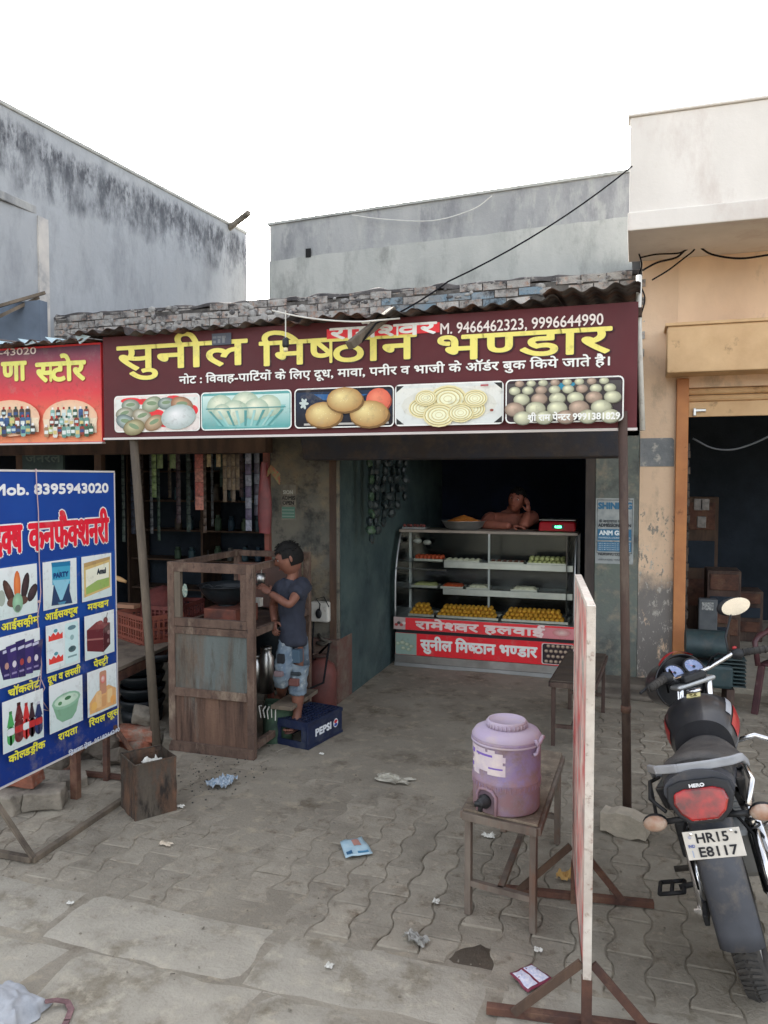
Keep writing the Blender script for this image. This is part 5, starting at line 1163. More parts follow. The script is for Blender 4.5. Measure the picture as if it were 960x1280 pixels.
m = MB(); m.ball((toe + heel) / 2 + Vector((-.005, -.02, -.022)), (.045, .115, .009), 16, 6)
m.tube([toe + Vector((-.035, .03, -.01)), toe + Vector((-.012, .01, .024)), toe + Vector((.03, .035, -.005))], .009, 6)
m.tube([heel + Vector((-.03, -.04, 0)), anS + Vector((0, -.03, 0)), heel + Vector((.03, -.03, 0))], .007, 6)
m.build('sandal', mat('brown_sandal', C(70, 44, 38, 1.3), rough=.7), boy, smooth=True)
hc_ = B(362, 698, .0)
head_mesh(boy, hc_, .248, rad(112), rad(-16), SKIN, HAIR, 0, 1.0)
# ---------------------------------------------------------------- table with red crates
tz = .60
ta = G(147, 836, tz); tb = G(211, 803, tz)
tx = (ta.x + tb.x) / 2 - .0; 
tbl = thing('low_stall_table', 'rough table behind the blue banner carrying red plastic crates', 'table', (tx - .5, 4.9, 0))
m = MB(); m.hexa([(ta.x - 1.1, ta.y - .1, tz - .03), (ta.x, ta.y - .1, tz - .03), (tb.x, 6.0, tz - .03), (tb.x - 1.1, 6.0, tz - .03)], [(ta.x - 1.1, ta.y - .1, tz), (ta.x, ta.y - .1, tz), (tb.x, 6.0, tz), (tb.x - 1.1, 6.0, tz)]); m.build('tabletop', mat('worn_board_top', C(120, 108, 94, 1.4), C(98, 88, 78, 1.3), scale=4, rough=.85, bump=.4, grime=[C(80, 70, 62, 1.2)], gscale=4), tbl, bevel=.004)
m = MB(); m.bar((ta.x - .02, ta.y - .08, tz - .07), (tb.x - .02, 5.95, tz - .07), .04, .07); m.build('side_rail', RUST, tbl)
for (x, y) in ((ta.x - .03, ta.y + .0), (tb.x - .03, 5.9), (ta.x - 1.0, ta.y), (ta.x - 1.0, 5.9)):
    m = MB(); m.box(x - .025, x + .025, y - .025, y + .025, 0, tz - .032); m.build('leg', RUST, tbl)
def crate(name, label, p, rz, L=.50, Wd=.36, h=.24, mt=None, group=None):
    Mx = Matrix.Translation(p) @ Matrix.Rotation(rz, 4, 'Z'); t = thing(name, label, 'crate', M=Mx, group=group)
    def side(nm, a, b_, nrm):
        m = MB(); a = Vector(a); b_ = Vector(b_); d = b_ - a; ln = d.length; d.normalize(); n = Vector(nrm) * .006
        m.M = None
        def strip(s0, s1, z0, z1, th=1): q0 = a + d * s0; q1 = a + d * s1; m.hexa([q0 - n * th + Vector((0, 0, z0)), q1 - n * th + Vector((0, 0, z0)), q1 + n * th + Vector((0, 0, z0)), q0 + n * th + Vector((0, 0, z0))], [q0 - n * th + Vector((0, 0, z1)), q1 - n * th + Vector((0, 0, z1)), q1 + n * th + Vector((0, 0, z1)), q0 + n * th + Vector((0, 0, z1))])
        for z0, z1, th in ((0, .035, 1.4), (h * .47, h * .55, 1.2), (h - .035, h, 1.6)): strip(0, ln, z0, z1, th)
        k = int(ln / .042)
        for i in range(k + 1): s = ln * i / k; w_ = .016 if i in (0, k) else (.011 if i % 3 == 0 else .006); strip(max(0, s - w_), min(ln, s + w_), .03, h - .03, .9)
        for z in (h * .25, h * .76): strip(0, ln, z - .004, z + .004, .7)
        m.build(nm, mt, t, local=True)
    side('side_wall', (0, 0, 0), (L, 0, 0), (0, -1, 0)); side('side_wall', (0, Wd, 0), (L, Wd, 0), (0, 1, 0)); side('end_wall', (0, .007, 0), (0, Wd - .007, 0), (-1, 0, 0)); side('end_wall', (L, .007, 0), (L, Wd - .007, 0), (1, 0, 0))
    m = MB()
    for i in range(8): m.box(.01, L - .01, .02 + i * (Wd - .05) / 7, .035 + i * (Wd - .05) / 7, .004, .012)
    for i in range(10): m.box(.02 + i * (L - .05) / 9, .035 + i * (L - .05) / 9, .01, Wd - .01, .002, .010)
    m.build('base', mt, t, local=True); return t
RC = mat('faded_red_plastic', C(136, 76, 60, 1.25), C(116, 62, 50, 1.2), scale=5, rough=.55, grime=[C(110, 70, 58, 1.3)], gscale=8)
RC2 = mat('dull_maroon_plastic', C(104, 50, 44, 1.4), C(84, 42, 38, 1.3), scale=5, rough=.55)
cr0 = G(180, 807, tz); crate('red_crate', 'faded orange red lattice crate nearest the wooden pole on the stall table', cr0 + Vector((0, 0, .001)), rad(152), .50, -.36, .235, RC, 'red crates on the stall table')
cr1 = cr0 + Vector((.06, .42, 0)); crate('red_crate', 'darker maroon crate standing behind the orange red one beside the cart', cr1 + Vector((0, 0, .001)), rad(95), .5, .36, .26, RC2, 'red crates on the stall table')
# heap of red cloth bags in the rear crate
q = Y(200, 738, cr1.y + .25); rc = thing('red_bundle', 'rounded dark red bundle heaped on the crates beside the cart', 'bundle', (q.x, q.y, q.z))
m = MB(); m.grid(lambda u, v: (q.x + .02 + .22 * cos(tau * u) * cos(v * pi / 2) * (1 + .1 * sin(5 * u * tau)), q.y + .22 * sin(tau * u) * cos(v * pi / 2), tz + .10 + .30 * sin(v * pi / 2) + .02 * NZ(u * 5, v * 5)), 28, 10)
m.build('cloth', mat('dark_red_cloth', C(100, 46, 42, 1.25), C(78, 38, 36, 1.2), scale=6, rough=.85, bump=.5), rc, smooth=True)
q = G(162, 757, tz + .26); m = MB(); m.box(q.x - .14, q.x + .08, q.y - .05, q.y + .05, tz + .24, tz + .275); tag(m.build('cardboard_piece', mat('brown_card', C(150, 112, 88, 1.3), rough=.8), bevel=.004), 'tan piece of cardboard lying on the orange red crate', 'cardboard')
q = Y(150, 724, 5.4); m = MB(); m.tube([q + Vector((-.1, 0, .03)), q, q + Vector((.06, 0, -.02))], [.014, .022, .012], 8); tag(m.build('wooden_ladle', mat('pale_wood', C(176, 140, 96, 1.3), rough=.6), smooth=True), 'pale wooden ladle end showing beside the blue banner edge', 'ladle')
# pots under the table
q = G(172, 905); t = thing('black_pot_stack', 'stack of black iron pots under the stall table', 'pots', (q.x, q.y + .5, 0)); tY = 5.35; q = Y(180, 860, tY)
for k in range(4):
    m = MB(); z = .10 + .10 * k; m.lathe([(.15, z), (.18, z + .06), (.19, z + .092), (.17, z + .09), (.14, z + .02)], (q.x - .02, tY, 0), 24); m.build('pot', WK, t, smooth=True)
m = MB(); m.lathe([(.16, 0), (.17, .098)], (q.x - .02, tY, 0), 20); m.build('base_ring', WK, t, smooth=True)
q2 = Y(178, 842, tY - .2); t = thing('iron_pan', 'wide shallow black pan resting on the pots under the table', 'pan', (q2.x, tY, .5)); m = MB(); m.lathe([(.0, .51), (.12, .512), (.22, .56), (.24, .60), (.22, .597), (.1, .53)], (q2.x + .02, tY, 0), 28, cap=False); m.build('pan', WK, t, smooth=True)
# ---------------------------------------------------------------- square tin bin
bt = G(169, 1027); br_ = G(221, 1013); dv = (br_ - bt); an = atan2(dv.y, dv.x)
Mb = Matrix.Translation(bt) @ Matrix.Rotation(an, 4, 'Z'); tn_ = thing('square_tin_bin', 'square open oil tin used as a rubbish bin beside the wooden pole', 'bin', M=Mb)
TM = mat('grimy_old_tin', C(88, 80, 70, 1.15), C(60, 52, 46, 1.05), scale=6, rough=.75, metal=.1, bump=.8, streak=.3, grime=[C(104, 76, 58, 1.1), C(44, 38, 34, 1.0)], gscale=6, glo=.5, ghi=.64)
S = .25; Ht = .33
m = MB(); R = random.Random(4)
def wallg(a, b_):
    a = Vector(a); b_ = Vector(b_); k = 10; j = 8
    m.grid(lambda u, v: tuple(a.lerp(b_, u) + Vector((.006 * NZ(u * 3, v * 3, a.x * 9) + .0, .006 * NZ(u * 3, v * 3, 7 + a.y * 9), v * (Ht + .012 * NZ(u * 4, a.x * 8, 2))))), k, j)
wallg((0, 0, 0), (S, 0, 0)); wallg((S, 0, 0), (S, S, 0)); wallg((S, S, 0), (0, S, 0)); wallg((0, S, 0), (0, 0, 0))
m.build('shell', TM, tn_, local=True, solid=.003, smooth=False)
m = MB(); m.box(.003, S - .003, .003, S - .003, .002, .006); m.build('base', TM, tn_, local=True)
m = MB(); m.tube([(0, 0, Ht), (S, 0, Ht), (S, S, Ht), (0, S, Ht), (0, 0, Ht)], .005, 6); m.build('rolled_rim', TM, tn_, local=True)
m = MB()
m.grid(lambda u, v: (.01 + u * (S - .02), .01 + v * (S - .02), Ht - .09 + .035 * NZ(u * 4, v * 4, 3)), 10, 10); rb = thing('rubbish', 'grey rubbish with a crumpled white paper filling the square tin', 'rubbish', M=Mb)
m.build('ash', mat('grey_rubbish', C(64, 62, 60, 1.3), C(96, 92, 86, 1.3), scale=20, rough=.95), rb, local=True)
m = MB(); m.grid(lambda u, v: (.08 + u * .12, .02 + v * .1, Ht - .03 + .05 * NZ(u * 6, v * 6, 9)), 8, 8); m.build('paper', WHITEP, rb, local=True)
# ---------------------------------------------------------------- loose bricks and stones
def rock(name, label, p, size, rz, mt, grp, tilt=0.0, cat='brick'):
    me = MB(); a, b_, c = size
    me.box(-a, a, -b_, b_, -c, c); o = me.build(name, mt, None, bevel=min(size) * .18)
    bmx = bmesh.new(); bmx.from_mesh(o.data); bmesh.ops.subdivide_edges(bmx, edges=bmx.edges[:], cuts=3, use_grid_fill=True)
    for v in bmx.verts: v.co += Vector((NZ(v.co.x * 14 + p[0], v.co.y * 14, v.co.z * 14), NZ(v.co.x * 14, v.co.y * 14 + p[1], v.co.z * 14 + 3), NZ(v.co.x * 14, v.co.y * 14, v.co.z * 14 + 7))) * min(size) * .32
    bmx.to_mesh(o.data); bmx.free(); o.location = p; o.rotation_euler = (tilt, tilt * .5, rz); tag(o, label, cat, grp); return o
GB = 'loose bricks and stones by the banner stand'
q = G(160, 942); rock('brick', 'red brick lying left of the wooden pole behind the square tin', q + Vector((0, .1, .12)), (.13, .06, .045), .35, REDBRICK, GB, .12)
rock('brick', 'red brick half hidden under the upper red brick by the pole', q + Vector((-.02, .12, .035)), (.13, .07, .04), -.2, REDBRICK, GB)
rock('stone_block', 'pale broken concrete lump on top of the red bricks by the pole', q + Vector((.02, .16, .235)), (.075, .06, .05), .6, STONE, GB, .5, 'stone')
rock('stone_block', 'small grey lump wedged against the right side of the wooden pole foot', G(210, 935) + Vector((0, .0, .05)), (.04, .05, .06), .6, STONE, GB, .3, 'stone')
rock('stone_block', 'squared grey paving block under the left lower edge of the blue banner', G(42, 1016) + Vector((0, .1, .06)), (.11, .09, .055), .5, STONE, GB, 0, 'stone')
rock('stone_block', 'grey block at the far left edge under the banner', G(5, 1016) + Vector((0, .05, .06)), (.1, .08, .06), -.1, STONE, GB, .05, 'stone')
rock('brick', 'worn brick resting on top of the leftmost grey block', G(6, 990, .12) + Vector((0, .12, .05)), (.12, .07, .04), .2, REDBRICK, GB, .08)
rock('stone_block', 'low flat stone between the banner feet', G(75, 990) + Vector((0, .12, .035)), (.08, .08, .04), .9, STONE, GB, .1, 'stone')
for i, (px_, py_, sz, lb) in enumerate(((40, 975, .12, 'grey rubble lump behind the paving block, left of the banner foot'), (65, 965, .14, 'larger rubble lump in shade behind the banner'), (100, 960, .13, 'dusty rubble lump beside the red banner support'), (118, 975, .08, 'small rubble piece beside the far banner foot'))):
    rock('rubble_stone', lb, G(px_, py_) + Vector((-.05, .3, sz * .5)), (sz, sz * .8, sz * .6), i, mat('dusty_rubble', C(92, 84, 74, 1.4), C(74, 68, 60, 1.3), scale=7, rough=.95, bump=1), GB, .2 * i, 'stone')
# loose paver by the iron pole
q = G(783, 1052); me = MB(); Pp = [(.075 + .0, -.12)]
P = [(PWD / 2 + .016 * sin(tau * k / 6), -.125 + .25 * k / 6) for k in range(7)]; P2 = [(-PWD / 2 + .016 * sin(tau * k / 6), -.125 + .25 * k / 6) for k in range(6, -1, -1)]
Pd = [(-.125, -.055), (-.09, -.05), (-.04, -.068), (.04, -.068), (.09, -.05), (.125, -.055), (.125, .055), (.09, .05), (.04, .068), (-.04, .068), (-.09, .05), (-.125, .055)]
me.M = Matrix.Translation(q + Vector((-.01, .08, .0))) @ Matrix.Rotation(rad(-14), 4, 'Z') @ Matrix.Rotation(rad(90), 4, 'X')
me.prism(Pd, (0, .068, -.06), (1, 0, 0), (0, 1, 0), (0, 0, .11)); tag(me.build('loose_paver', mat('pale_paver_block', C(170, 160, 144, 1.5), C(150, 142, 128, 1.45), scale=9, rough=.9, bump=1.0), bevel=.004), 'loose grey paving block with waisted sides at the foot of the iron pole', 'paving block')
# ---------------------------------------------------------------- wall switch box on the pillar
q = Y(400, 762, YP - .05); t = thing('switch_box', 'grimy white electric switch box on the middle pillar behind the boy', 'switch box', (q.x, YP, q.z))
m = MB(); m.box(q.x - .085, q.x + .085, YP - .07, YP - .001, q.z - .11, q.z + .07); m.build('box', WHITEP, t, bevel=.015)
m = MB(); m.ball(q + Vector((.0, -.03, -.03)), (.03, .012, .045), 12, 8); m.build('switch', BLACKP, t, smooth=True)
m = MB(); m.tube([q + Vector((.01, -.04, 0)), q + Vector((.03, -.07, .06)), q + Vector((-.02, -.04, .10)), q + Vector((.05, -.03, .12)), q + Vector((.09, -.01, .03))], .005, 6); m.build('wires', CABLE, t, smooth=True)
m = MB(); m.tube([q + Vector((-.06, -.0, -.1)), q + Vector((-.065, -.02, -.3)), q + Vector((-.05, -.03, -.5)), q + Vector((0, -.1, -.8)), q + Vector((.06, -.15, -.75))], .007, 6); m.build('cable', CABLE, t, smooth=True)
q = Y(403, 800, YP - .08); m = MB(); m.tube([q + Vector((-.06, .06, .03)), q + Vector((0, 0, 0)), q + Vector((.08, -.02, -.01)), q + Vector((.02, -.03, -.03)), q + Vector((-.05, 0, -.03))], .018, 7); tag(m.build('cloth_rag', mat('grey_rag', C(84, 80, 72, 1.3), rough=.95), smooth=True), 'grey rag hung on the pillar below the switch box', 'rag')
# ================================================================ store interior at left
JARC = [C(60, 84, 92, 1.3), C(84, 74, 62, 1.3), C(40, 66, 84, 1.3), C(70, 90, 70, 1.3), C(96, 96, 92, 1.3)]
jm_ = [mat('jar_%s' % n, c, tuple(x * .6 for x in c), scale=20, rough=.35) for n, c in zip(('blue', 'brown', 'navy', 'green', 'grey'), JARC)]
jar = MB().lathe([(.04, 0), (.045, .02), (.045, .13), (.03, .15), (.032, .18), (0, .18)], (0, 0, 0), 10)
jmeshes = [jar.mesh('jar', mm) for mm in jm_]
rk = thing('store_shelf', 'dark shelving with rows of jars in the store behind the food cart', 'shelf', (-4.2, 8.7, 0))
for i in range(6):
    m = MB(); m.box(-6.3, pl - .1, 8.55, 8.95, .55 + i * .38, .57 + i * .38); m.build('shelf_board', WOODB, rk)
for x in (-6.3, -5.2, -4.2, pl - .15):
    m = MB(); m.box(x, x + .03, 8.5, 8.95, 0, 2.9); m.build('shelf_post', WOODB, rk)
R = random.Random(8)
for i in range(1, 6):
    for k in range(12):
        x = -5.6 + k * .19 + R.uniform(-.02, .02)
        if x > pl - .25: continue
        mi = R.randrange(5); mname = ('blue', 'brown', 'navy', 'green', 'grey')[mi]
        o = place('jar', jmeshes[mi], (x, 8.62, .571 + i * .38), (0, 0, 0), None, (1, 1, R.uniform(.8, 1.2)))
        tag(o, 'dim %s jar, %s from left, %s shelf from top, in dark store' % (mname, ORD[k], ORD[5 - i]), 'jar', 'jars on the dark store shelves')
def strip(px0, px1, y0, y1, cols, lb, nseg, yy=6.35, two=1):
    a = Y(px0, y0, yy); b_ = Y(px1, y1, yy); t = thing('packet_strip', lb, 'packet strip', (a.x, yy, b_.z), group='snack packet strips hanging in the store front')
    wd = (b_.x - a.x) / two; hh = (a.z - b_.z) / nseg
    for c in range(two):
        for k in range(nseg - (c % 2 and 1 or 0) if two > 1 else nseg):
            col = cols[(k + c) % len(cols)]; z1_ = a.z - k * hh; x0 = a.x + c * wd
            m = MB(); m.grid(lambda u, v: (x0 + wd * (.04 + .92 * u), yy - .012 * sin(pi * u) * sin(pi * v), z1_ - hh * (1 - v) * .97), 4, 4)
            m.build('packet', mat('foil_%d_%d_%d' % col, C(*col, 1.15), C(*[int(x * .6 + 14) for i, x in enumerate(col)], 1.1), scale=35, rough=.4), t, smooth=True)
strip(189, 196, 568, 622, [(118, 140, 84), (96, 120, 70)], 'narrow green packet strip hanging leftmost in the store front', 6)
strip(196, 228, 568, 586, [(110, 130, 80), (90, 110, 72)], 'short row of green packets along the top of the store front', 1, two=4)
strip(243, 255, 568, 638, [(176, 92, 80), (190, 120, 104)], 'red and white packet strip hanging alone behind the cart', 4)
strip(258, 276, 568, 584, [(170, 150, 110), (150, 128, 92)], 'short beige packets next to the red packet strip', 1, two=3)
strip(278, 300, 568, 628, [(130, 112, 86), (108, 92, 74)], 'beige and brown packet strips hanging side by side', 4, two=4)
strip(306, 315, 566, 664, [(140, 144, 160), (90, 80, 110)], 'silver and purple packet strip near the red post', 7, 6.25)
strip(317, 325, 566, 645, [(120, 126, 140), (86, 80, 96)], 'grey packet strip just left of the red post', 6, 6.3)
dk = [(70, 84, 78), (60, 66, 84), (90, 72, 60), (84, 88, 92), (58, 78, 66), (96, 84, 70), (74, 58, 62)]
for k in range(15):
    px_ = 152 + k * 11.2 + R.uniform(-2, 2); wd_ = R.uniform(4, 7); yb2_ = R.uniform(600, 680)
    a = Y(px_, 566, 7.0 + .25 * (k % 3)); b_ = Y(px_ + wd_, yb2_, 7.0 + .25 * (k % 3)); nseg = int((yb2_ - 566) / 10)
    t = thing('packet_strip', 'dim packet strip deep in the store, %s from the wooden pole' % ORD[k], 'packet strip', (a.x, a.y, b_.z), group='dim packet strips deep in the store')
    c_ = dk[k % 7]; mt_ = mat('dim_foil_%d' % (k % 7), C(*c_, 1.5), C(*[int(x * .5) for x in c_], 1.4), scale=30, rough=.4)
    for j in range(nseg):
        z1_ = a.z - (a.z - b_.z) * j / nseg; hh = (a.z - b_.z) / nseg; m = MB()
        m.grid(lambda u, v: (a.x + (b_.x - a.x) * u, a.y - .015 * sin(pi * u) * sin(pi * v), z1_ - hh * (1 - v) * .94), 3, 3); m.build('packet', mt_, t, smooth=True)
q = Y(331, 625, 5.9); rb_ = thing('red_bag', 'red plastic bag hanging against the iron post', 'bag', (q.x, 5.9, q.z))
m = MB(); m.grid(lambda u, v: (q.x + .02 + (.05 + .03 * sin(pi * v)) * cos(tau * u) * (1 - .5 * v), 5.86 + .04 * sin(tau * u), q.z - .28 + .6 * v + .012 * NZ(u * 5, v * 6)), 14, 10)
m.build('sack', mat('red_polythene', C(124, 50, 52, 1.0), C(92, 40, 44, 1.0), scale=8, rough=.4), rb_, smooth=True)
m = MB(); a = Y(330, 600, 5.85); b_ = Y(350, 598, 5.85)
for k in range(5): m.tube([a + Vector((.01 * k, 0, .02 * k)), a.lerp(b_, .5) + Vector((0, -.02, .06 + .014 * k)), b_ + Vector((0, 0, -.05 + .02 * k))], .008, 5)
tag(m.build('striped_ribbon', mat('red_green_ribbon', C(150, 70, 60, 1.3), C(110, 120, 80, 1.3), scale=30, rough=.6), smooth=True), 'bunch of striped red and green ribbons tied on top of the iron post', 'ribbon')
# store doors left of the signs
m = MB()
for px_ in (24, 122): q = Y(px_, 580, 6.1); m.box(q.x - .04, q.x + .04, 6.1, 6.16, 0, q.z + .3)
stf = thing('store_front_frame', 'brown wooden posts and green board under the red store signboard', 'shop front', (-5, 6.1, 0)); m.build('posts', WOODB, stf)
q0 = Y(30, 585, 6.12); q1 = Y(80, 558, 6.12); m = MB(); m.box(q0.x, q1.x, 6.1, 6.13, q0.z - .5, q1.z); m.build('green_board', mat('dull_green_board', C(62, 78, 74, 1.4), C(50, 62, 62, 1.3), scale=5, rough=.8), stf)
cv = Canvas((q0.x, 6.1, q0.z - .5), (1, 0, 0), (0, 0, 1), (0, -1, 0)); cv.textpx('जनरल', (32, 578), (76, 577), 9, C(88, 102, 96, 1.3), .003); cv.build('faded_lettering', stf)
# hanging garlands and bags in the sweet shop's left rear
GR_ = mat('hanging_dark_foil', C(44, 54, 54, 1.5), C(26, 34, 38, 1.4), scale=30, rough=.4)
GR2 = mat('hanging_green_foil', C(60, 84, 60, 1.5), C(30, 44, 40, 1.4), scale=24, rough=.4)
for k, px_ in enumerate((463, 471, 480, 489, 497, 506)):
    yy = X(px_, 600, -2.30).y; t = thing('hanging_packets', ['greenish', 'dark', 'grey', 'sooty', 'thin dark', 'sparse dark'][k] + ' packet bunch hanging in the sweet shop, %s from the teal wall' % ORD[k], 'packets', (Y(px_, 600, yy).x, yy, 1.5), group='packet bunches hanging in the sweet shop')
    for j in range(11 - k):
        q = Y(px_ + R.uniform(-2, 2), 568 + j * 10.5, yy); m = MB(); m.ball(q, (.03, .06, .05), 7, 4, Matrix.Rotation(R.uniform(-1, 1), 3, 'X') @ Matrix.Rotation(R.uniform(-.7, .7), 3, 'Z')); m.build('packet', GR2 if (k == 0 and j % 2) else GR_, t)
q0 = Y(436, 592, 7.75)
# ================================================================ counter
YC = 7.72
K0 = Y(492, 832, YC).x; K1 = Y(719, 800, YC).x; 
def kz(px, py): return Y(px, py, YC).z
zA = kz(600, 845); z_p0 = .10; z_p1 = kz(600, 797); z_s1 = kz(600, 781) - .0; zg0 = kz(600, 779); zt0 = kz(600, 669)
zA = 0
zs_b, zs_t = kz(600, 793), kz(600, 777)           # upper red strip
zp_b, zp_t = kz(600, 826), kz(600, 798)
D = .62; yT = YC + .28                      # top set back, front glass curved
kt = thing('sweet_counter', 'glass fronted sweet counter with red lettered panels and three shelves of sweets', 'display counter', (K0, YC, 0))
m = MB(); m.box(K0 + .02, K1 - .02, YC + .04, YC + D, .02, zs_b - .001); m.build('lower_cabinet', BLACKP, kt, bevel=.004)
m = MB(); m.box(K0, K1, YC - .0, YC + D + .01, zs_b, zs_t); m.build('upper_ledge', ALU, kt, bevel=.003)
m = MB(); m.box(K0 + .01, K1 - .01, YC + .03, YC + .039, zp_b - .0, zp_t); m.build('sign_panel', mat('red_sign_base', RED, rough=.5), kt)
zl1, zl0 = kz(600, 836), 0.015
m = MB(); m.box(K0 + .008, K1 - .01, YC + .02, YC + .039, zl1 + .002, zp_b - .002); m.build('steel_strip', STEEL, kt); m = MB(); m.box(K0 + .006, K1 - .005, YC + .012, YC + .039, .0, zl1 - .001); m.build('steel_kick_plate', ALU, kt)
cv = Canvas((K0, YC, 0), (1, 0, 0), (0, 0, 1), (0, -1, 0)); Wc = K1 - K0
cv.rect(.002, zs_b + .002, Wc - .002, zs_t - .002, RED); cv.rect(.002, zs_b + .002, .13, zs_t - .002, C(170, 150, 146, 1.3))
for k in range(4): cv.ell(.03 + .028 * k, zs_b + .05 + .02 * (k % 2), .02, .016, C(*((150, 60, 60), (60, 60, 60), (170, 70, 70), (196, 190, 186))[k], 1.3))
cv.rect(Wc * .8, zs_b + .004, Wc - .004, zs_t - .02, C(190, 120, 124, 1.3)); cv.ell(Wc * .93, (zs_b + zs_t) / 2, .09, .04, C(200, 176, 168, 1.3), C(180, 110, 110, 1.3))
cv.text('रामे~श्वर हलवाई', Wc * .13, Wc * .84, zs_b + .022, zs_t - .038, C(222, 190, 186, 1.35), .006)
cv.build('printed_strip', kt)
cv = Canvas((K0, YC + .03, 0), (1, 0, 0), (0, 0, 1), (0, -1, 0))
cv.rect(.012, zp_b + .002, Wc * .13, zp_t - .002, C(130, 150, 140, 1.3))
for (a, b_, r) in ((.04, .5, .03), (.09, .55, .035), (.14, .48, .03), (.19, .4, .03), (.1, .3, .03), (.16, .25, .03)): cv.ell(a, zp_b + (zp_t - zp_b) * b_, r, r * .7, C(186, 190, 168, 1.3), C(120, 140, 120, 1.2), dx=-.2, dy=.3)
cv.rect(Wc * .135, zp_b + .002, Wc * .82, zp_t - .002, C(196, 36, 44, 1.5))
cv.text('सुनील िम~ष्ठान भ~ण्डार', Wc * .155, Wc * .80, zp_b + .07, zp_t - .065, C(222, 210, 204, 1.4), .0065)
cv.rrect(Wc * .825, zp_b + .01, Wc - .015, zp_t - .01, .02, C(206, 190, 186, 1.2)); cv.rrect(Wc * .83, zp_b + .016, Wc - .02, zp_t - .016, .02, C(44, 34, 38, 1.2))
for r in range(4):
    for k in range(6): cv.ell(Wc * .85 + k * .047 + .02 * (r % 2), zp_b + .04 + r * .052, .021, .018, C(196, 176, 150, 1.3), C(90, 70, 66, 1.2), dx=-.2, dy=.3)
cv.build('printed_panel', kt)
# glass box
zT = zt0
def gprof(v):        # front curve: v 0 bottom .. 1 top
    z = zs_t + (zT - zs_t) * v; y = YC + .012 + (yT - YC) * max(0, (v - .35) / .65) ** 2.0 * .75; return y, z
CG = glass('counter_glass', (.88, .92, .9), .0, .02, 1.16)
m = MB(); m.grid(lambda u, v: (K0 + .03 + (Wc - .06) * u, gprof(v)[0], gprof(v)[1]), 1, 12); m.build('curved_front_glass', CG, kt, smooth=True)
for x in (K0 + .014, K1 - .014):
    m = MB(); m.add([(x, gprof(v / 12)[0], gprof(v / 12)[1]) for v in range(13)] + [(x, YC + D, zT), (x, YC + D, zs_t)], [tuple(range(15))]); m.build('side_glass', CG, kt)
    m = MB(); m.tube([(x, gprof(v / 12)[0], gprof(v / 12)[1]) for v in range(13)], .011, 6); m.build('curved_edge', ALU, kt, smooth=True)
    m = MB(); m.box(x - .014, x + .014, YC + D - .03, YC + D, zs_t, zT); m.build('rear_post', ALU, kt)
m = MB(); m.box(K0 - .0, K1 + .0, YC + .2, YC + D + .02, zT, zT + .028); m.build('top_board', mat('worn_laminate', C(158, 146, 134, 1.3), C(140, 130, 120, 1.2), scale=5, rough=.5), kt, bevel=.004)
m = MB(); m.box((K0 + K1) / 2 + .03, (K0 + K1) / 2 + .05, gprof(.95)[0] + .01, gprof(.95)[0] + .03, zs_t, zT); m.build('centre_post', ALU, kt)
m = MB(); m.box(K1 - .1, K1 - .09, YC + .06, YC + D, zs_t, zT); m.box(K0 + .03, K1 - .03, YC + D - .012, YC + D - .004, zs_t, zT - .002); m.build('rear_sliding_glass', glass('dusty_dark_glass', (.10, .14, .14), .04, .2), kt)
sh1 = kz(600, 708) ; sh2 = kz(600, 742); 
for zz, off, nm in ((sh1, .06, 'upper_shelf'), (sh2, .02, 'middle_shelf')):
    x0 = K0 + Wc * (.27 if nm == 'upper_shelf' else .27)
    m = MB(); m.box(K0 + .03, K1 - .03, YC + .12 + off, YC + D - .03, zz - .004, zz + .004); m.build(nm + '_glass', CG, kt)
    m = MB(); m.box(x0, K1 - .04, YC + .10 + off, YC + .115 + off, zz - .045, zz + .02); m.build(nm + '_front', STEEL, kt, bevel=.002)
m = MB(); m.tube([(K0 + .014, gprof(.58)[0] - .008, gprof(.58)[1]), (K0 + Wc * .30, gprof(.58)[0] - .008, gprof(.58)[1] - .004)], .008, 6); m.build('glass_trim', STEEL, kt)
# sweets
LD = mat('yellow_laddu', C(206, 150, 44, 1.5), C(178, 118, 34, 1.4), scale=60, rough=.6, bump=.8, bscale=150, vary=.1)
ORS = mat('orange_sweet', C(196, 84, 44, 1.4), C(160, 62, 36, 1.3), scale=50, rough=.4, vary=.1)
WHS = mat('white_milk_sweet', C(206, 200, 176, 1.4), C(180, 174, 148, 1.3), scale=30, rough=.6, vary=.06)
GRS = mat('pistachio_sweet', C(176, 176, 120, 1.4), C(140, 140, 90, 1.3), scale=30, rough=.6, vary=.08)
BRS = mat('brown_sweet', C(110, 66, 50, 1.4), C(84, 50, 42, 1.3), scale=30, rough=.45, vary=.1)
lm = MB().ball((0, 0, 0), (.024, .024, .022), 10, 7).mesh('laddu', LD, smooth=True)
TR = mat('tray_steel', (.6, .58, .52), rough=.35, metal=.9)
def tray(x0, x1, y0, y1, z, lb, grp='steel trays in the sweet counter'):
    t = thing('sweet_tray', lb, 'tray', ((x0 + x1) / 2, y0, z), group=grp); m = MB(); m.box(x0, x1, y0, y1, z, z + .004)
    m.build('base', TR, t); m = MB()
    m.box(x0, x1, y0 - .004, y0, z, z + .024); m.box(x0, x1, y1, y1 + .004, z, z + .024); m.box(x0 - .004, x0, y0, y1, z, z + .024); m.box(x1, x1 + .004, y0, y1, z, z + .024); m.build('rim', TR, t)
zt_r = zs_t + .008
nl = 0
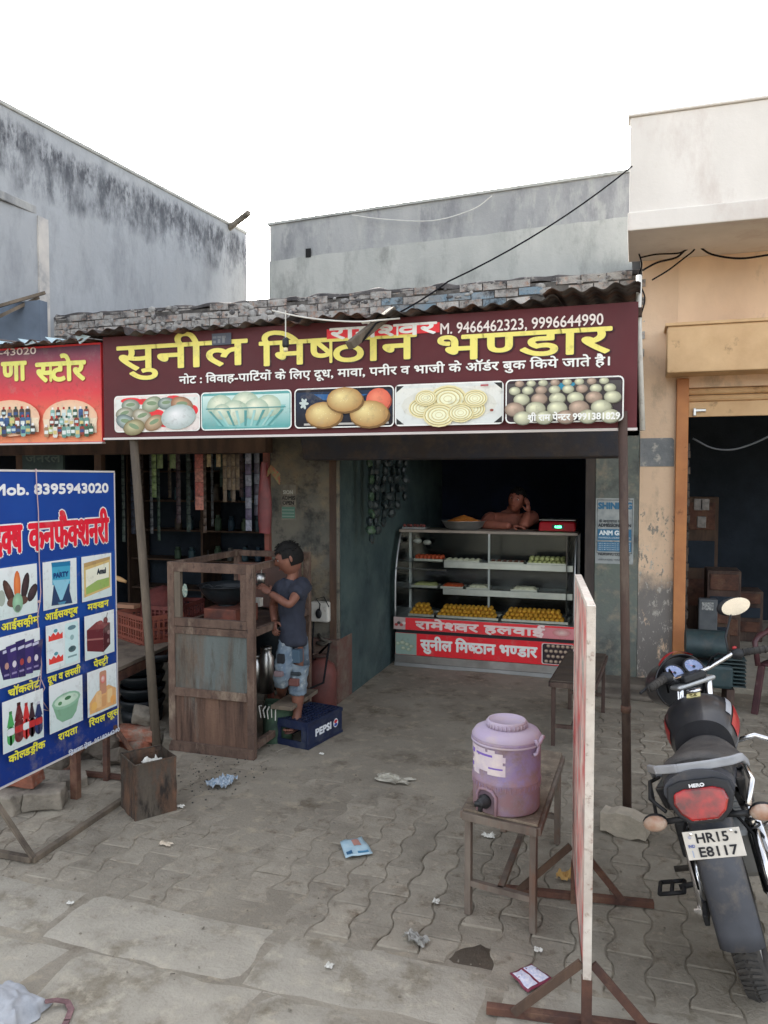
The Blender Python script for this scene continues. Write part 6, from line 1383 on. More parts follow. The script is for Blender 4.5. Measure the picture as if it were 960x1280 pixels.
def pile(x0, x1, y0, y1, z, layers, lb, grp):
    global nl
    s = .0475
    for L_ in range(layers):
        xa, xb_ = x0 + .026 + L_ * s * .5, x1 - .026 - L_ * s * .5; ya = y0 + .026 + L_ * s * .5; yb2 = y1 - .026 - L_ * s * .5
        y = ya; r = 0
        while y <= yb2 + .001:
            if r < 3 or L_ > 1:
                x = xa; ix = 0
                while x <= xb_ + .001:
                    o = place('laddu', lm, (x + R.uniform(-.002, .002), y + R.uniform(-.002, .002), z + .026 + L_ * s * .74), (R.uniform(0, 3), R.uniform(0, 3), 0)); tag(o, lb % (ORD[ix], ORD[L_], ORD[r]), 'sweet', grp); nl += 1; ix += 1
                    x += s
            y += s; r += 1
for (pa, pb, lb, ly, nm) in ((512, 543, 'laddu %s from the left, %s layer up, %s row back, in the small left pile', 3, 'small left'), (547, 623, 'laddu %s from the left, %s layer up, %s row back, in the long middle pile', 3, 'long middle'), (628, 710, 'laddu %s from the left, %s layer up, %s row back, in the long right pile', 3, 'long right')):
    xa = Y(pa, 775, YC + .1).x; xb_ = Y(pb, 775, YC + .1).x
    tray(xa, xb_, YC + .06, YC + .32, zt_r, nm + ' steel tray under the yellow laddus'); pile(xa, xb_, YC + .06, YC + .32, zt_r + .004, ly, lb, 'laddus in the ' + nm + ' pile')
def rowsw(x0, x1, y0, z, nx_, ny_, me, lb, grp, s):
    for j in range(ny_):
        for i in range(nx_):
            o = place(me.name.split('.')[0], me, (x0 + (x1 - x0) * (i + .5) / nx_, y0 + j * s, z), (0, 0, R.uniform(-.2, .2))); tag(o, '%s, %s from the left in the %s row' % (lb, ORD[i], ORD[j]), 'sweet', grp)
os_ = MB().ball((0, 0, .03), (.02, .02, .03), 8, 6).mesh('orange_sweet', ORS, smooth=True)
ws = MB().ball((0, 0, .018), (.026, .022, .018), 10, 6).mesh('white_sweet', WHS, smooth=True)
gs_ = MB().lathe([(.02, 0), (.024, .01), (.024, .03), (.018, .038), (0, .04)], (0, 0, 0), 8).mesh('pistachio_sweet', GRS, smooth=True)
bs = MB().ball((0, 0, .015), (.02, .02, .015), 8, 6).mesh('brown_sweet', BRS, smooth=True)
u1 = sh1 + .009; u2 = sh2 + .009
def kx(p): return Y(p, 700, YC + .25).x
tray(kx(518), kx(553), YC + .24, YC + .4, u1, 'steel tray of orange sweets at the left of the upper shelf'); rowsw(kx(518), kx(553), YC + .27, u1 + .004, 7, 3, os_, 'upright orange sweet on the upper shelf', 'orange sweets on the upper shelf', .05)
tray(kx(557), kx(600), YC + .2, YC + .36, u1, 'steel tray of white sweets left of the counter centre post'); rowsw(kx(557), kx(600), YC + .23, u1 + .004, 6, 3, ws, 'oval white sweet on the upper shelf', 'white sweets on the upper shelf', .05)
tray(kx(612), kx(655), YC + .2, YC + .36, u1, 'steel tray of brown sweets right of the counter centre post'); rowsw(kx(612), kx(655), YC + .23, u1 + .004, 6, 3, bs, 'small brown sweet on the upper shelf', 'brown sweets on the upper shelf', .05)
tray(kx(660), kx(708), YC + .2, YC + .36, u1, 'steel tray of pale pistachio sweets at the right of the upper shelf')
for L_ in range(2): rowsw(kx(660) + .01 * L_, kx(708) - .01 * L_, YC + .22 + .02 * L_, u1 + .004 + .04 * L_, 8 - L_, 3, gs_, ['lower', 'upper'][L_] + ' layer pale green sweet at the right', 'pistachio sweets on the upper shelf', .05)
for (pa, pb, mt, lb) in ((517, 548, GRS, 'flat slab of pale green sweet in the left of the middle shelf'), (553, 580, ORS, 'orange crumbly slab sweet on the middle shelf'), (585, 612, WHS, 'white slab sweet on the middle shelf'), (640, 672, WHS, 'white slab sweet sprinkled with coconut right of centre on the middle shelf')):
    xa, xb_ = kx(pa), kx(pb); tray(xa, xb_, YC + .18, YC + .36, u2, 'tray under the ' + lb.split(' in ')[0].split(' on ')[0])
    m = MB(); n_ = 6
    m.grid(lambda u, v: (xa + .01 + (xb_ - xa - .02) * u, YC + .19 + .16 * v, u2 + .02 + .025 * min(1, 8 * min(u, 1 - u, v, 1 - v)) + .006 * NZ(u * 9, v * 9, pa)), 16, 8); tag(m.build('sweet_slab', mt, smooth=True), lb, 'sweet')
# white things seen through the left glass (top)
for k, p in enumerate(((522, 668 + 8), (534, 670 + 8))):
    q = Y(p[0], p[1], YC + .5); m = MB(); m.ball(q, (.05, .03, .03), 10, 6); tag(m.build('plastic_bag', WHITEP, smooth=True), ['left', 'right'][k] + ' small white bag stuffed behind the glass at the upper left of the counter', 'bag')
# things on top
zz = zT + .028
q = G(580, 666, zz + .002); q = Y(579, 664, YC + .38); bsn = thing('sweet_basin', 'wide aluminium basin heaped with orange boondi on the counter top', 'basin', (q.x, YC + .4, zz))
bx, by = q.x, YC + .40
m = MB(); m.lathe([(.15, 0), (.20, .03), (.235, .095), (.245, .097), (.225, .09), (.15, .012)], (bx, by, zz + .001), 32, cap=False); m.lathe([(0, 0), (.15, 0)], (bx, by, zz + .002), 32, cap=False); m.build('basin', ALU, bsn, smooth=True)
bd = thing('boondi_heap', 'heap of orange boondi in the aluminium basin', 'sweets', (bx, by, zz + .05))
m = MB(); m.lathe([(.215, .06), (.17, .09), (.1, .125), (.03, .148), (0, .15)], (bx, by, zz), 24)
for k in range(500):
    r = .2 * sqrt(R.random()); a = R.uniform(0, tau); m.ball((bx + r * cos(a), by + r * sin(a), zz + .06 + .09 * (1 - r / .215) ** .8), .009, 5, 4)
m.build('boondi', mat('orange_boondi', C(190, 120, 50, 1.4), C(160, 92, 40, 1.3), scale=60, rough=.5), bd)
q = Y(520, 664, YC + .4); t = thing('pink_sweet_tray', 'small tray of pinkish sweets on the left end of the counter top', 'tray', (q.x, YC + .4, zz)); m = MB(); m.box(q.x - .13, q.x + .13, YC + .3, YC + .5, zz, zz + .02); m.build('tray', ALU, t)
for k in range(7):
    m = MB(); m.ball((q.x - .11 + .036 * k, YC + .33 + .03 * (k % 2), zz + .035), (.02, .02, .018), 8, 5); tag(m.build('pink_sweet', mat('pink_sweet', C(130, 70, 64, 1.4), C(90, 54, 52, 1.3), scale=30)), 'pinkish sweet, %s from the left in the small tray on the counter top' % ORD[k], 'sweet', 'pink sweets on the counter top')
q = Y(697, 668, YC + .36); wsx = thing('weighing_scale', 'red electronic weighing scale with green digits on the right end of the counter', 'scale', (q.x, YC + .38, zz)); sx = q.x
m = MB(); m.hexa([(sx - .19, YC + .27, zz + .008), (sx + .19, YC + .27, zz + .008), (sx + .18, YC + .56, zz + .008), (sx - .18, YC + .56, zz + .008)], [(sx - .18, YC + .30, zz + .105), (sx + .18, YC + .30, zz + .105), (sx + .18, YC + .55, zz + .11), (sx - .18, YC + .55, zz + .11)])
m.build('body', mat('red_enamel', C(140, 22, 30, 1.5), rough=.35), wsx, bevel=.018)
m = MB(); m.box(sx - .185, sx + .185, YC + .29, YC + .58, zz + .118, zz + .126); m.build('steel_pan', STEEL, wsx, bevel=.003); m = MB(); m.box(sx - .05, sx + .07, YC + .277, YC + .287, zz + .035, zz + .075); m.build('display', mat('black_display', (.01, .01, .01), rough=.3), wsx)
cv = Canvas((sx - .05, YC + .276, zz + .035), (1, 0, 0), (0, 0, 1), (0, -1, 0)); cv.text('0.250', .03, .095, .010, .03, (.1, .9, .3), .0016, True); cv.build('digits', wsx, mat('green_led', (.06, .8, .28), emit=2.2))
# ---------------------------------------------------------------- man leaning on the counter
YM_ = YC + .85
def Mn(px, py, y=YM_): return Y(px, py, y)
man = thing('person', 'man with bare arms and shoulders leaning his cheek on his hand behind the sweet counter', 'person', (Mn(640, 660).x, YM_, 0))
SK2 = mat('tan_brown_skin', C(136, 82, 66, 1.6), C(120, 72, 60, 1.5), scale=8, rough=.55, bump=.1)
SHT = mat('rust_vest', C(140, 70, 54, 1.5), C(120, 60, 48, 1.4), scale=5, rough=.9, bump=.3, bscale=25)
hp = Mn(640, 700); hp.z = .85; ch = Mn(640, 656); nk_ = Mn(643, 641)
shL, shR = Mn(613, 647), Mn(668, 646); elb = Vector((Mn(655, 680, YC + .56).x, YC + .46, zz + .05)); wr_ = Mn(661, 641, YC + .66)
elb2 = Vector((Mn(606, 680, YC + .6).x, YC + .52, zz + .055)); wr2 = Vector((Mn(640, 680, YC + .5).x, YC + .42, zz + .045))
figure_mesh('body', [[(hp, .15, .11), (hp.lerp(ch, .5), .15, .11), (ch, .19, .13), (nk_, .075), (nk_ + Vector((.01, -.03, .07)), .075)], [(ch, .17, .12), (shR, .095), (shR.lerp(elb, .5), .07), (elb, .056), (elb.lerp(wr_, .4), .056), (wr_, .038)],
                     [(ch, .17, .12), (shL, .095), (shL.lerp(elb2, .5), .07), (elb2, .056), (elb2.lerp(wr2, .4), .056), (wr2, .038)]], SK2, man)
m = MB(); hand_mesh(m, wr_, (-.12, .05, 1), (-1, .35, 0), .18, .25, -1); m.build('hand', SK2, man, smooth=True); m = MB(); hand_mesh(m, wr2, (1, -.1, 0), (0, 0, -1), .17, .3, 1); m.build('hand', SK2, man, smooth=True)
for k in range(1): pass
m = MB(); m.box(hp.x - .13, hp.x + .13, YM_ - .09, YM_ + .09, 0, .9); m.build('trousers', mat('dark_trousers', (.03, .03, .04), rough=.9), man, bevel=.04)
hm = Mn(646, 625, YM_ - .06); head_mesh(man, hm, .275, rad(180 - 8), rad(4), SK2, HAIR, rad(-14), .8)
# ================================================================ yard: benches and water cooler
def bench(label, p00, p10, p01, h, mt_top, mt_leg, name='iron_bench'):
    """p00,p10 near corners (left,right), p01 far left"""
    p00, p10, p01 = Vector(p00), Vector(p10), Vector(p01); a = (p10 - p00); b_ = (p01 - p00); t = thing(name, label, 'bench', (p00.x, p00.y, 0)); A_ = a.normalized(); B_ = b_.normalized()
    def c(i, j, z): q = p00 + a * i + b_ * j; return Vector((q.x, q.y, z))
    m = MB(); m.hexa([c(0, 0, h - .012), c(1, 0, h - .012), c(1, 1, h - .012), c(0, 1, h - .012)], [c(0, 0, h), c(1, 0, h), c(1, 1, h), c(0, 1, h)]); m.build('top_board', mt_top, t, bevel=.002)
    for (i0, j0, i1, j1) in ((0, 0, 1, 0), (0, 1, 1, 1), (0, 0, 0, 1), (1, 0, 1, 1)): m = MB(); m.bar(c(i0, j0, h - .032), c(i1, j1, h - .032), .03, .036); m.build('apron', mt_leg, t, bevel=.002)
    ins = [(0.06, .03), (.94, .03), (.06, .97), (.94, .97)]
    for (i, j) in ins: m = MB(); m.bar(c(i, j, 0), c(i, j, h - .014), .03, .03, up=tuple(A_)); m.build('leg', mt_leg, t, bevel=.003)
    for (q0, q1, z) in ((ins[0], ins[1], .15), (ins[2], ins[3], .15)): m = MB(); m.bar(c(*q0, z), c(*q1, z), .026, .026); m.build('cross_bar', mt_leg, t)
    m = MB(); m.bar(c(.5, .03, .15), c(.5, .97, .15), .026, .026); m.build('stretcher', mt_leg, t)
    return t
LEG = mat('worn_grey_steel', C(108, 98, 88, 1.4), C(84, 74, 66, 1.3), scale=9, rough=.7, bump=.3, streak=.3, grime=[C(104, 74, 58, 1.3)], gscale=8)
TOPM = mat('stained_bench_top', C(112, 100, 86, 1.35), C(84, 74, 64, 1.3), scale=9, rough=.8, bump=.3, grime=[C(62, 54, 46, 1.2), C(136, 124, 106, 1.2)], gscale=6)
hb = .50
fl, fr = G(579, 1010, hb), G(672, 1031, hb); bl = G(703, 941, hb)
v0 = Vector((fr.x - fl.x, fr.y - fl.y, 0)); ln_ = (bl - fr); 
bench('rusty iron bench carrying the purple water cooler', (fl.x, fl.y, 0), (fr.x, fr.y, 0), (fl.x + ln_.x, fl.y + ln_.y, 0), hb, TOPM, LEG)
fl2, fr2, bl2 = G(688, 850, .5), G(744, 850, .5), G(699, 813, .5)
bench('second dark iron bench behind the edge-on board by the counter', (fl2.x, fl2.y, 0), (fr2.x, fl2.y, 0), (fl2.x + .05, bl2.y, 0), .5, mat('dark_bench_top', C(78, 66, 56, 1.3), C(60, 52, 46, 1.2), scale=7, rough=.6), DRUST)
cc = (fl + fr) / 2 + ln_ * .20; c0_ = G(633, 1002, hb)
wc = thing('water_cooler', 'dusty purple plastic water cooler jug with a torn white label', 'water cooler', (cc.x, cc.y, hb))
ccx = G(631, 1010, hb); ccx = Vector((ccx.x - .0, ccx.y + .04, hb)); wid = (Y(676, 960, ccx.y).x - Y(589, 960, ccx.y).x) / 2; topz = Y(633, 893, ccx.y).z - hb
r_ = wid; HH = topz
PU = mat('dusty_purple_plastic', C(120, 106, 146, 1.25), C(136, 122, 156, 1.25), scale=4, rough=.55, grime=[C(158, 140, 134, 1.2), C(128, 108, 102, 1.15)], gscale=3.2, glo=.46, ghi=.66, zband=[(-.1, .16, C(134, 106, 112, 1.35), 3, .1)])
PU2 = mat('pale_dusty_purple', C(156, 142, 164, 1.25), C(168, 156, 170, 1.25), scale=5, rough=.6, grime=[C(172, 156, 146, 1.25)], gscale=4)
k_ = HH * .9
def body_prof():
    P = [(r_ * .90, 0), (r_ * .95, .01), (r_ * .96, k_ * .34)]
    P += [(r_ * .985, k_ * .36), (r_ * .985, k_ * .385), (r_ * .965, k_ * .40), (r_ * .965, k_ * .80), (r_ * .985, k_ * .815), (r_, k_ * .83), (r_, k_ * .85), (r_ * .975, k_ * .865)]
    return P
m = MB(); m.lathe(body_prof(), ccx + Vector((0, 0, .003)), 48); m.build('body', PU, wc, smooth=True)
m = MB(); fl_ = []
for a_ in range(44):
    a = tau * a_ / 44; m.tube([ccx + Vector((r_ * .965 * cos(a), r_ * .965 * sin(a), k_ * .37 - .004 + .0)), ccx + Vector((r_ * .958 * cos(a), r_ * .958 * sin(a), k_ * .30))], .0035, 4)
m.build('ribbing', PU, wc)
m = MB(); m.lathe([(r_ * .985, k_ * .852), (r_ * .99, k_ * .875), (r_ * .9, k_ * .93), (r_ * .62, k_ * .965), (r_ * .56, k_ * .966)], ccx + Vector((0, 0, .003)), 48); m.build('shoulder', PU2, wc, smooth=True)
m = MB(); m.lathe([(r_ * .56, k_ * .962), (r_ * .57, k_ * 1.03), (r_ * .54, k_ * 1.05), (r_ * .50, k_ * 1.048), (r_ * .48, k_ * 1.03), (0, k_ * 1.028)], ccx + Vector((0, 0, .003)), 40)
for a_ in range(30): a = tau * a_ / 30; m.tube([ccx + Vector((r_ * .572 * cos(a), r_ * .572 * sin(a), k_ * .97)), ccx + Vector((r_ * .575 * cos(a), r_ * .575 * sin(a), k_ * 1.03))], .004, 4)
m.build('cap', PU2, wc, smooth=True)
to = (Vector((0, 0, 0)) - ccx); to.z = 0; to.normalize(); rt = Vector((-to.y, to.x, 0)) * -1     # toward camera, rt = picture left/right
ang0 = atan2(to.y, to.x)
def cyl(a, z, rr): return ccx + Vector((rr * cos(ang0 + a), rr * sin(ang0 + a), z))
m = MB(); prof = []
for i in range(13): t = i / 12; a = .95 + .75 * 0; prof.append(cyl(1.15 - .35 * 0 + (t - .5) * 0, 0, 0))
m = MB(); m.tube([cyl(1.05, k_ * .86, r_ * 1.0), cyl(1.02, k_ * .80, r_ * 1.03), cyl(.9, k_ * .745, r_ * 1.05), cyl(.7, k_ * .74, r_ * 1.06) * .5 + cyl(.9, k_ * .745, r_ * 1.05) * .5], .008, 6)
m.tube([cyl(.95 + .0, k_ * .90, r_ * .98)] + [cyl(.95 + .12 * i, k_ * (.90 - .02 * abs(i - 3)), r_ * 1.03) for i in range(7)], .009, 8); m.build('carry_handle', PU2, wc, smooth=True)
m = MB(); m.lathe([(r_ * .975, k_ * .80), (r_ * 1.01, k_ * .805), (r_ * 1.01, k_ * .825), (r_ * .98, k_ * .83)], ccx + Vector((0, 0, .003)), 48, cap=False); m.build('upper_band', PU2, wc, smooth=True)
# torn label
lab = MB(); LP = []
def labg(u, v, e=0): a = -1.5 + 1.55 * u; return cyl(a, k_ * (.46 + .33 * v), r_ * .972)
nu, nv = 20, 10; vs = []; fs = []
for j in range(nv + 1):
    for i in range(nu + 1): vs.append(labg(i / nu, j / nv))
for j in range(nv):
    for i in range(nu):
        u, v = (i + .5) / nu, (j + .5) / nv; ed = min(u, 1 - u, v, 1 - v)
        if ed > .04 + .30 * max(0, NZ(u * 4, v * 4, 3) + .12): fs.append((j * (nu + 1) + i, j * (nu + 1) + i + 1, (j + 1) * (nu + 1) + i + 1, (j + 1) * (nu + 1) + i))
lab.add(vs, fs); lab.build('torn_label', mat('torn_label_paper', C(196, 184, 180, 1.35), C(176, 162, 176, 1.3), scale=16, rough=.8, grime=[C(140, 104, 90, 1.3)], gscale=16, glo=.6), wc)
for (u0, v0, u1, v1) in ((.3, .74, .7, .82), (.62, .32, .9, .38), (.12, .7, .24, .86), (.1, .2, .2, .34)):
    m = MB(); m.grid(lambda u, v: cyl(-1.5 + 1.55 * (u0 + (u1 - u0) * u), k_ * (.46 + .33 * (v0 + (v1 - v0) * v)), r_ * .974), 5, 2); m.build('label_print', mat('purple_print', C(110, 84, 160, 1.3), rough=.7), wc)
# tap in its niche
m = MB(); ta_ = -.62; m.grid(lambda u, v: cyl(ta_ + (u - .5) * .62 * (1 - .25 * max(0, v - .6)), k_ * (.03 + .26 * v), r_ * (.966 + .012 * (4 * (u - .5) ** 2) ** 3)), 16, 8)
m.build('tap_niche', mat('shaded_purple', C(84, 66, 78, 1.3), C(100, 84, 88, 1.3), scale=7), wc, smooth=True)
nf = []
m = MB(); m.tube([cyl(ta_ - .32, k_ * .02, r_ * .985), cyl(ta_ - .32, k_ * .24, r_ * .985), cyl(ta_ - .2, k_ * .30, r_ * .985), cyl(ta_, k_ * .315, r_ * .985), cyl(ta_ + .2, k_ * .30, r_ * .985), cyl(ta_ + .32, k_ * .24, r_ * .985), cyl(ta_ + .32, k_ * .02, r_ * .985)], .008, 6); m.build('niche_rim', PU, wc, smooth=True)
m = MB(); d_ = Vector((cos(ang0 + ta_), sin(ang0 + ta_), 0)); c_ = cyl(ta_, k_ * .17, r_ * .97); MT = d_.to_track_quat('Z', 'Y').to_matrix()
m.lathe([(.03, 0), (.032, .012), (.024, .02), (.02, .045), (.014, .05)], c_, 18, MT); m.tube([c_ + d_ * .035, c_ + d_ * .04 - Vector((0, 0, .035))], .011, 8); m.bar(c_ + d_ * .05 - rt * .02, c_ + d_ * .05 + rt * .02, .012, .02); m.build('tap', BLACKP, wc, smooth=True)
# ================================================================ motorcycle (local: +Y forward, +X right, +Z up)
rc_ = G(936, 1236)
HEAD, LEAN = rad(-4), rad(-16); YSC = .92
_R = Matrix.Rotation(HEAD, 3, 'Z') @ Matrix.Rotation(LEAN, 3, 'Y')
_t = _R @ Vector((0, -.47 * YSC, .86)); _p = G(876, 1002, _t.z); BIKE_LOC = Vector((_p.x - _t.x, _p.y - _t.y, 0))
MBk = Matrix.Translation(BIKE_LOC) @ Matrix.Rotation(HEAD, 4, 'Z') @ Matrix.Rotation(LEAN, 4, 'Y')
bk = thing('motorcycle', 'black and red commuter motorcycle parked on its side stand, rear plate towards the viewer', 'motorcycle', M=MBk)
BP = mat('black_gloss_paint', (.018, .018, .02), (.03, .03, .034), scale=5, rough=.28, coat=.3, grime=[C(70, 66, 60, 1.1)], gscale=6, glo=.6, ghi=.85)
RP2 = mat('red_gloss_paint', C(150, 28, 30, 1.4), rough=.3, coat=.3)
RUB = mat('dusty_black_rubber', C(66, 62, 58, 1.2), C(44, 43, 42, 1.2), scale=9, rough=.85, bump=.3)
SEAT = mat('dark_seat_vinyl', C(76, 73, 71, 1.3), C(56, 55, 55, 1.2), scale=14, rough=.55, bump=.5, bscale=120, grime=[C(92, 86, 80, 1.1)], gscale=6, glo=.56)
SILV = mat('silver_trim', C(150, 152, 156, 1.3), C(128, 130, 134, 1.3), scale=6, rough=.4)
PLG = mat('grey_black_plastic', C(66, 68, 74, 1.2), C(52, 54, 60, 1.2), scale=5, rough=.5, grime=[C(96, 90, 84, 1.1)], gscale=7)
def cl(x): return max(0, min(1, x))
def warp(p):
    x, y, z = p
    return (x, y * YSC if not WH[0] else y - WH[1] * (1 - YSC), z + (0 if WH[0] else .145 * cl((.5 - y) / .8) * cl((z - .40) / .08)))
WH = [False, 0]
def pb(m, nm, mt, par=None, **k):
    m.v = [warp(p) for p in m.v]; return m.build(nm, mt, par or bk, local=True, **k)
def wheel(yc_, r, wd, nm):
    WH[0] = True; WH[1] = yc_; w_ = thing_part(nm); Mx = Matrix.Translation((0, yc_, r)) @ Matrix.Rotation(rad(90), 4, 'Y')
    M3_ = Matrix.Rotation(rad(90), 3, 'Y')
    m = MB(); rt_ = r - wd * .45; P = []
    prof = [(rt_ - wd * .42, -wd * .36), (rt_ - wd * .1, -wd * .48), (rt_ + wd * .22, -wd * .40), (rt_ + wd * .40, -wd * .2), (rt_ + wd * .45, 0), (rt_ + wd * .40, wd * .2), (rt_ + wd * .22, wd * .40), (rt_ - wd * .1, wd * .48), (rt_ - wd * .42, wd * .36), (rt_ - wd * .42, -wd * .36)]
    m.lathe(prof, (0, yc_, r), 56, M3_, cap=False); t = pb(m, 'tyre', RUB, w_, smooth=True)
    m = MB()
    for k in range(64):
        a = tau * k / 64
        for s in (-1, 1):
            c0 = M3_ @ Vector(((rt_ + wd * .455) * cos(a), (rt_ + wd * .455) * sin(a), s * wd * .03)); c1 = M3_ @ Vector(((rt_ + wd * .32) * cos(a + .07), (rt_ + wd * .32) * sin(a + .07), s * wd * .36))
            o_ = Vector((0, yc_, r)); m.bar(o_ + c0, o_ + c1, .012, .010)
    t2 = pb(m, 'tread', RUB, w_); 
    m = MB(); m.lathe([(rt_ - wd * .40, -wd * .3), (rt_ - wd * .62, -wd * .26), (rt_ - wd * .66, 0), (rt_ - wd * .62, wd * .26), (rt_ - wd * .40, wd * .3)], (0, yc_, r), 48, M3_, cap=False); pb(m, 'rim', ALU, w_, smooth=True)
    m = MB(); m.lathe([(.0, -.05), (.05, -.05), (.05, .05), (0, .05)], (0, yc_, r), 20, M3_)
    for k in range(6):
        a = tau * k / 6; d = M3_ @ Vector((cos(a), sin(a), 0)); o_ = Vector((0, yc_, r)); m.bar(o_ + d * .04, o_ + d * (rt_ - wd * .6), .035, .02, up=(1, 0, 0))
    pb(m, 'spokes', BLACKP, w_); WH[0] = False; return w_
def thing_part(nm):
    o = bpy.data.objects.new(nm, None); COL.objects.link(o); o.parent = bk; return o
wheel(-.13, .31, .105, 'rear_wheel'); 
wheel(1.25, .305, .085, 'front_wheel')
# frame, engine, swing arm
m = MB(); m.tube([(0, 1.02, .93), (0, .75, .62), (0, .62, .30)], .02, 8); m.tube([(0, .98, .88), (0, .5, .74), (0, -.1, .72), (0, -.38, .74)], .02, 8)
for s in (-1, 1): m.tube([(s * .1, .45, .42), (s * .12, 0, .31)], .022, 8); m.tube([(s * .11, .45, .4), (s * .11, -.15, .66), (s * .1, -.4, .72)], .014, 8)
pb(m, 'frame', BLACKP, smooth=True)
m = MB(); m.box(-.12, .12, .36, .68, .2, .42); pb(m, 'crankcase', ALU, bevel=.03)
m = MB(); m.box(-.085, .085, .52, .68, .42, .60)
for k in range(6): m.box(-.1, .1, .505, .695, .43 + k * .028, .438 + k * .028)
pb(m, 'cylinder_fins', ALU)
m = MB(); m.tube([(.08, .66, .5), (.12, .74, .35), (.15, .5, .2), (.17, .2, .24), (.17, -.1, .3), (.17, -.38, .36)], [.018, .02, .022, .035, .042, .045], 12); pb(m, 'exhaust', CHROME, smooth=True)
m = MB(); m.box(-.135, -.105, -.02, .5, .24, .40); pb(m, 'chain_cover', BLACKP, bevel=.02)
for s in (-1, 1):
    m = MB(); a = Vector((s * .135, -.13, .31)); b_ = Vector((s * .13, .06, .68)); m.tube([a, a.lerp(b_, .45)], .019, 10); m.tube([a.lerp(b_, .45), b_], .012, 8); pb(m, 'shock_absorber', CHROME, smooth=True)
    m = MB(); q0 = a.lerp(b_, .42); 
    pts = [q0.lerp(b_, t / 60) + Vector((.026 * cos(t * .75), .026 * sin(t * .75), 0)) for t in range(58)]; m.tube(pts, .005, 5); pb(m, 'shock_spring', BLACKP, smooth=True)
# rear mudguard
m = MB(); pts = []
def fend(u, v):
    a = rad(60 + 118 * v) ; R_ = .375 + .05 * v; wv = .084 * (1 - .10 * v); x = (u - .5) * 2 * wv
    drop = .035 * (abs(u - .5) * 2) ** 3
    return (x, -.07 + (R_ - drop) * cos(a), .31 + (R_ - drop) * sin(a))
m.grid(fend, 12, 16); pb(m, 'rear_mudguard', PLG, smooth=True, solid=.004)
# seat: long low saddle with grey edging
def seat(u, v):
    y = -.34 + .92 * v; wv = .125 + .035 * sin(pi * min(1, (1 - v) * 1.25)) - .055 * max(0, v - .62) / .38; zt2 = .80 + .05 * (1 - v) ** 2 * 1.2 - .035 * sin(pi * min(1, v * 1.2)) + .02 * v
    a = pi * u; x = -wv * cos(a); z = zt2 - .10 + .10 * sin(a) ** .55
    if v < .06: z -= .03 * (1 - v / .06); 
    return (x, y, z)
m = MB(); m.grid(seat, 20, 28); b0_ = len(m.v)
pb(m, 'seat', SEAT, smooth=True, solid=.006)
m = MB(); end = [seat(u / 16, 0) for u in range(17)]; m.add([(p[0], p[1], p[2]) for p in end] + [(p[0] * .85, p[1] - .01, .68) for p in end], [(i, i + 1, 18 + i, 17 + i) for i in range(16)]); pb(m, 'seat_end', SEAT, smooth=True)
m = MB()
for k in range(1): pass
pts = [Vector((-.172, .02, .735)), Vector((-.178, -.15, .76)), Vector((-.168, -.28, .80)), Vector((-.135, -.365, .815)), Vector((-.06, -.395, .82)), Vector((.06, -.395, .82)), Vector((.135, -.365, .815)), Vector((.168, -.28, .80)), Vector((.178, -.15, .76)), Vector((.172, .02, .735))]
mm_ = MB()
for a, b_ in zip(pts, pts[1:]): mm_.bar(a, b_ + (b_ - a) * .08, .018, .032)
pb(mm_, 'grey_grab_rail', SILV, bevel=.006)
m = MB(); m.tube([(-.165, -.12, .74), (-.19, -.22, .74), (-.19, -.34, .70), (-.14, -.38, .66)], .008, 8); m.tube([(-.19, -.22, .74), (-.195, -.26, .62), (-.16, -.33, .62)], .007, 8); pb(m, 'left_hold_bar', BLACKP, smooth=True)
# tail cowl and light
def tail(u, v):
    a = tau * u; y = -.42 + .55 * v; wv = .125 + .03 * v; hv = .075
    return (wv * cos(a), y, .70 + .04 * (1 - v) + hv * sin(a) * (1 if sin(a) > 0 else .8))
m = MB(); m.grid(tail, 24, 10); m.add([tail(k / 24, 0) for k in range(24)], [tuple(range(24))]); pb(m, 'tail_cowl', PLG, smooth=True)
for s in (-1, 1):
    m = MB(); m.hexa([(s * .13, -.3, .64), (s * .135, .32, .50), (s * .155, .32, .50), (s * .15, -.3, .64)], [(s * .125, -.34, .74), (s * .13, .34, .74), (s * .15, .34, .74), (s * .165, -.34, .74)]); pb(m, 'side_panel', BP, bevel=.01)
TLP = [(-.088, .036), (-.05, .048), (.05, .048), (.088, .036), (.096, .0), (.078, -.038), (.045, -.064), (-.045, -.064), (-.078, -.038), (-.096, .0)]
m = MB(); m.prism([(a * 1.22, b_ * 1.36 + .006) for a, b_ in TLP], (0, -.452, .715), (1, 0, 0), (0, .25, .97), (0, .04, -.01)); pb(m, 'tail_light_housing', BLACKP, bevel=.006)
RL = mat('red_tail_lens', C(176, 10, 12, 1.1), C(90, 4, 6, 1.1), scale=16, rough=.12, coat=1)
m = MB(); m.prism(TLP, (0, -.472, .715), (1, 0, 0), (0, .25, .97), (0, .03, -.008)); pb(m, 'tail_light', RL, bevel=.008)
Ub = MBk.to_3x3() @ Vector((1, 0, 0)); Vb = MBk.to_3x3() @ Vector((0, .25, .97)).normalized(); Nb = Ub.cross(Vb)
cv = Canvas(MBk @ Vector(warp((0, -.4735, .712))), Ub, Vb, Nb); cv.text('HERO', -.026, .026, .055, .066, C(196, 196, 196), .0012, True); cv.build('maker_mark', bk)
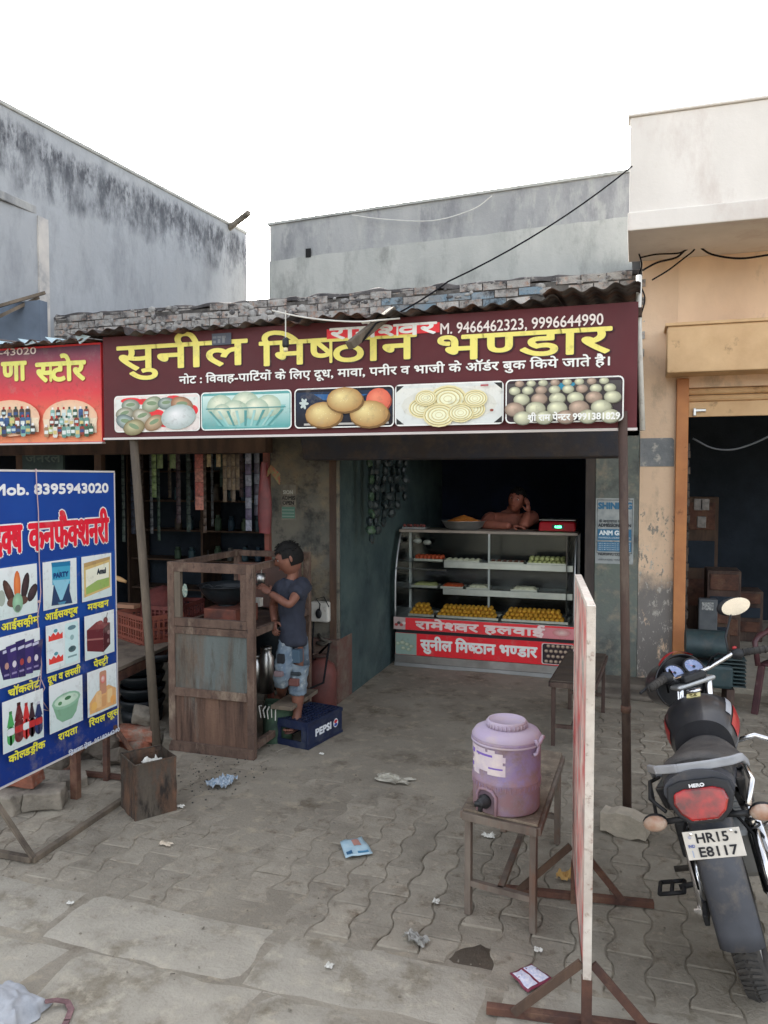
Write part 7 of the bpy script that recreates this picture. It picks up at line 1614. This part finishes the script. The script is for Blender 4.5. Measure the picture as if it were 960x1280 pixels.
# indicators
AMB = mat('pale_amber_lens', C(190, 172, 156, 1.0), C(170, 124, 98, 1.0), scale=14, rough=.25)
for s in (-1, 1):
    m = MB(); m.tube([(s * .05, -.36, .62), (s * .15, -.37, .62)], .012, 8); pb(m, 'indicator_stem', BLACKP, smooth=True)
    m = MB(); m.ball((s * .19, -.385, .622), (.045, .022, .03), 14, 8); pb(m, 'indicator_lamp', AMB, smooth=True)
    m = MB(); m.ball((s * .19, -.370, .622), (.047, .028, .033), 14, 8); pb(m, 'indicator_shell', BLACKP, smooth=True)
# number plate
pl_ = [(-.1, -.05), (.1, -.05), (.1, .05), (-.1, .05)]
PO = Vector((0, -.43, .545)); PU_ = Vector((1, 0, 0)); PV_ = Vector((0, .17, .985)).normalized(); PN_ = PU_.cross(PV_)
m = MB(); m.prism([(a, b_) for a, b_ in pl_], PO, PU_, PV_, PN_ * .004); pb(m, 'number_plate', mat('white_plate', C(206, 200, 190, 1.35), C(190, 184, 174, 1.3), scale=9, rough=.5), bevel=.0015)
m = MB()
m.bar(PO + Vector((0, .02, 0)), Vector((0, -.30, .60)), .06, .012); pb(m, 'plate_bracket', BLACKP)
W3 = MBk.to_3x3(); cv = Canvas(MBk @ (Vector(warp(PO)) + PN_ * .0055), W3 @ PU_, W3 @ PV_, W3 @ PN_)
KK = (.02, .02, .025)
cv.text('HR15', -.055, .055, .008, .040, KK, .0012, True); cv.text('E8117', -.055, .076, -.040, -.008, KK, .0012, True)
cv.text('IND', -.088, -.066, -.006, .004, C(60, 80, 140), .0004, True); cv.ell(-.077, .03, .006, .006, C(150, 150, 160)); cv.ell(.085, .034, .005, .005, C(60, 60, 60)); cv.rect(-.08, -.04, -.076, -.015, C(140, 150, 170))
cv.build('plate_lettering', bk)
# tank
def tank(u, v):
    y = .50 + .50 * v; a = pi * u; wv = .105 + .065 * sin(pi * min(1, v * .95 + .1)) ** .8; zt2 = .86 + .09 * sin(pi * min(1, .12 + v * .8)); x = -wv * cos(a); z = zt2 - .16 + .16 * sin(a) ** .6
    return (x, y, z)
m = MB(); m.grid(tank, 24, 20); m.add([tank(u / 24, 1) for u in range(25)], [tuple(range(25))]); m.add([tank(u / 24, 0) for u in range(25)], [tuple(range(25))[::-1]]); pb(m, 'fuel_tank', BP, smooth=True)
for s in (-1, 1):
    m = MB(); us = (.88, .99) if s > 0 else (.01, .12)
    m.grid(lambda u, v: tuple(Vector(tank(us[0] + (us[1] - us[0]) * u, .1 + .55 * v)) + Vector((s * .004, 0, 0.001))), 5, 8); pb(m, 'red_tank_stripe', RP2, smooth=True)
m = MB(); m.grid(lambda u, v: tuple(Vector(tank(.79 + .07 * u, .2 + .45 * v)) + Vector((.003, 0, 0.003))), 4, 8); pb(m, 'silver_tank_stripe', SILV, smooth=True)
m = MB(); m.lathe([(.035, 0), (.035, .012), (.025, .016)], (0, .86, .945), 20); pb(m, 'filler_cap', CHROME, smooth=True)
q = Vector(tank(.52, .52)); m = MB(); m.box(-.035, .03, q.y - .035, q.y + .035, q.z + .0, q.z + .004); stk = pb(m, 'yellow_sticker', mat('cream_sticker', C(206, 196, 140, 1.3), rough=.6))
W3q = W3; cv = Canvas(MBk @ Vector(warp((-.035, q.y - .035, q.z + .0045))), W3 @ Vector((1, 0, 0)), W3 @ Vector((0, 1, 0)), W3 @ Vector((0, 0, 1)))
cv.text('गु', .012, .05, .015, .05, C(90, 80, 40), .002); cv.build('sticker_mark', bk)
# steering
ST = rad(38)    # handlebar turned to the left
Ms = Matrix.Translation((0, 1.03, .92)) @ Matrix.Rotation(ST, 4, 'Z')
def S_(x, y, z): return Ms @ Vector((x, y, z))
m = MB()
for s in (-1, 1): m.tube([S_(s * .09, .0, .03), S_(s * .095, .20, -.55)], .019, 10)
pb(m, 'front_fork', CHROME, smooth=True)
m = MB(); m.add([], []); m.M = Ms; m.box(-.12, .12, -.03, .05, .02, .045); pb(m, 'top_yoke', ALU, bevel=.01)
m = MB(); m.tube([S_(-.37, -.17, .12), S_(-.20, -.10, .135), S_(-.11, -.0, .08), S_(0, .02, .07), S_(.11, 0, .08), S_(.20, -.10, .135), S_(.37, -.17, .12)], .0115, 10); pb(m, 'handlebar', CHROME, smooth=True)
for s in (-1, 1):
    g = thing_part('grip'); m = MB(); m.tube([S_(s * .25, -.122, .131), S_(s * .375, -.172, .120)], [.019, .017], 12)
    for k in range(6): a = S_(s * .25, -.122, .131).lerp(S_(s * .375, -.172, .120), k / 5); b_ = a + (S_(s * .375, -.172, .120) - a).normalized() * .006 if k < 5 else a + Vector((s * .004, 0, 0)); m.tube([a, b_], .0205, 12)
    pb(m, 'rubber', RUB, g, smooth=True)
    m = MB(); m.ball(S_(s * .225, -.11, .13), (.035, .03, .03), 12, 8); pb(m, 'switch_cluster', BLACKP, smooth=True)
    m = MB(); m.tube([S_(s * .22, -.07, .13), S_(s * .28, -.075, .12), S_(s * .40, -.12, .10)], [.009, .008, .007], 8); pb(m, 'brake_lever' if s > 0 else 'clutch_lever', BLACKP if s < 0 else ALU, smooth=True)
m = MB(); m.ball(S_(.225, -.10, .162), (.012, .012, .01), 10, 6); pb(m, 'red_start_button', RP2, smooth=True)
mr = thing_part('mirror'); m = MB(); m.tube([S_(.19, -.09, .14), S_(.22, -.06, .22), S_(.30, -.05, .32)], .0055, 8); pb(m, 'mirror_stalk', BLACKP, mr, smooth=True)
Mm = Matrix.Rotation(rad(-6), 3, 'Z') @ Matrix.Rotation(rad(-8), 3, 'Y')
m = MB(); m.ball(S_(.325, -.035, .36), (.075, .022, .046), 20, 10, Mm); pb(m, 'mirror_shell', BLACKP, mr, smooth=True)
m = MB(); c_ = S_(.325, -.074, .36); m.lathe([(0, 0), (1, 0)], (0, 0, 0), 28, cap=False)
m.v = [tuple(c_ + Mm @ Vector((p[0] * .073, 0, p[1] * .044))) for p in m.v]; pb(m, 'mirror_glass', mat('mirror_silver', (.86, .87, .86), rough=.03, metal=1), mr)
# headlight cowl with twin dials
m = MB(); m.M = Ms
def cowl(u, v):
    a = pi * (u * 1.5 - .25); r = .155 * (1 - .25 * v) ; return (r * cos(a) * 1.05, .10 + .17 * v, .03 + r * sin(a) * .95 - .03 * v)
m.grid(cowl, 22, 8); pb(m, 'headlight_cowl', BP, smooth=True, solid=.006)
m = MB(); m.M = Ms; m.add([(0, .13, .02)] + [(.15 * cos(tau * k / 24), .13, .02 + .14 * sin(tau * k / 24)) for k in range(24)], [(0, 1 + k, 1 + (k + 1) % 24) for k in range(24)]); pb(m, 'cowl_backing', BLACKP)
m = MB(); m.M = Ms
m.grid(lambda u, v: (.157 * cos(pi * (u * .5 + .25)) * (1 - .12 * v), .098 + .03 * v, .03 + .15 * sin(pi * (u * .5 + .25)) + .012), 12, 3); pb(m, 'red_cowl_stripe', RP2, smooth=True)
m = MB(); m.M = Ms; m.lathe([(.02, 0), (.085, .04), (.09, .045), (0, .05)], (0, .24, -.01), 24, Matrix.Rotation(rad(-90), 3, 'X')); pb(m, 'headlight', mat('headlight_glass', C(200, 204, 206), rough=.1, coat=1), smooth=True)
for s in (-1, 1):
    d = thing_part('dial'); tilt = Matrix.Rotation(rad(50), 3, 'X')
    c_ = Vector((s * .062, .05 + .0, .10))
    m = MB(); m.M = Ms; m.lathe([(.056, -.05), (.058, 0), (.050, .004), (.049, -.004)], c_, 28, tilt, cap=False); pb(m, 'dial_ring', BLACKP, d, smooth=True)
    m = MB(); m.M = Ms; m.lathe([(0, -.003), (.050, -.003)], c_, 28, tilt, cap=False); pb(m, 'dial_face', mat('pale_dial_face', C(96, 112, 150, 1.4), C(130, 140, 170, 1.4), scale=40, rough=.25, coat=1), d)
    n_ = (Ms.to_3x3() @ tilt @ Vector((0, 0, 1))); u_ = Ms.to_3x3() @ tilt @ Vector((1, 0, 0)); v_ = Ms.to_3x3() @ tilt @ Vector((0, 1, 0)); cw = Ms @ c_
    cv = Canvas(MBk @ (Vector(warp(cw)) + n_ * -.0025), W3 @ u_, W3 @ v_, W3 @ n_)
    for k in range(11): a = rad(220 - 26 * k); cv.poly([(.038 * cos(a) - .001, .038 * sin(a)), (.038 * cos(a) + .001, .038 * sin(a)), (.045 * cos(a) + .001, .045 * sin(a)), (.045 * cos(a) - .001, .045 * sin(a))], C(220, 224, 230))
    cv.poly([(-.002, 0), (.002, 0), (-.026, .026)], C(220, 80, 60)); cv.ell(0, 0, .008, .008, C(30, 34, 44)); cv.build('dial_marks', bk)
m = MB(); m.M = Ms; m.box(-.07, .07, -.03, .06, .045, .085); pb(m, 'dial_bracket', BLACKP, bevel=.01)
m = MB()
for k, (a, b_) in enumerate((((-.2, -.09, .12), (-.1, .1, 0)), ((.2, -.09, .12), (.1, .1, 0)), ((-.19, -.09, .13), (-.02, .12, .02)), ((.19, -.09, .13), (.04, .12, -.04)))):
    p0 = S_(*a); p1 = S_(*b_); mid = (p0 + p1) / 2 + Vector((0, -.02, .09 - .02 * k)); m.tube([p0, p0.lerp(mid, .6) + Vector((0, 0, .02)), mid, p1.lerp(mid, .4), p1], .005, 6)
pb(m, 'control_cables', CABLE, smooth=True)
m = MB(); m.grid(lambda u, v: (.06 * cos(pi * u), 1.25 + .34 * cos(rad(10 + 140 * v)), .305 + .34 * sin(rad(10 + 140 * v)) - .012 * abs(cos(pi * u))), 8, 14); pb(m, 'front_mudguard', BP, smooth=True, solid=.004)
# foot pegs, stand, leg guard
m = MB(); m.tube([(-.1, .02, .36), (-.22, .0, .35)], .012, 8)
for (a, b_) in (((-.20, -.05, .35), (-.30, -.05, .35)), ((-.30, -.05, .35), (-.30, .06, .35)), ((-.30, .06, .35), (-.20, .06, .35)), ((-.20, .06, .35), (-.20, -.05, .35)), ((-.25, -.05, .35), (-.25, .06, .35))): m.tube([a, b_], .009, 6)
pb(m, 'lady_footrest', BLACKP, smooth=True)
for s in (-1, 1): m = MB(); m.tube([(s * .1, .3, .30), (s * .26, .3, .30)], .014, 8); pb(m, 'foot_peg', RUB, smooth=True)
m = MB(); m.tube([(-.1, .34, .26), (-.20, .30, .02)], .012, 8); m.ball((-.2, .3, .015), (.03, .02, .01), 8, 5); pb(m, 'side_stand', BLACKP, smooth=True)
m = MB(); m.tube([(.06, .72, .70), (.22, .74, .72), (.34, .74, .66), (.36, .74, .50), (.30, .74, .34), (.10, .70, .28)], .013, 10); pb(m, 'leg_guard', CHROME, smooth=True)
m = MB(); m.lathe([(.0, 0), (.075, 0), (.08, .01), (.08, .05), (0, .052)], (-.075, -.13, .31), 28, Matrix.Rotation(rad(90), 3, 'Y')); pb(m, 'brake_drum', ALU, smooth=True)
for s in (-1, 1):
    m = MB(); m.lathe([(0, 0), (.018, 0), (.018, .02), (.009, .02), (.009, .035), (0, .035)], (s * .135, -.13, .31), 6, Matrix.Rotation(rad(90 * s), 3, 'Y')); pb(m, 'axle_nut', CHROME)
    m = MB(); m.bar((s * .125, -.22, .31), (s * .12, .3, .36), .02, .045); pb(m, 'swing_arm', BLACKP, bevel=.004)
    m = MB(); m.lathe([(0, 0), (.006, 0), (.006, .004), (0, .005)], tuple(PO + PU_ * .07 * s + PV_ * .04 + PN_ * .004), 8, PN_.to_track_quat('Z', 'Y').to_matrix()); pb(m, 'plate_bolt', CHROME)
m = MB(); m.tube([(.17, .05, .40), (.26, .05, .40)], .012, 8); m.bar((.14, .0, .42), (.16, .12, .36), .02, .03); pb(m, 'pillion_peg', RUB)
m = MB(); m.tube([(.05, -.3, .68), (.13, -.22, .5), (.12, -.15, .38), (.1, .1, .34)], .006, 6); m.tube([(-.05, -.3, .68), (-.12, -.2, .52), (-.13, -.14, .4)], .005, 6); pb(m, 'brake_cable', CABLE, smooth=True)
m = MB(); m.tube([(.10, -.02, .70), (.17, -.2, .76), (.185, -.32, .72), (.15, -.40, .66)], .011, 8); pb(m, 'chrome_hold_bar', CHROME, smooth=True)
m = MB(); m.box(-.165, -.12, -.06, .04, .44, .54); pb(m, 'tool_box', BLACKP, bevel=.012)
# ================================================================ chair, machine and things in the right shop
PLC = mat('maroon_plastic', C(74, 44, 46, 1.4), C(60, 36, 40, 1.3), scale=6, rough=.4, grime=[C(104, 86, 80, 1.2)], gscale=8, glo=.6)
q = G(943, 893); Mc2 = Matrix.Translation((q.x, q.y, 0)) @ Matrix.Rotation(rad(-28), 4, 'Z'); chr_ = thing('plastic_chair', 'maroon moulded plastic armchair at the right edge beyond the motorcycle', 'chair', M=Mc2)
def lg(a, b_, nm='leg'): m = MB(); m.bar(a, b_, .055, .035); m.build(nm, PLC, chr_, bevel=.008, local=True)
lg((0, 0, 0), (.04, .03, .42)); lg((.5, 0, 0), (.46, .03, .42)); lg((0, .45, 0), (.04, .42, .42)); lg((.5, .45, 0), (.46, .42, .42))
m = MB(); m.grid(lambda u, v: (.02 + .46 * u, .02 + .42 * v, .43 - .02 * sin(pi * u) * sin(pi * v)), 8, 8); m.build('seat', PLC, chr_, smooth=True, solid=.02, local=True)
m = MB(); m.tube([(.02, .0, .42), (-.01, .0, .62), (.0, .06, .66), (.0, .25, .67), (.02, .42, .75)], .024, 8); m.build('armrest', PLC, chr_, smooth=True, local=True)
m = MB(); m.tube([(.48, .0, .42), (.51, .0, .62), (.5, .06, .66), (.5, .25, .67), (.48, .42, .75)], .024, 8); m.build('armrest', PLC, chr_, smooth=True, local=True)
m = MB(); m.tube([(.03, .43, .40), (.0, .48, .7), (.05, .5, .88), (.25, .51, .93), (.45, .5, .88), (.5, .48, .7), (.47, .43, .40)], .026, 8); m.build('back_frame', PLC, chr_, smooth=True, local=True)
for k in range(5): m = MB(); m.bar((.09 + .08 * k, .44, .42), (.09 + .08 * k, .5, .9), .03, .012); m.build('back_slat', PLC, chr_, local=True)
# dark green engine-like pump behind the handlebar
q = Y(882, 845, YW - .55); gm = thing('dark_green_machine', 'dark green finned engine machine standing by the orange door frame', 'machine', (q.x, YW - .5, 0))
GM = mat('dark_green_enamel', C(40, 58, 60, 1.4), C(30, 44, 48, 1.3), scale=6, rough=.5, grime=[C(62, 66, 64, 1.2)], gscale=7)
zq = q.z; m = MB(); m.box(q.x - .2, q.x + .2, YW - .75, YW - .35, .22, .42); m.build('crankcase', GM, gm, bevel=.03)
m = MB(); m.grid(lambda u, v: (q.x - .17 + .32 * v, YW - .55 + .17 * cos(tau * u), .56 + .12 * sin(tau * u)), 16, 4); m.add([(q.x - .17, YW - .55 + .17 * cos(tau * k / 16), .56 + .12 * sin(tau * k / 16)) for k in range(16)], [tuple(range(16))]); m.build('fuel_tank', GM, gm, smooth=True)
m = MB()
for k in range(8): m.box(q.x + .05, q.x + .3, YW - .72, YW - .42, .24 + k * .032, .25 + k * .032)
m.build('cooling_fins', GM, gm)
for sx_ in (-.18, .18): m = MB(); m.box(q.x + sx_ - .03, q.x + sx_ + .03, YW - .75, YW - .35, 0, .22); m.build('foot', DRUST, gm)
q = Y(885, 755, YW + .8); m = MB(); m.box(q.x - .09, q.x + .09, YW + .78, YW + .9, .06, q.z + .05); mb_ = thing('grey_panel_box', 'tall grey metal box with a pasted paper inside the right doorway', 'box', (q.x, YW + .8, .06)); m.build('body', mat('grey_cabinet', C(84, 88, 90, 1.4), C(66, 70, 74, 1.3), scale=5, rough=.6), mb_, bevel=.01)
m = MB(); m.box(q.x - .06, q.x + .05, YW + .776, YW + .779, q.z - .06, q.z + .02); m.build('paper', mat('pasted_paper_scrap', C(176, 178, 172, 1.3), C(90, 92, 96, 1.2), scale=60, rough=.8), mb_)
for k in range(3):
    q = Y(874 + 4 * k, 640 + 22 * (k % 2) - 10, YW + .34); m = MB(); m.box(q.x - .05, q.x + .03, YW + .3, YW + .36, q.z - .06, q.z + .05); tag(m.build('meter_box', mat('off_white_box', C(104, 100, 94, 1.1), C(76, 73, 70, 1.0), scale=20, rough=.7), bevel=.006), ['upper left', 'lower middle', 'upper right'][k] + ' small pale box fixed on the sooty brick jamb', 'box', 'small boxes on the brick jamb')
R = random.Random(31)
for k, (px_, py_, dy_, w_, h_, lb) in enumerate(((893, 800, 1.2, .3, .5, 'dark wooden chest standing behind the green machine in the right doorway'), (905, 740, 1.6, .35, .9, 'tall sooty cupboard in the dark right doorway'), (870, 700, 2.6, .5, 1.7, 'dim brown rack at the back of the right doorway'), (930, 790, 2.2, .4, .6, 'low dark crate stack deep in the right doorway'))):
    q = Y(px_, py_, YW + dy_); t = thing('storage_chest', lb, 'cupboard', (q.x, YW + dy_, .06)); m = MB(); m.box(q.x - w_ / 2, q.x + w_ / 2, YW + dy_, YW + dy_ + .4, .062, .06 + h_); m.build('body', DRUST if k % 2 else WOODB, t, bevel=.01)
    for j in range(3): m = MB(); z_ = .06 + h_ * (.2 + .28 * j); m.box(q.x - w_ * .42, q.x + w_ * .42, YW + dy_ - .02, YW + dy_ - .001, z_, z_ + h_ * .2); m.build('drawer', DARKIN if j % 2 else RUST, t, bevel=.006)
# ================================================================ litter
def crumple(name, lb, cat, px, py, w_, d_, h_, mt, seed, rz=0, group='litter on the paved yard'):
    q = G(px, py); m = MB(); c_, s_ = cos(rz), sin(rz)
    def f(u, v):
        x, y = (u - .5) * w_, (v - .5) * d_; z = .008 + h_ * abs(NZ(u * 4, v * 4, seed)) * 1.6 + .1 * h_
        x += w_ * .22 * NZ(u * 3, v * 3, seed + 4); y += d_ * .22 * NZ(u * 3, v * 3, seed + 8)
        return (q.x + x * c_ - y * s_, q.y + x * s_ + y * c_, max(z, gz(q.x + x, q.y + y) + .004))
    m.grid(f, 12, 10); return tag(m.build(name, mt), lb, cat, group)
WRP = mat('blue_white_foil', C(186, 194, 200, 1.1), C(110, 134, 156, 1.1), scale=60, rough=.4)
crumple('crumpled_wrapper', 'crumpled blue and white wrapper lying near the coal crumbs', 'wrapper', 278, 981, .13, .16, .05, WRP, 2)
CLP = mat('cloudy_plastic_film', C(168, 164, 150, 1.2), C(132, 126, 114, 1.2), scale=14, rough=.2)
crumple('plastic_film', 'flattened cloudy plastic film in the middle of the yard', 'plastic film', 492, 976, .24, .12, .02, CLP, 5)
crumple('plastic_cup', 'squashed clear plastic cup on the paving left of the bench', 'plastic cup', 520, 1177, .11, .06, .026, mat('cloudy_clear_plastic', C(150, 148, 142, 1.15), C(124, 122, 116, 1.1), scale=12, rough=.15), 9, -.4)
crumple('white_scrap', 'tiny white paper scrap on the street slab', 'paper scrap', 412, 1210, .03, .035, .01, WHITEP, 11)
crumple('white_scrap', 'white torn scrap between the bench legs', 'paper scrap', 611, 1047, .07, .04, .02, WHITEP, 12)
crumple('white_scrap', 'small folded white scrap left of the plastic cup', 'paper scrap', 545, 1129, .03, .04, .01, WHITEP, 13)
crumple('cream_scrap', 'small cream wrapper right of the banner foot', 'paper scrap', 207, 1057, .07, .035, .012, mat('cream_paper', C(176, 164, 146, 1.3), rough=.7), 14)
crumple('white_scrap', 'tiny pale scrap below the banner foot at left', 'paper scrap', 88, 1131, .03, .02, .006, WHITEP, 15)
crumple('white_scrap', 'small pale scrap at the foot of the square tin', 'paper scrap', 226, 1010, .04, .03, .012, WHITEP, 16)
crumple('white_scrap', 'white scrap lying beside the blue crate', 'paper scrap', 402, 944, .035, .025, .01, WHITEP, 17)
crumple('dry_leaf', 'yellow dry leaf caught on the far foot of the edge-on board', 'leaf', 708, 1101, .09, .05, .06, mat('dry_leaf', C(176, 140, 84, 1.3), rough=.7), 18)
crumple('white_scrap', 'round white bottle cap on the pavers before the bench', 'bottle cap', 673, 1190, .035, .03, .008, WHITEP, 19)
def packet(lb, corners, cols, text=None, nm='flat_packet'):
    ps_ = [G(*c) for c in corners]; t = thing(nm, lb, 'packet', ps_[0], group='litter on the paved yard')
    m = MB()
    def f(u, v): p = ps_[0].lerp(ps_[1], u).lerp(ps_[3].lerp(ps_[2], u), v); return (p.x, p.y, .018 + .008 * sin(pi * u) * sin(pi * v) + .010 * NZ(u * 3, v * 3, ps_[0].x * 9))
    m.grid(f, 8, 8); m.build('foil', cols[0], t, smooth=True, solid=.004)
    for (u0, v0, u1, v1, c) in cols[1]:
        m = MB(); m.grid(lambda u, v: tuple(Vector(f(u0 + (u1 - u0) * u, v0 + (v1 - v0) * v)) + Vector((0, 0, .0035))), 4, 4); m.build('print', c, t, smooth=True)
LB = mat('light_blue_foil', C(150, 178, 192, 1.1), C(176, 198, 206, 1.1), scale=20, rough=.35)
packet('flat light blue packet lying in the centre of the yard', [(432, 1076), (466, 1070), (452, 1050), (425, 1056)], (LB, [(.45, .45, .75, .85, mat('print_brown', C(150, 110, 100), rough=.5)), (.08, .1, .3, .3, mat('print_teal', C(40, 80, 110), rough=.5)), (.5, .1, .9, .2, mat('print_teal2', C(60, 110, 140), rough=.5))]))
packet('maroon and white printed leaflet on the pavers by the near foot of the board', [(660, 1247), (690, 1228), (664, 1211), (637, 1222)], (mat('maroon_foil', C(110, 40, 60, 1.3), rough=.5), [(.06, .08, .46, .92, mat('leaflet_white', C(206, 204, 210, 1.3), C(170, 176, 200, 1.2), scale=70, rough=.6)), (.54, .08, .94, .92, mat('leaflet_white'[:], (0, 0, 0)))]))
bag = thing('white_cloth_bag', 'crumpled white cloth bag with a maroon strap at the bottom left corner', 'bag', G(30, 1270))
q = G(28, 1275); m = MB()
m.grid(lambda u, v: (q.x - .24 + .29 * u + .03 * NZ(u * 5, v * 5, 2), q.y - .20 + .30 * v + .02 * NZ(u * 5, v * 5, 6), .01 + (.085 * (sin(pi * u) * sin(pi * v)) ** .5 + .035 * abs(NZ(u * 6, v * 6, 4))) * min(1, 12 * min(u, 1 - u, v, 1 - v))), 40, 36)
m.build('cloth', mat('white_cloth', C(178, 180, 184, 1.0), C(148, 152, 158, 1.0), scale=12, rough=.85, bump=.6, bscale=18), bag, smooth=True)
m = MB(); pts = [G(56, 1252, .04), G(70, 1250, .03), G(84, 1252, .02), G(89, 1262, .012), G(84, 1275, .012), G(76, 1290, .012)]
for a, b_ in zip(pts, pts[1:]): m.bar(a, b_ + (b_ - a) * .1, .022, .005)
m.build('strap', mat('maroon_webbing', C(120, 92, 92, 1.3), C(90, 66, 68, 1.2), scale=30, rough=.85), bag)
m = MB(); R = random.Random(21)
for k in range(26):
    q = G(R.uniform(120, 720), R.uniform(1000, 1270)); a = R.uniform(0, 3); l = R.uniform(.008, .02); m.bar(q + Vector((0, 0, .012)), q + Vector((cos(a) * l, sin(a) * l, .012)), .006, .003)
stuff(tag(m.build('twigs_and_scraps', STONE), 'tiny twigs and straw bits strewn over the paving', 'debris'))
